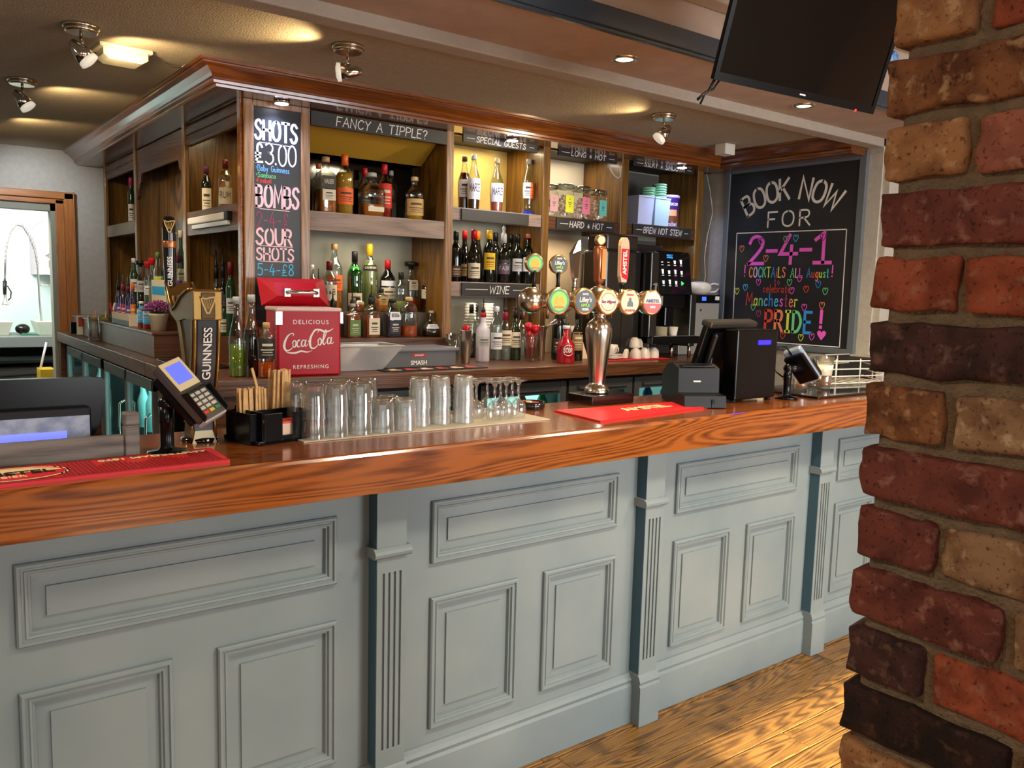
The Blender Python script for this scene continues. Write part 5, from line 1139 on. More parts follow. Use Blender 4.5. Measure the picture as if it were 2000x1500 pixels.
# the flowing script lettering, drawn as swelling brush strokes
SCR = [  # lists of (x, y, w) in units of letter height
 [(.62, .86, .03), (.66, .98, .05), (.52, 1.02, .05), (.30, .88, .09), (.14, .60, .13), (.08, .30, .14), (.16, .08, .10), (.34, .04, .07), (.52, .14, .05), (.62, .26, .03)],
 [(.62, .30, .04), (.60, .50, .07), (.70, .60, .05), (.80, .50, .09), (.78, .30, .10), (.68, .20, .06), (.60, .32, .05)],
 [(.86, .52, .03), (1.04, .60, .06), (.94, .60, .07), (.86, .42, .09), (.90, .24, .08), (1.02, .22, .04), (1.12, .34, .03)],
 [(1.36, .56, .04), (1.24, .60, .06), (1.14, .46, .09), (1.16, .26, .07), (1.26, .24, .05), (1.36, .44, .04)],
 [(1.42, .62, .06), (1.36, .40, .09), (1.36, .24, .06), (1.44, .24, .04), (1.54, .38, .03)],
 [(1.54, .50, .07), (1.62, .52, .07)],
 [(2.14, .98, .03), (2.20, 1.10, .05), (2.06, 1.14, .05), (1.86, 1.00, .09), (1.70, .70, .13), (1.66, .36, .14), (1.74, .12, .10), (1.92, .08, .07), (2.08, .18, .05), (2.20, .34, .03)],
 [(2.18, .34, .04), (2.18, .54, .07), (2.28, .64, .05), (2.38, .54, .09), (2.36, .34, .10), (2.26, .24, .06), (2.18, .34, .05)],
 [(2.44, .34, .03), (2.60, .70, .05), (2.70, 1.02, .06), (2.64, 1.12, .05), (2.54, .86, .08), (2.48, .46, .09), (2.52, .28, .07), (2.62, .30, .04), (2.68, .42, .03)],
 [(2.98, .60, .04), (2.86, .66, .06), (2.76, .52, .09), (2.78, .32, .07), (2.88, .30, .05), (2.98, .50, .04)],
 [(3.04, .68, .06), (2.98, .46, .09), (2.98, .30, .06), (3.08, .30, .04), (3.16, .40, .03)],
 [(1.80, .98, .03), (1.98, 1.16, .08), (2.30, 1.14, .10), (2.60, 1.02, .11), (2.90, 1.06, .07), (3.14, 1.20, .02)],
 [(.16, .0, .02), (.4, -.1, .08), (.8, -.12, .11), (1.1, -.04, .10), (1.5, -.12, .06), (1.8, -.04, .02)]]
mb = MB(); S_ = .069
for st in SCR:
    pts = [(a, b_) for a, b_, c_ in st]; ws = [c_ for a, b_, c_ in st]; cr_ = crom(pts); wv = [c_ for (c_, d_) in crom([(w_, 0) for w_ in ws])]
    n = len(cr_); V_ = []
    for i in range(n):
        p = Vector(cr_[i]); t0 = Vector(cr_[min(i+1, n-1)])-Vector(cr_[max(i-1, 0)]); t0 = t0.normalized() if t0.length else Vector((1, 0)); nn_ = Vector((-t0.y, t0.x))*max(.015, wv[i])*.5
        for q in (p+nn_, p-nn_): V_.append(Mc @ Vector((.022+q.x*S_, -.0012, .105+q.y*S_*1.05+q.x*.0035)))
    mb.add(V_, [(2*i, 2*i+1, 2*i+3, 2*i+2) for i in range(n-1)])
mb.build('script_lettering', m_white, cl, 'flowing white script lettering')
# bottles left of the cooler
bottle(1.145, 3.42, 1.211, .033, .34, 'burg', 'clear', ('limey2', .45), [], 'cleargrey', 0, 'clear carafe bottle half full of green syrup on the left of the cooler', 'bottles beside the red cooler')
bottle(1.200, 3.40, 1.211, .034, .35, 'burg', 'clear', ('dark', .62), [], 'cleargrey', 0, 'clear carafe bottle filled with near-black syrup beside the green one', 'bottles beside the red cooler')
bottle(1.238, 3.335, 1.211, .035, .245, 'tallround', 'clear', ('orangel', .3), [(.33, .68, 'black', 1)], 'kraft', 0, 'orange soda bottle with black label and tan cap in front of the cooler', 'bottles beside the red cooler')
# crockery on the red mat
t = tag(MB().bbox(3.22, 3.735, 3.40, 3.56, 1.2105, 1.2165, .002).build('red_bar_mat', mat('mat_red', 'c4161c', .6)), 'small red mat under the white espresso cups on the back counter', 'bar mat')
m_china = mat('white_china', 'e3d8cc', .2, coat=.3)
cup0 = None
def cup(x, y, z, lb, flip=True):
    global cup0
    if cup0 is None:
        cup0 = thing('espresso_cup', lb, 'cup', (x, y, z), 'espresso cups on the red mat')
        MB().lathe((x, y, z), [(.034, 0), (.035, .006), (.033, .03), (.026, .05), (.016, .057), (.016, .06), (.001, .06)], 24, caps=False).build('cup_body', m_china, cup0)
        MB().tube([(x+.03, y+.0, z+.044), (x+.045, y+.004, z+.042), (x+.05, y+.006, z+.028), (x+.043, y+.006, z+.014), (x+.032, y, z+.012)], .0035, 8).build('handle', m_china, cup0)
    else: copytree(cup0, Vector((x, y, z))-cup0.location, lb)
zc = 1.217
cup(3.50, 3.455, zc, 'upturned espresso cup, front left of the pile'); cup(3.58, 3.46, zc, 'upturned espresso cup, front middle of the pile'); cup(3.66, 3.465, zc, 'upturned espresso cup at the right end of the pile')
cup(3.47, 3.52, zc, 'upturned espresso cup behind the left front one'); cup(3.56, 3.53, zc, 'upturned espresso cup in the middle of the back row'); cup(3.645, 3.525, zc, 'upturned espresso cup behind the right front one')
cup(3.525, 3.49, zc+.061, 'upturned espresso cup on top of the pile, left'); cup(3.60, 3.495, zc+.061, 'upturned espresso cup on top of the pile, right')
t = thing('saucer_stack', 'short stack of white saucers topped with a cup beside the tap tower', 'saucers', (3.33, 3.47, zc))
for k in range(3): MB().lathe((3.32, 3.47, zc+k*.009), [(.03, 0), (.04, .002), (.062, .011), (.06, .013), (.001, .006)], 28, caps=False).build('saucer', m_china, t)
MB().lathe((3.32, 3.47, zc+.028), [(.018, 0), (.032, .02), (.037, .055), (.035, .055), (.03, .02), (.001, .006)], 24, caps=False).tube([(3.32, 3.43, 1.29), (3.32, 3.415, 1.285), (3.32, 3.412, 1.268), (3.32, 3.425, 1.26)], .0035, 8).build('coffee_cup', m_china, t)
tag(MB().hexa([(3.17, 3.60, 1.211), (3.25, 3.59, 1.211), (3.25, 3.62, 1.211), (3.17, 3.63, 1.211), (3.15, 3.64, 1.40), (3.20, 3.63, 1.40), (3.20, 3.65, 1.40), (3.15, 3.66, 1.40)]).build('menu_card', mat('card_beige', 'd8bf9c', .7)), 'leaning beige card behind the tap tower', 'card')

# coffee machines
m_cm = mat('coffee_machine_black', '1b1916', .3, coat=.3)
cm0 = thing('hot_drinks_cabinet', 'large dark brown-black machine cabinet behind the tap handles', 'machine', (3.45, 3.7, 1.211))
MB().bbox(3.28, 3.565, 3.50, 3.70, 1.235, 1.84, .012).build('machine_body', m_cm, cm0)
MB().bbox(3.30, 3.55, 3.52, 3.69, 1.84, 1.93, .01).build('bean_hopper', mat('smoked_plastic', '2b2620', .15), cm0)
MB().box(3.415, 3.419, 3.497, 3.50, 1.25, 1.79).build('door_gap', m_iron, cm0)
for (x, y) in ((3.30, 3.53), (3.54, 3.53), (3.30, 3.66), (3.54, 3.66)): MB().cyl((x, y, 1.211), (x, y, 1.236), .015).build('foot', m_blackm, cm0)
cm = thing('coffee_machine', 'black touch-screen coffee machine with steel recess and drip tray', 'coffee machine', (3.75, 3.6, 1.211))
MB().bbox(3.575, 3.985, 3.62, 4.05, 1.28, 1.84, .01).build('machine_body', m_cm, cm)
MB().bbox(3.575, 3.64, 3.43, 3.62, 1.28, 1.84, .006).bbox(3.93, 3.985, 3.43, 3.62, 1.28, 1.60, .006).box(3.64, 3.985, 3.50, 3.62, 1.60, 1.84).build('front_housing', m_cm, cm)
MB().box(3.64, 3.93, 3.61, 3.62, 1.345, 1.6).build('steel_recess', mat('recess_steel', 'c9b998', .45, metal=.15), cm)
MB().bbox(3.575, 3.995, 3.40, 3.62, 1.30, 1.345, .004).build('drip_tray', m_black, cm)
MB().box(3.60, 3.97, 3.41, 3.60, 1.345, 1.349).build('tray_grille', m_chrome, cm)
for x in (3.60, 3.80, 3.96): MB().cyl((x, 3.45, 1.211), (x, 3.45, 1.30), .012).build('foot', m_chrome, cm)
MB().bbox(3.74, 3.82, 3.46, 3.56, 1.40, 1.60, .01).bbox(3.68, 3.90, 3.44, 3.60, 1.515, 1.6, .015).build('spout', m_black, cm)
Mp = frame((3.655, 3.44, 1.595), (1, 0, 0), (.02, .16, 1))
pn = MB().bbox(0, .30, 0, .262, -.03, 0, .006).xf(Mp).build('touch_panel', mat('touch_panel_black', '060609', .08, spec=.7), cm)
icons = MB(); m_icon = mat('icon_white', 'cfd6d2', .5, emit=.8)
for r_i in range(3):
    for c_i in range(4):
        if r_i == 2 and c_i == 3: continue
        x = .05+c_i*.055; z = .185-r_i*.062; s_ = .9+.25*((r_i+c_i) % 2)
        if r_i == 0 and c_i < 2: icons.add([(x-.009, z+.006, .0012), (x+.009, z+.006, .0012), (x+.009, z+.011, .0012), (x-.009, z+.011, .0012)], [(0, 1, 2, 3)])
        else: icons.add([(x-.007, z, .0012), (x+.007, z, .0012), (x+.010, z+.024*s_, .0012), (x-.010, z+.024*s_, .0012)], [(0, 1, 2, 3)])
        icons.add([(x-.010, z-.010, .0012), (x+.010, z-.010, .0012), (x+.010, z-.007, .0012), (x-.010, z-.007, .0012)], [(0, 1, 2, 3)])
icons.xf(Mp).build('cup_icons', m_icon, pn)
MB().add([(.205, .055, .0012), (.205, .083, .0012), (.232, .069, .0012)], [(0, 1, 2)]).xf(Mp).build('start_arrow', mat('icon_green', '3fc86a', .5, emit=1.2), pn)
text_obj('SELECT', .016, Mp @ Matrix.Translation((.12, .235, .001)), mat('icon_blue', '3f9ae8', .5, emit=1.2), pn); text_obj('YOUR DRINK', .009, Mp @ Matrix.Translation((.12, .222, .001)), mat('icon_blue', '3f9ae8', .5, emit=1.2), pn)
MB().cyl((3.605, 3.43, 1.65), (3.605, 3.415, 1.65), .012).box(3.598, 3.608, 3.412, 3.416, 1.60, 1.645).box(3.59, 3.596, 3.41, 3.414, 1.59, 1.64).build('lock_and_keys', m_chrome, cm)
MB().box(3.65, 3.69, 3.604, 3.608, 1.47, 1.54).build('paper_note', mat('note_cream', 'e8d8b8', .7), cm)
MB().bbox(3.60, 3.96, 3.70, 3.98, 1.84, 1.90, .01).build('bean_hopper', mat('smoked_plastic', '2b2620', .15), cm)
t = thing('espresso_cup', 'small white cup standing under the spout of the coffee machine', 'cup', (3.83, 3.47, 1.349)); MB().lathe((3.83, 3.47, 1.3495), [(.022, 0), (.030, .05), (.028, .05), (.02, .004), (.001, .004)], 20, caps=False).build('cup_body', mat('paper_white', 'd8d4cc', .7), t)
mk = thing('milk_fridge', 'narrow steel milk fridge with a blue-lit display beside the coffee machine', 'fridge', (4.2, 3.7, 1.211))
MB().bbox(4.03, 4.41, 3.60, 4.0, 1.212, 1.545, .005).build('fridge_body', mat('brushed_grey_steel', 'a8a49e', .4, metal=.35), mk); MB().bbox(4.03, 4.41, 3.597, 4.0, 1.545, 1.598, .004).build('control_strip', m_black, mk)
MB().box(4.23, 4.27, 3.5955, 3.597, 1.56, 1.585).build('display', mat('display_blue', '2440ff', .5, emit=3), mk)
MB().cyl((4.22, 3.60, 1.50), (4.22, 3.594, 1.50), .008).build('lock', m_chrome, mk); MB().box(4.36, 4.40, 3.5955, 3.597, 1.565, 1.59).build('sticker', m_white, mk)
t = thing('teapot', 'round white china teapot on the milk fridge', 'teapot', (4.335, 3.72, 1.598))
MB().lathe((4.335, 3.72, 1.5985), [(.05, 0), (.075, .02), (.085, .045), (.08, .065), (.06, .08), (.045, .083), (.02, .088), (.001, .088)], 28).build('pot_body', m_china, t)
MB().tube([(4.405, 3.70, 1.66), (4.435, 3.68, 1.675), (4.470, 3.67, 1.67), (4.480, 3.665, 1.645), (4.455, 3.68, 1.62), (4.415, 3.70, 1.615)], .006, 10).build('handle', m_china, t)
MB().tube([(4.255, 3.72, 1.63), (4.230, 3.72, 1.65), (4.220, 3.72, 1.675)], [.012, .008, .006], 10).build('spout', m_china, t)
t = thing('milk_jug', 'small white milk jug left of the teapot', 'jug', (4.13, 3.68, 1.598)); MB().lathe((4.13, 3.68, 1.5985), [(.03, 0), (.042, .02), (.038, .05), (.045, .075), (.043, .075), (.034, .05), (.001, .01)], 24, caps=False).build('jug_body', m_china, t)

# ============================================================ THINGS ON THE BAR COUNTER
ZB = 1.163
# drip mats and runners
t = tag(MB().bbox(.90, 1.78, 2.147, 2.38, ZB, ZB+.004, .0015).build('drip_mat', mat('mat_offwhite', 'b8ad98', .5)), 'long off-white drip mat under the upturned glasses', 'bar mat')
m_rmat = mat('runner_red_rubber', 'd2141e', .45); m_ink = mat('print_cream', 'e8d29a', .6)
# right runner
t = thing('bar_runner', 'plain red rubber runner with cream print in front of the tap tower', 'bar mat', (2.2, 2.15, ZB))
MB().hexa([(1.895, 2.02, ZB), (2.525, 2.09, ZB), (2.50, 2.25, ZB), (1.915, 2.285, ZB), (1.895, 2.02, ZB+.007), (2.525, 2.09, ZB+.007), (2.50, 2.25, ZB+.007), (1.915, 2.285, ZB+.007)]).build('runner', m_rmat, t)
text_obj('Ready. Steady. Beer.', .001, frame((0, 0, -5), (1, 0, 0), (0, 1, 0)), m_ink, t) if False else None
text_obj('AMSTEL', .075, frame((2.27, 2.175, ZB+.0075), (1, .05, 0), (0, 1, 0)), m_ink, t, xs=.95, bold=.002)
# left runner with ribs
t = thing('bar_runner', 'long ribbed red runner with oval beer emblem at the lower left corner of the bar', 'bar mat', (.3, 2.05, ZB))
a_, b_ = Vector((-.35, 1.955, ZB)), Vector((.648, 1.995, ZB)); c_, d_ = Vector((.655, 2.165, ZB)), Vector((-.35, 2.13, ZB))
up = Vector((0, 0, .007)); MB().hexa([a_, b_, c_, d_, a_+up, b_+up, c_+up, d_+up]).build('runner', m_rmat, t)
rb_ = MB(); uu = (b_-a_).normalized(); vv = Vector((-uu.y, uu.x, 0)); rn = random.Random(5)
def rp(u, v, z=.007): p = a_+uu*u+vv*v; return (p.x, p.y, ZB+z)
def rect(mb, u0, u1, v0, v1, z0=.007, z1=.0085): mb.hexa([rp(u0, v0, z0), rp(u1, v0, z0), rp(u1, v1, z0), rp(u0, v1, z0), rp(u0, v0, z1), rp(u1, v0, z1), rp(u1, v1, z1), rp(u0, v1, z1)])
u = .64
while u < .985:
    v0 = .018; v1 = .15 if (u < .72 or u > .93) else (.10+.02*math.sin(u*60)); v0 += .0 if u > .72 else 0
    rect(rb_, u, u+.0045, v0, v1); u += .0095
rect(rb_, 0, 1.0, .005, .012); rect(rb_, 0, 1.0, .16, .167)
rb_.build('rib', mat('runner_dark_red', '8c0d14', .5), t)
Mr = frame(rp(.86, .135, .0088), uu, vv)
text_obj('AMSTERDAM 1870', .026, Mr @ Matrix.Rotation(math.pi, 4, 'Z'), m_ink, t, xs=1.2, bold=.0006)
def disc(u, v, ru, rv, z, n=40): return [rp(u+ru*math.cos(2*math.pi*k/n), v+rv*math.sin(2*math.pi*k/n), z) for k in range(n)], [list(range(n))]
MB().add(*disc(.55, .085, .115, .07, .0085)).build('emblem_border', m_ink, t); MB().add(*disc(.55, .085, .108, .063, .0089)).build('emblem_field', m_rmat, t)
MB().add([rp(.55+.10*math.cos(R(k)), .085+.055*math.sin(R(k)), .0093) for k in range(5, 180, 7)], [list(range(25))]).build('emblem_top', m_ink, t)
text_obj('AMSTEL', .047, frame(rp(.55, .085, .0098), uu, vv), m_blackm, t, bold=.001); text_obj('BIER', .026, frame(rp(.55, .055, .0094), uu, vv), m_ink, t)

# upturned glasses
m_gl = glass('upturned_tumbler_glass', 'fbfcfb', 1.1, .05, milk=.07); m_gx = glass('textured_tumbler_glass', 'fafbfa', 1.3, .2, milk=.22)
def tumbler(x, y, z, kind, lb, h=.098):
    t = thing('tumbler' if kind != 'w' else 'sherry_glass', lb, 'glass', (x, y, z), 'upturned glasses on the drip mat')
    if kind == 'w':
        MB().lathe((x, y, z), [(.024, .001), (.028, .018), (.027, .04), (.018, .056), (.006, .064), (.0045, .075), (.004, .108), (.010, .121), (.030, .127), (.030, .129), (.001, .129)], 18, caps=False).build('glass_body', m_gl, t)
        return t
    m = m_gx if kind == 'x' else m_gl; r0, r1 = .037, .031
    if kind == 'x': r0, r1 = .036, .030
    MB().lathe((x, y, z), [(r0, .001), (r0-.002, h*.4), (r1, h-.006), (r1-.003, h), (r1-.004, h-.003), (.001, h-.003)], 20, caps=False).lathe((x, y, z), [(r0-.003, .001), (r1-.003, h-.014), (.001, h-.014)], 9, caps=False, smooth=False).build('glass_body', m, t)
    if kind == 'x':
        mb = MB(); rn = random.Random(int(x*1000))
        for q in range(90):
            a = rn.uniform(0, 6.28); f = rn.uniform(.15, .95); rr = r0+(r1-r0)*f
            mb.ball((x+rr*math.cos(a), y+rr*math.sin(a), z+f*h), .0028, 4)
        o = mb.build('hobnail_pattern', m_gx, t); o['kind'] = 'stuff'
    return t
GLS_ = [(0.947,2.190,'t2'),(0.932,2.275,'t2'),(1.018,2.190,'t2'),(1.062,2.262,'t2'),(1.094,2.190,'t2'),(1.150,2.262,'t2'),(1.168,2.190,'t1'),(1.222,2.255,'t1'),(1.243,2.190,'x1'),(1.318,2.232,'x2'),(1.398,2.238,'x2'),(1.476,2.222,'x2'),(1.556,2.265,'w'),(1.596,2.215,'w'),(1.648,2.222,'w'),(1.702,2.225,'w'),(1.575,2.335,'w'),(1.632,2.310,'w'),(1.680,2.298,'w'),(1.728,2.295,'w')]
first = {}; ords = ['first', 'second', 'third', 'fourth', 'fifth', 'sixth', 'seventh', 'eighth', 'ninth', 'tenth', 'eleventh', 'twelfth']
cnt = {'t': 0, 'x': 0, 'w': 0}
for (x, y, k) in GLS_:
    kd = k[0]; n = 1 if kd == 'w' else int(k[1]); cnt[kd] += 1
    desc = {'t': 'plain upturned tumbler', 'x': 'textured upturned tumbler', 'w': 'small upturned stemmed glass'}[kd]
    for j in range(n):
        lb = '%s, %s from the left of its kind' % (desc, ords[cnt[kd]-1]) + (', standing on another' if j else (', under another' if n > 1 else ''))
        z = ZB+.004+j*.056
        if kd not in first: first[kd] = (tumbler(x, y, z, kd, lb), Vector((x, y, z)))
        else: copytree(first[kd][0], Vector((x, y, z))-first[kd][1], lb)
# glass rack grid hint: little ashtray bowl of bottle tops
t = thing('bottle_top_tray', 'round dark tray of bottle tops behind the stemmed glasses', 'tray', (1.90, 2.40, ZB))
MB().lathe((1.90, 2.40, ZB), [(.045, 0), (.048, .004), (.048, .026), (.045, .026), (.043, .008), (.001, .008)], 28, caps=False).build('tray_bowl', mat('tray_dark', '1c1a1a', .15, coat=.5), t)
rn = random.Random(2)
for k in range(14):
    a = rn.uniform(0, 6.28); rr = rn.uniform(0, .03)
    MB().lathe((1.90+rr*math.cos(a), 2.40+rr*math.sin(a), ZB+.010+k*.001), [(.012, 0), (.012, .004), (.009, .006), (.001, .006)], 10).build('bottle_top', mat(['top_red', 'top_cream'][k % 2], ['c2381c', 'e6cfa0'][k % 2], .4), t)

# straw and napkin caddy
t = thing('bar_caddy', 'black plastic caddy holding napkins and wooden stirrers on the bar', 'caddy', (.83, 2.25, ZB))
Mk = Matrix.Translation((.795, 2.165, ZB)) @ Matrix.Rotation(R(14), 4, 'Z')
wx, wy, hh = .150, .135, .085
kd = MB().bbox(-.02, wx, -.004, wy+.03, 0, .012, .003)
kd.bbox(0, .058, -.004, 0, .0, hh, .0015).bbox(.092, .15, -.004, 0, 0, hh, .0015).bbox(.058, .092, -.004, 0, 0, .022, .001)
kd.bbox(.146, .15, 0, wy, 0, hh, .0015).bbox(-.004, 0, 0, wy, 0, hh+.004, .0015).bbox(0, .15, wy, wy+.004, 0, hh+.01, .0015).bbox(0, .15, .07, .074, 0, hh, .0015)
kd.bbox(-.03, -.026, .02, wy, 0, hh, .001).bbox(-.03, 0, .02, .024, 0, hh, .001).bbox(-.03, 0, wy-.004, wy, 0, hh, .001).xf(Mk)
kd.build('caddy_body', m_black, t)
nk = thing('napkin_stack', 'stack of red-topped paper napkins in the front of the black caddy', 'napkins', (.86, 2.2, ZB+.012))
MB().bbox(.015, .135, .006, .06, .0125, .052, .002).xf(Mk).build('napkin_block', mat('napkin_pale', 'd8b8a4', .8), nk); MB().bbox(.013, .137, .004, .062, .0525, .057, .001).xf(Mk).build('top_napkin', mat('napkin_red', 'e0503e', .8), nk)
rn = random.Random(8); m_straw = mat('stirrer_wood', 'd0a56c', .7, noise=.2, scale=60); mk = None
def stick(u, v, hgt, dx, dy, w=.0065, lb=''):
    global mk
    o = tag(MB().hexa([Mk @ Vector(p) for p in ((u, v, .013), (u+w, v, .013), (u+w, v+.002, .013), (u, v+.002, .013), (u+dx, v+dy, hgt), (u+w+dx, v+dy, hgt), (u+w+dx, v+dy+.002, hgt), (u+dx, v+dy+.002, hgt))]).build('wooden_stirrer', m_straw), lb, 'stirrer', 'wooden stirrers in the caddy')
for k in range(34): stick(.002+(k % 17)*.0048-.028*0-.02+.0, .078+(k//17)*.02+rn.uniform(0, .01), .145+rn.uniform(-.003, .004), rn.uniform(-.006, .002), rn.uniform(-.004, .004), lb='pale wooden stirrer in the shorter left-hand bunch in the caddy')
for k in range(24): stick(.085+(k % 12)*.0048, .080+(k//12)*.02+rn.uniform(0, .012), .190+rn.uniform(-.004, .003), .004+rn.uniform(0, .006), rn.uniform(-.003, .003), lb='tall pale wooden stirrer in the right-hand bunch in the caddy')
tag(MB().hexa([Mk @ Vector(p) for p in ((.048, .085, .10), (.055, .085, .10), (.055, .089, .10), (.048, .089, .10), (.022, .09, .200), (.029, .09, .203), (.029, .094, .203), (.022, .094, .200))]).build('paper_straw', m_straw), 'single straw leaning out to the left of the stirrers', 'straw')

# card readers
def reader(px, py, Mr, body, label, screen=True, h=.13):
    t = thing('card_reader', label, 'card reader', (px, py, ZB))
    MB().lathe((px, py, ZB), [(.048, 0), (.050, .004), (.047, .009), (.022, .012), (.018, .018), (.0165, .02), (.0165, h*.6), (.018, h*.6+.003), (.018, h)], 28).build('stand', m_black, t)
    MB().ball((px, py, ZB+h), .021, 14).xf(Matrix()).build('swivel_joint', m_black, t)
    c = Mr.translation; MB().cyl((px, py, ZB+h), (c.x, c.y, c.z), .016, .02).build('neck', m_black, t)
    b = MB().bbox(-.041, .041, -.085, .092, .006, .034, .007).xf(Mr).build('casing', body, t)
    MB().bbox(-.045, .045, -.075, .07, -.012, .008, .005).xf(Mr).build('cradle', m_black, t)
    MB().bbox(-.038, .038, .005, .088, .034, .037, .002).xf(Mr).build('fascia', mat('reader_cream', 'd3c39a', .4), b)
    MB().box(-.028, .028, .022, .076, .0372, .038).xf(Mr).build('screen', mat('reader_screen', '5d6ad8', .2, emit=.55), b)
    MB().bbox(-.042, .042, -.09, .0, .030, .038, .004).xf(Mr).build('keypad_plate', mat('reader_key_plate', '4b4744', .35), b)
    sh_ = MB()
    for s_ in (-1, 1): sh_.prism([(-.09, .034), (-.005, .034), (-.01, .055), (-.085, .050)], 'x', s_*.042-.0015, s_*.042+.0015)
    sh_.prism([(-.012, .034), (-.002, .034), (-.01, .055), (-.014, .055)], 'x', -.042, .042)
    sh_.xf(Mr).build('keypad_shield', m_blackm, b)
    for r_ in range(5):
        for c_ in range(3):
            mm = m_rk if r_ < 4 else [mat('key_red', 'c93a30', .4), mat('key_yellow', 'c9a83a', .4), mat('key_green', '2f7d5a', .4)][c_]
            MB().bbox(-.030+c_*.0215, -.013+c_*.0215, -.022-r_*.0135, -.013-r_*.0135, .038, .0415, .0015).xf(Mr).build('key', mm, b)
    MB().bbox(-.043, .043, -.094, -.085, .008, .036, .004).xf(Mr).build('front_bumper', mat('reader_silver', 'a9a29c', .35), b)
    return t
m_rk = mat('key_grey', 'b8b4a8', .5)
def rmat(c, d, n):   # d: unit vector from screen end to keypad end, n: outward normal
    d = Vector(d).normalized(); n = Vector(n); n = (n-d*n.dot(d)).normalized(); vy = -d; vx = vy.cross(n)
    return Matrix(((vx.x, vy.x, n.x, c[0]), (vx.y, vy.y, n.y, c[1]), (vx.z, vy.z, n.z, c[2]), (0, 0, 0, 1)))
reader(.548, 2.17, rmat((.585, 2.145, 1.312), (.52, -.42, -.75), (.25, -.62, .62)), mat('reader_dark_grey', '4a4643', .35), 'left card terminal on a black pole, violet screen and keypad showing')
reader(3.085, 2.13, rmat((3.165, 2.12, 1.295), (.62, -.18, -.72), (.62, .35, .62)), mat('reader_blue_grey', '8fa3bd', .3, metal=.2), 'right card terminal on a black pole beside the till, seen side-on')
tag(MB().tube([(3.09, 2.15, 1.25), (3.05, 2.17, 1.28), (3.03, 2.17, 1.34), (3.05, 2.16, 1.385), (3.09, 2.15, 1.385), (3.12, 2.14, 1.35)], .0035, 6).build('reader_cable', m_black), 'black cable looping behind the right card terminal', 'cable')

# left till: back of a monitor with customer display, behind a grey wooden rail
t = thing('till_monitor', 'back of a black till monitor with violet customer display, left edge of the bar', 'till', (.2, 2.35, ZB))
MB().prism([(-.25, 1.20), (.405, 1.205), (.425, 1.25), (.433, 1.335), (.428, 1.348), (.40, 1.352), (-.25, 1.355)], 'y', 2.30, 2.325).bbox(-.2, .36, 2.325, 2.40, ZB+.03, 1.33, .02).build('monitor_back', m_black, t)
MB().box(-.1, .2, 2.33, 2.42, ZB, ZB+.05).build('monitor_foot', m_blackm, t)
ds = MB().bbox(-.1, .392, 2.262, 2.298, 1.18, 1.282, .004).build('display_housing', m_blackm, t)
MB().box(-.095, .388, 2.2605, 2.262, 1.183, 1.262).build('display_plate', mat('display_plate_scuffed', 'aab0c4', .35, c2='7f88a8', scale=30), t)
MB().box(.0, .336, 2.2592, 2.2604, 1.196, 1.226).build('display_window', mat('display_violet', '6a74ff', .3, emit=.9), t)
t = thing('gallery_rail', 'worn grey wooden gallery rail with square end post at the left', 'rail', (.3, 2.19, ZB))
m_gw = wood('rail_grey_wood', '332f2c', '7a736b', 'x', .5, stretch=14, coat=.1, fig=.3)
MB().bbox(-.9, .452, 2.178, 2.202, ZB, 1.219, .004).build('rail_board', m_gw, t)
p = MB().bbox(.450, .484, 2.172, 2.210, ZB, 1.238, .003).bbox(.452, .482, 2.174, 2.208, 1.238, 1.242, .001).bbox(.449, .485, 2.171, 2.211, 1.242, 1.274, .005).build('end_post', m_gw, t)
t = thing('wooden_block', 'small dark wooden block behind the grey rail', 'block', (.42, 2.30, ZB)); MB().bbox(.40, .435, 2.36, 2.40, ZB, 1.235, .003).build('block_body', m_dark, t)

# beer tower with five taps
tw = thing('beer_tap_tower', 'polished silver T-shaped beer tower with five taps in the middle of the bar', 'beer tower', (2.245, 2.42, ZB))
tx, ty = 2.243, 2.42; zt = 1.562
MB().bbox(tx-.1, tx+.125, ty-.085, ty+.06, ZB, ZB+.037, .004).build('wooden_plinth', mat('plinth_black_red', '190b0b', .2, coat=.6), tw)
z0 = ZB+.037
MB().lathe((tx, ty, z0), [(.050, 0), (.052, .006), (.046, .022), (.036, .032), (.031, .036), (.031, .044), (.033, .06), (.040, .12), (.048, .19), (.053, .235), (.053, .255), (.047, .275), (.032, .290), (.024, .296), (.022, .304), (.027, .310), (.023, .316), (.024, .328), (.034, .34), (.038, .352), (.001, .36)], 40).build('column', m_pewter, tw)
# cross tube and its spheres
MB().cyl((tx-.30, ty, zt), (tx+.27, ty, zt), .028, n=24).build('cross_tube', m_pewter, tw)
MB().ball((tx, ty, zt+.005), .058, 28, sx=1.05, sz=1.0).build('centre_sphere', m_pewter, tw)
for dx in (-.33, -.18, -.06, .07, .19, .28): MB().ball((tx+dx, ty+.02, zt), .049, 24).build('tube_sphere', m_pewter, tw)
EMB = [(-.243, 'blue_green', 'round badge with yellow hops on green'), (-.115, 'black_lime', 'round black badge with white and green lettering'), (.005, 'white_band', 'round red-edged badge with a white name band'), (.122, 'amber_badge', 'round amber and cream badge'), (.25, 'red_white', 'round badge, white above and red below')]
m_gold = mat('badge_gold_rim', 'c9a36a', .25, metal=.9); m_hop = mat('badge_yellow', 'e8b018', .4); m_grn = mat('badge_green', '2f9a78', .4); m_lime = mat('badge_lime', '8fd83a', .4); m_cream2 = mat('badge_cream', 'ead0b0', .4); m_redb = mat('badge_red_bright', 'd81828', .35); m_orb = mat('badge_orange', 'd8742c', .4); m_blk = mat('badge_black', '121412', .3)
fnorm = Vector((-.30, -.95, .0)).normalized()
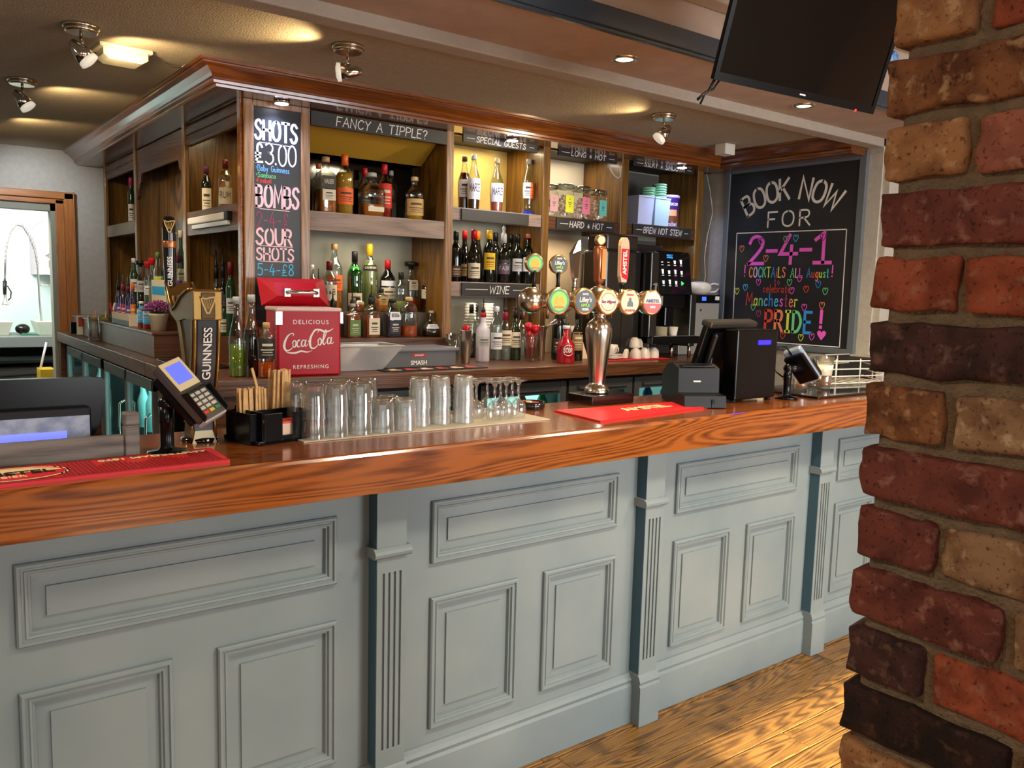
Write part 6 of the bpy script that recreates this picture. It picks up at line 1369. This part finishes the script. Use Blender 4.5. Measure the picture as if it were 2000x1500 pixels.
def badge(c, r, kind, parent, nrm=fnorm, oval=1.12):
    M_ = frame(c, Vector((0, 0, 1)).cross(nrm)*1, (0, 0, 1))
    def dsk(r0, z, m, nm, sy=oval, half=None, lb=None):
        k = 28; P_ = [(r0*math.cos(2*math.pi*i/k), r0*sy*math.sin(2*math.pi*i/k), z) for i in range(k)]
        if half is not None: P_ = [(a, b_ if (b_ < half if half <= 0 else b_ > half) else half, z) for a, b_, z in P_]
        return MB().add(P_, [list(range(k))]).xf(M_).build(nm, m, parent, lb, recalc=False)
    MB().lathe((0, 0, 0), [(r*1.0, -.018), (r*1.05, -.004), (r*1.04, .002), (r*.93, .005), (.001, .005)], 32, M=Matrix.Diagonal((1, oval, 1, 1)), caps=False).xf(M_).build('badge_rim', m_gold, parent)
    z = .0062
    def T(s, sz, dx, dy, m, xs=1, sh=0, b=.0006): text_obj(s, sz, M_ @ Matrix.Translation((dx, dy, z+.0016)), m, parent, xs=xs, shear=sh, bold=b)
    if kind == 'blue_green':
        dsk(r*.88, z, m_grn, 'badge_face'); dsk(r*.72, z+.0005, m_lime, 'badge_ring'); 
        MB().add([(r*a, r*b_, z+.001) for a, b_ in ((-.55, -.25), (-.45, .2), (-.2, .5), (0, .3), (.2, .5), (.45, .2), (.55, -.25), (0, -.45))], [list(range(8))]).xf(M_).build('hop_motif', m_hop, parent)
        MB().add([(r*a, r*b_, z+.0014) for a, b_ in ((-.5, -.42), (.5, -.42), (.42, -.62), (-.42, -.62))], [(0, 3, 2, 1)]).xf(M_).build('name_band', m_orb, parent)
    elif kind == 'black_lime':
        dsk(r*.88, z, m_blk, 'badge_face'); T('Lilley\'s', r*.55, 0, r*.14, m_white, .8, .2, .0008); T('APPLE', r*.34, 0, -r*.34, m_lime, .9); T('CIDER', r*.24, 0, -r*.68, m_white)
        T('SINCE', r*.2, 0, r*.62, m_white)
    elif kind == 'white_band':
        dsk(r*.88, z, m_cream2, 'badge_face'); dsk(r*.72, z+.0004, m_redb if False else m_orb, 'badge_ring'); dsk(r*.66, z+.0007, m_cream2, 'badge_inner')
        MB().add([(-r*.95, -r*.22, z+.001), (r*.95, -r*.12, z+.001), (r*.95, r*.24, z+.001), (-r*.95, r*.14, z+.001)], [(0, 1, 2, 3)]).xf(M_).build('name_band', m_white, parent)
        T('San Miguel', r*.36, 0, 0, mat('badge_darkred', '8a1a20', .4), .9, .25)
    elif kind == 'amber_badge':
        dsk(r*.88, z, m_cream2, 'badge_face'); dsk(r*.62, z+.0005, m_hop if False else mat('badge_pale_amber', 'f0d8a8', .4), 'badge_inner')
        T('BIRRA', r*.24, 0, r*.66, m_redb); T('MORETTI', r*.24, 0, -r*.74, m_redb)
        MB().add([(r*a, r*b_, z+.001) for a, b_ in ((-.3, -.4), (-.25, 0), (-.12, .12), (-.2, .2), (.2, .2), (.12, .12), (.28, 0), (.32, -.4))], [list(range(8))[::-1]]).xf(M_).build('seated_figure_motif', m_blk, parent)
        MB().add([(r*(0+.13*math.cos(q)), r*(.3+.13*math.sin(q)), z+.001) for q in [i*.52 for i in range(12)]], [list(range(12))]).xf(M_).build('motif_hat', m_blk, parent)
    else:
        dsk(r*.88, z, m_white if kind != 'lens' else m_cream2, 'badge_face'); dsk(r*.88, z+.0005, m_redb, 'badge_lower', half=-.08*r)
        T('AMSTEL', r*.42, 0, r*.14, m_blk, .95); T('BIER', r*.3, 0, -r*.42, m_white)
for (dx, kind, lb) in EMB:
    tp = MB().lathe((0, 0, 0), [(.022, 0), (.036, .015), (.045, .04), (.046, .054), (.001, .055)], 28, M=frame((tx+dx, ty, zt), Vector((0, 0, 1)).cross(fnorm), (0, 0, 1)), caps=False).build('tap_housing', m_pewter, tw, lb)
    badge(Vector((tx+dx, ty, zt))+fnorm*.060, .044, kind, tp)
    c = Vector((tx+dx, ty+.045, zt+.01))
# the pull handles on the staff side
HX = [(-.255, 'a'), (-.135, 'b'), (-.050, 'c'), (.082, 'd'), (.215, 'e')]
for (dx, k) in HX:
    hx, hy = tx+dx, ty+.10
    bs = MB().cyl((hx-.0, ty+.02, zt), (hx, hy, zt), .016).cyl((hx, hy, zt-.02), (hx, hy, zt+.05), .013, .011).tube([(hx, hy+.01, zt), (hx, hy+.05, zt-.005), (hx, hy+.06, zt-.04), (hx, hy+.06, zt-.075)], .007, 8).build('tap_valve', m_pewter, tw)
    zb = zt+.05
    if k in 'ab':
        MB().lathe((hx, hy, zb-(.0 if k == 'b' else .0)), [(.010, 0), (.007, .012), (.0065, .03), (.009, .055), (.01, .062)], 14).build('handle_stem', m_black, tw)
        c = Vector((hx, hy, zb+.09)); hc = MB().lathe((0, 0, 0), [(.030, -.02), (.037, -.008), (.038, .0), (.034, .004), (.001, .004)], 28, M=frame(c, Vector((0, 0, 1)).cross(fnorm), (0, 0, 1)), caps=False).build('handle_head', m_black if k == 'b' else m_gold, tw)
        badge(c+fnorm*.002, .036, 'blue_green' if k == 'a' else 'black_lime', hc, oval=1.0)
    elif k == 'c':
        MB().lathe((hx, hy, zb), [(.011, 0), (.008, .01), (.009, .03), (.012, .04)], 16).hexa([(hx-.011, hy-.01, zb+.04), (hx+.011, hy-.01, zb+.04), (hx+.011, hy+.01, zb+.04), (hx-.011, hy+.01, zb+.04), (hx-.022, hy-.012, zb+.135), (hx+.018, hy-.012, zb+.15), (hx+.018, hy+.012, zb+.15), (hx-.022, hy+.012, zb+.135)]).hexa([(hx-.022, hy-.012, zb+.135), (hx+.018, hy-.012, zb+.15), (hx+.018, hy+.012, zb+.15), (hx-.022, hy+.012, zb+.135), (hx+.010, hy-.004, zb+.185), (hx+.022, hy-.004, zb+.19), (hx+.022, hy+.004, zb+.19), (hx+.010, hy+.004, zb+.185)]).build('handle_bent_chrome', m_chrome, tw, 'angular polished chrome handle')
    elif k == 'd':
        m_cop = mat('handle_copper', 'c07a58', .25, metal=.8)
        MB().lathe((hx, hy, zb), [(.010, 0), (.012, .006), (.008, .016), (.014, .022), (.020, .035), (.024, .16), (.020, .172), (.001, .172)], 18, sq=.8).build('handle_copper', m_cop, tw, 'tall copper-coloured handle with a round cap')
        MB().box(hx-.010, hx+.012, hy-.0265, hy-.024, zb+.04, zb+.16).build('handle_inlay', mat('inlay_orange', 'e08a4a', .4), tw)
        MB().lathe((0, 0, 0), [(.018, -.02), (.022, -.01), (.022, .006), (.019, .009), (.001, .009)], 24, M=frame((hx, hy, zb+.196), Vector((0, 0, 1)).cross(fnorm), (0, 0, 1)), caps=False).build('handle_cap', m_gold, tw)
        c = Vector((hx, hy, zb+.196))+fnorm*.0092; MB().lathe((0, 0, 0), [(.001, .001), (.016, .001)], 20, M=frame(c, Vector((0, 0, 1)).cross(fnorm), (0, 0, 1)), caps=False).build('cap_disc', m_cream2, tw)
    else:
        MB().lathe((hx, hy, zb), [(.009, 0), (.009, .02), (.015, .03)], 14).build('handle_stem', m_blk, tw)
        MB().prism([(-.013, .028), (.013, .028), (.022, .055), (.024, .18), (.020, .20), (.010, .214), (-.010, .214), (-.020, .20), (-.024, .18), (-.022, .055)], 'y', -.009, .009).xf(Matrix.Translation((hx, hy, zb))).build('handle_paddle', mat('paddle_gold_white', 'd8b49a', .35), tw, 'tall white and red paddle handle')
        MB().prism([(-.013, .05), (.017, .04), (.020, .06), (.021, .168), (-.021, .168), (-.020, .075)], 'y', -.0105, -.0092).xf(Matrix.Translation((hx, hy, zb))).build('paddle_red_panel', m_redb, tw)
        text_obj('AMSTEL', .030, frame((hx, hy-.0108, zb+.112), (0, 0, 1), (-1, 0, 0)), m_white, tw, bold=.0008, xs=.95)

# stout font
gf = thing('stout_font', 'black and gold curved stout font lettered down its front, left of the red cooler', 'beer tap', (.68, 2.33, ZB))
m_gd = mat('font_bronze_gold', 'a8834a', .25, metal=.9); m_gb = mat('font_black_gloss', '0d0a0c', .1, coat=.8); m_gr = mat('font_dark_bronze', '4a3518', .3, metal=.5)
gx = .672
fr = [(2.285, .012), (2.292, .05), (2.288, .10), (2.276, .15), (2.262, .20), (2.252, .25), (2.246, .30), (2.244, .34), (2.246, .375), (2.252, .395)]
bk = [(2.36, .012), (2.35, .05), (2.345, .10), (2.345, .15), (2.355, .20), (2.37, .25), (2.39, .30), (2.42, .345), (2.45, .375), (2.46, .395)]
body = MB(); out = [(a, ZB+b_) for a, b_ in fr]+[(a, ZB+b_) for a, b_ in bk[::-1]]
# broad side shell slightly narrower than the front
for s0, s1 in ((-.031, .031),): body.prism(out, 'x', gx+s0, gx+s1)
body.build('body', mat('font_bronze_body', '4a3a24', .3, metal=.5), gf)
side = MB()
for sx in (-.032, .032):
    a0, a1 = (gx+sx-.002, gx+sx+.002)
    so = [(a+.012, ZB+b_) for a, b_ in fr[1:]]+[(a+.028, ZB+b_) for a, b_ in fr[1:][::-1]]; side.prism(so, 'x', a0, a1)
    so = [(a-.035, ZB+b_) for a, b_ in bk[1:]]+[(a, ZB+b_) for a, b_ in bk[1:][::-1]]; side.prism(so, 'x', a0, a1)
side.build('side_ribs', m_gd, gf)
ed = MB()
for sx in (-.031, .031): ed.tube([(gx+sx, a-.003, ZB+b_) for a, b_ in fr], .0042, 8)
ed.build('gold_edge', m_gd, gf)
fp = MB(); n = len(fr)
vs = [(gx+s_, a-.004, ZB+b_) for a, b_ in fr[:8] for s_ in (-.024, .024)]; fp.add(vs, [(2*i, 2*i+1, 2*i+3, 2*i+2) for i in range(7)], True).build('front_plate', mat('font_plate_charcoal', '26242a', .3), gf)
# top capsule with gold face and cowl
MB().prism([(2.236, ZB+.335), (2.236, ZB+.41), (2.25, ZB+.416), (2.34, ZB+.40), (2.43, ZB+.355), (2.47, ZB+.40), (2.50, ZB+.43), (2.505, ZB+.415), (2.46, ZB+.345), (2.40, ZB+.325), (2.32, ZB+.335)], 'x', gx-.036, gx+.036).build('top_cowl', mat('font_cowl_bronze', '7a5a2a', .3, metal=.6), gf)
ce = MB()
for sx in (-.036, .036): ce.tube([(gx+sx, 2.25, ZB+.417), (gx+sx, 2.30, ZB+.410), (gx+sx, 2.35, ZB+.395), (gx+sx, 2.40, ZB+.368), (gx+sx, 2.43, ZB+.357), (gx+sx, 2.455, ZB+.38), (gx+sx, 2.48, ZB+.415), (gx+sx, 2.50, ZB+.43)], .005, 8)
ce.build('cowl_edge', m_gd, gf)
MB().bbox(gx-.037, gx+.037, 2.230, 2.238, ZB+.335, ZB+.412, .003).build('crown_plate', m_gd, gf)
MB().bbox(gx-.018, gx+.018, 2.2275, 2.231, ZB+.338, ZB+.408, .002).build('crown_inset', m_gr, gf)
def harp(c, s, parent):
    F_ = plane(c, (1, 0, 0), (0, 0, 1), (0, -1, 0)); mb = MB()
    ribbon(mb, [(-.45*s, .5*s), (-.2*s, .38*s), (.1*s, .46*s), (.45*s, .5*s), (.35*s, .2*s), (.05*s, -.5*s), (-.1*s, -.5*s), (-.35*s, .1*s), (-.45*s, .5*s)], .1*s, F_)
    for q in range(4): ribbon(mb, [(-.25*s+q*.15*s, .36*s), (-.14*s+q*.07*s, -.25*s)], .03*s, F_)
    mb.build('harp_emblem', m_gd if parent is gf else m_gd, parent)
harp((gx, 2.2272, ZB+.375), .042, gf)
Mg = frame((gx+.002, 2.2475, ZB+.245), (.0, -.036, .2), (-1, 0, 0))
text_obj('GUINNESS', .031, Mg, m_white, gf, xs=1.0, bold=.0004)
MB().hexa([(gx-.032, 2.275, ZB), (gx+.032, 2.275, ZB), (gx+.032, 2.37, ZB), (gx-.032, 2.37, ZB), (gx-.018, 2.29, ZB+.05), (gx+.018, 2.29, ZB+.05), (gx+.018, 2.35, ZB+.05), (gx-.018, 2.35, ZB+.05)]).build('foot', mat('font_foot_cream', 'cdbf9c', .4), gf)
MB().lathe((gx, 2.32, ZB), [(.05, 0), (.05, .01), (.04, .014), (.001, .014)], 28).build('base_ring', m_gb, gf)
hx, hy = .648, 2.50
MB().lathe((hx, hy, ZB+.40), [(.010, 0), (.014, .01), (.016, .05), (.018, .12), (.0185, .165), (.018, .20), (.015, .215), (.001, .218)], 20).build('pull_handle', m_gb, gf)
MB().lathe((hx, hy, ZB+.40), [(.0188, .128), (.0194, .130), (.0194, .146), (.0188, .148)], 20).build('handle_band', mat('font_copper', 'b8784a', .3, metal=.8), gf)
harp((hx-.004, hy-.0195, ZB+.588), .032, gf)
text_obj('GUINNESS', .018, frame((hx-.004, hy-.0178, ZB+.462), (0, 0, 1), (-1, 0, 0)), m_white, gf, bold=.0003)

# receipt printer
pr_ = thing('receipt_printer', 'black receipt printer on the bar to the left of the till', 'printer', (2.55, 2.25, ZB))
Mpr = Matrix.Translation((2.555, 2.36, ZB)) @ Matrix.Rotation(R(-28), 4, 'Z') @ Matrix.Diagonal((1.2, 1.12, 1.18, 1))
MB().prism([(.0, .003), (.0, .10), (.04, .128), (.11, .138), (.165, .125), (.17, .045), (.235, .04), (.24, .003)], 'x', 0, .14).xf(Mpr @ Matrix.Rotation(R(180), 4, 'Z') @ Matrix.Translation((-.14, -.0, 0)) @ Matrix.Translation((0, -.0, 0))).build('printer_body', m_blackm, pr_)
MB().bbox(.01, .13, -.155, -.02, .128, .134, .004).xf(Mpr).build('paper_cover', m_black, pr_); MB().box(.05, .075, -.1715, -.1705, .08, .085).xf(Mpr).build('maker_mark', m_white, pr_)
MB().bbox(.09, .1, -.2415, -.2395, .003, .03, .001).xf(Mpr).build('cable_notch', m_black, pr_)
# right till
tl = thing('till', 'black angular till with a blue customer display at the right end of the bar', 'till', (2.85, 2.2, ZB))
MB().bbox(2.735, 3.0, 2.13, 2.20, 1.175, 1.462, .006).build('display_tower', m_black, tl)
MB().box(2.868, 2.952, 2.1285, 2.1298, 1.40, 1.418).build('blue_display', mat('till_display_blue', '1a10ff', .4, emit=5), tl)
MB().prism([(2.20, 1.17), (2.50, 1.175), (2.50, 1.195), (2.20, 1.21)], 'x', 2.76, 2.98).build('till_base', m_black, tl)
MB().hexa([(2.70, 2.16, 1.165), (2.735, 2.13, 1.165), (2.735, 2.20, 1.165), (2.70, 2.26, 1.165), (2.60, 2.28, 1.235), (2.66, 2.25, 1.225), (2.68, 2.30, 1.225), (2.62, 2.34, 1.235)]).build('base_flange', m_black, tl)
# tilted touch screen, seen from behind
Ms = frame((2.80, 2.33, 1.20), (1, .12, 0), (.0, -.32, 1))
MB().bbox(-.17, .18, 0, .30, -.012, .012, .006).bbox(-.13, .14, .02, .27, .012, .04, .015).xf(Ms).build('screen_back', m_black, tl)
MB().bbox(-.175, .185, .285, .312, -.02, .03, .008).xf(Ms).build('screen_top_edge', mat('till_top_dark_grey', '2c2a29', .3), tl)
MB().tube([(2.74, 2.22, 1.17), (2.70, 2.24, 1.30), (2.72, 2.24, 1.40), (2.76, 2.22, 1.43)], .01, 8).build('support_arm', m_black, tl)
for x in (2.75, 2.98): MB().cyl((x, 2.15, ZB), (x, 2.15, 1.176), .012).build('foot', m_blackm, tl)

# tray, pints, rack at the right end
t = thing('glass_tray', 'glossy black tray at the right end of the bar', 'tray', (3.5, 2.2, ZB)); MB().bbox(3.20, 4.05, 2.05, 2.42, ZB, ZB+.010, .004).build('tray_board', mat('tray_gloss_black', '0b0b0c', .07, coat=.8), t)
def pint(x, y, lb, fill, foam=True):
    t = thing('pint_glass', lb, 'glass', (x, y, ZB+.01), 'pint glasses on the black tray')
    MB().lathe((x, y, ZB+.0105), [(.001, .0), (.030, .0), (.032, .02), (.042, .155), (.040, .155), (.030, .012)], 28, caps=False).build('glass_body', m_gl, t)
    if fill: MB().lathe((x, y, ZB+.0105), [(.001, .012), (.029, .012), (.030+.009*fill, .012+.14*fill), (.001, .012+.14*fill)], 28, caps=False).build('beer', mat('beer_amber', 'd8860f', .1, trans=.4), t)
    if foam: MB().lathe((x, y, ZB+.0105), [(.0305+.009*fill, .013+.14*fill), (.040, .115), (.001, .115)], 28, caps=False).build('foam', mat('beer_foam', 'e8dfc8', .7), t)
pint(3.50, 2.22, 'pint glass with amber beer left and foam, behind the right card terminal', .38)
pint(3.36, 2.25, 'nearly empty foamy pint glass, left one on the tray', .14, False); pint(3.58, 2.32, 'empty foamy pint glass at the back of the tray', .0, False)
t = thing('menu_holder', 'tall cream card menu standing between till and right card terminal', 'menu', (3.12, 2.35, ZB)); MB().bbox(3.10, 3.24, 2.36, 2.37, ZB, 1.372, .002).build('menu_sheet', mat('menu_cream', 'e6d2b4', .6), t); MB().bbox(3.09, 3.25, 2.355, 2.40, ZB, ZB+.008, .002).build('menu_base', m_clr, t)
t = thing('wire_rack', 'white wire glass rack at the right end of the bar', 'rack', (3.9, 2.4, ZB))
mw = mat('white_wire', 'dcd6c6', .4); w_ = MB()
for z in (ZB+.02, ZB+.055, ZB+.09, ZB+.13): w_.tube([(3.62, 2.30, z), (4.02, 2.22, z), (4.30, 2.50, z) if z < 1.28 else (4.05, 2.25, z)], .0035, 6)
for z in (ZB+.10, ZB+.145): w_.tube([(3.62, 2.45, z), (3.80, 2.44, z), (4.05, 2.43, z)], .003, 6)
w_.build('rail', mw, t)
for (x, y) in ((3.70, 2.285), (3.86, 2.252), (4.02, 2.222), (4.15, 2.35), (3.72, 2.447), (3.95, 2.435)): MB().cyl((x, y, ZB+.01), (x, y, ZB+.14), .0035, n=6).build('upright_wire', mw, t)
for k in range(7): MB().tube([(3.66+k*.06, 2.29-k*.012, ZB+.022), (3.70+k*.06, 2.45, ZB+.022)], .0025, 5).build('base_wire', mw, t)
tag(MB().bbox(4.1, 4.46, 2.50, 2.70, .22, 1.27, .01).build('dark_cupboard', m_iron), 'dark cabinet below the end of the big chalkboard', 'cupboard')

# ============================================================ FAR LEFT OF THE BACK COUNTER AND KITCHEN
t = thing('menu_card_holder', 'small card holder with red and pale green squares at the kitchen end of the counter', 'card', (1.06, 6.3, 1.211))
MB().bbox(1.02, 1.17, 6.30, 6.31, 1.215, 1.345, .001).build('card', mat('card_white', 'd9d8c6', .6), t); MB().box(1.03, 1.085, 6.297, 6.30, 1.27, 1.335).build('red_square', mat('sq_red', 'b8382c', .6), t); MB().box(1.09, 1.16, 6.297, 6.30, 1.27, 1.335).build('green_square', mat('sq_green', '9fc0a0', .6), t)
for (x, y, lb, c) in ((1.032, 5.77, 'plain glass with a pale citrus drink at the kitchen end of the counter', 'e6d59a'), (1.075, 5.68, 'plain glass with lime garnish at the kitchen end of the counter', 'c9d83a')):
    t = thing('cocktail_glass', lb, 'glass', (x, y, 1.211)); MB().lathe((x, y, 1.211), [(.001, .001), (.032, .001), (.036, .15), (.034, .15), (.030, .012), (.001, .012)], 20, caps=False).build('glass_body', m_gl, t)
    MB().ball((x, y, 1.345), .03, 12, sz=.5).build('garnish', mat('garnish_'+c, c, .6), t); MB().cyl((x, y, 1.225), (x+.01, y, 1.40), .004, n=8).build('straw', mat('straw_pink', 'd89a8a', .6), t)
t = thing('small_black_box', 'small black cube beside the glasses near the kitchen door', 'box', (1.06, 6.55, 1.211)); MB().bbox(1.015, 1.06, 6.50, 6.55, 1.211, 1.29, .003).bbox(1.075, 1.12, 6.48, 6.53, 1.211, 1.29, .003).build('box_body', m_black, t)
t = thing('candy_canes', 'little sprig of red and white striped canes left of the syrup bottles', 'decoration', (1.12, 5.56, 1.338)); MB().cyl((1.10, 5.56, 1.338), (1.10, 5.56, 1.40), .014).build('holder', m_black, t)
for k in range(3): MB().tube([(1.10, 5.56, 1.39), (1.09+.02*k, 5.56+.01*k, 1.43), (1.09+.025*k, 5.57, 1.45), (1.10+.025*k, 5.58, 1.445)], .006, 6).build('cane', mat(['cane_red', 'cane_white'][k % 2], ['c0283a', 'e8e0e0'][k % 2], .4), t)
t = thing('flat_tablet', 'thin dark tablet edge lying on the left counter behind the card reader', 'tablet', (1.05, 3.9, 1.211)); MB().bbox(1.03, 1.24, 3.75, 4.25, 1.2105, 1.218, .002).build('tablet_body', m_black, t)

# kitchen
t = thing('kitchen_sink_unit', 'steel kitchen worktop with shelf below, seen through the doorway', 'sink', (.6, 8.1, 0))
MB().bbox(-.4, 1.2, 7.7, 8.3, 1.03, 1.12, .006).build('worktop', mat('kitchen_worktop_grey', '7f8480', .4, metal=.3), t); MB().box(-.4, 1.2, 8.28, 8.30, 0, 1.0).build('back_panel', m_iron, t); MB().box(-.4, 1.2, 7.75, 8.25, .9, .92).build('under_shelf', m_blackm, t)
MB().bbox(.55, 1.1, 7.82, 8.2, .3, .86, .03).build('grey_bin', mat('bin_grey', '585a54', .5), t); MB().tube([(.62, 7.81, .3), (.63, 7.81, .74), (.70, 7.81, .79), (1.05, 7.81, .80)], .006, 6).build('bin_rim', m_blackm, t)
for (x0, x1, lb, c) in ((.45, .80, 'white plastic tub on the kitchen worktop, left', 'dcd8c4'), (.97, 1.18, 'cream plastic tray on the kitchen worktop, right', 'd2dcc6')):
    t = thing('plastic_tray', lb, 'tray', ((x0+x1)/2, 8, 1.12)); MB().hexa([(x0+.03, 7.85, 1.122), (x1-.03, 7.85, 1.122), (x1-.03, 8.2, 1.122), (x0+.03, 8.2, 1.122), (x0, 7.8, 1.23), (x1, 7.8, 1.23), (x1, 8.22, 1.23), (x0, 8.22, 1.23)]).build('tray_body', mat('tray_'+c, c, .5), t)
t = thing('scouring_pan', 'small dark pan with a green cloth on the kitchen worktop', 'pan', (.9, 7.95, 1.12)); MB().ball((.885, 7.98, 1.165), .055, 18, sz=.8).build('pan_bowl', mat('pan_dark', '2a2a24', .2, metal=.7), t); MB().hexa([(.86, 7.8, 1.122), (.99, 7.8, 1.122), (.99, 7.9, 1.122), (.86, 7.9, 1.122), (.87, 7.82, 1.135), (.97, 7.82, 1.13), (.97, 7.88, 1.13), (.87, 7.88, 1.138)]).build('green_cloth', mat('cloth_green', '14503a', .8), t)
t = thing('spray_tap', 'tall spring-hose kitchen spray tap arching over the sink', 'tap', (1.0, 8.1, 1.12))
arc = [(.775, 8.0, 1.56), (.785, 8.0, 1.72), (.80, 8.0, 1.86), (.83, 8.0, 1.96), (.875, 8.0, 2.02), (.92, 8.0, 2.01), (.965, 8.0, 1.93), (1.0, 8.0, 1.82), (1.015, 8.0, 1.7), (1.02, 8.0, 1.4), (1.03, 8.0, 1.2)]
MB().tube(arc, .008, 8).build('hose', m_steel, t); sp = []
P_ = crom([(a, c) for a, b_, c in arc[1:9]])
for i in range(len(P_)*6):
    f = i/6; j = min(int(f), len(P_)-2); g = f-j; cx1 = P_[j][0]*(1-g)+P_[j+1][0]*g; cz1 = P_[j][1]*(1-g)+P_[j+1][1]*g; an = i*1.05
    sp.append((cx1+.016*math.cos(an)*.7, 8.0+.016*math.sin(an), cz1+.012*math.cos(an)))
MB().tube(sp, .002, 4).build('spring', m_chrome, t)
MB().cyl((.775, 8.0, 1.56), (.77, 8.0, 1.45), .016, .013).tube([(.79, 7.99, 1.52), (.815, 7.99, 1.47), (.81, 7.99, 1.42), (.79, 7.99, 1.40)], .005).build('spray_grip', m_blackm, t); MB().lathe((.772, 8.0, 1.36), [(.028, 0), (.028, .012), (.012, .03), (.012, .09)], 16).build('spray_head', m_chrome, t)
MB().cyl((1.03, 8.0, 1.22), (1.04, 8.0, 1.14), .018).cyl((1.0, 8.0, 1.22), (1.07, 8.0, 1.16), .010).cyl((1.02, 8.0, 1.53), (1.18, 8.0, 1.53), .006).build('tap_body', m_chrome, t)
t = thing('dispenser', 'pale pink-white dispenser box on the kitchen wall', 'dispenser', (1.12, 8.3, 1.8)); MB().prism([(1.03, 1.62), (1.03, 1.95), (1.06, 2.04), (1.11, 2.09), (1.21, 2.11), (1.21, 1.62)], 'y', 8.15, 8.58).build('dispenser_body', mat('dispenser_lilac', 'cdbcc4', .4), t); MB().tube([(1.10, 8.13, 1.78), (1.12, 8.10, 1.80), (1.12, 8.10, 1.68)], .008).build('lever', m_steel, t)
t = thing('mop_bucket', 'yellow mop bucket with a white handle in the kitchen', 'bucket', (.93, 7.2, .6)); MB().box(.90, 1.0, 7.15, 7.35, 0, .90).build('bucket_body', mat('bucket_yellow', 'c9a210', .5), t); MB().cyl((.90, 7.25, .85), (.96, 7.25, 1.10), .008).build('handle', m_white, t)

t = thing('wall_plaque', 'small blue round plaque between the television and the brick pillar', 'plaque', (3.66, 2.085, 2.67))
MB().lathe((0, 0, 0), [(.001, 0), (.06, 0), (.065, .006), (.05, .014), (.001, .016)], 24, M=frame((0, 0, 0), (1, 0, 0), (0, 0, 1))).xf(Matrix.Translation((3.665, 2.088, 2.672)) @ Matrix.Scale(.55, 4)).build('plaque_disc', mat('plaque_blue', '2a6ac8', .2, c2='8ab8e8', scale=40), t)
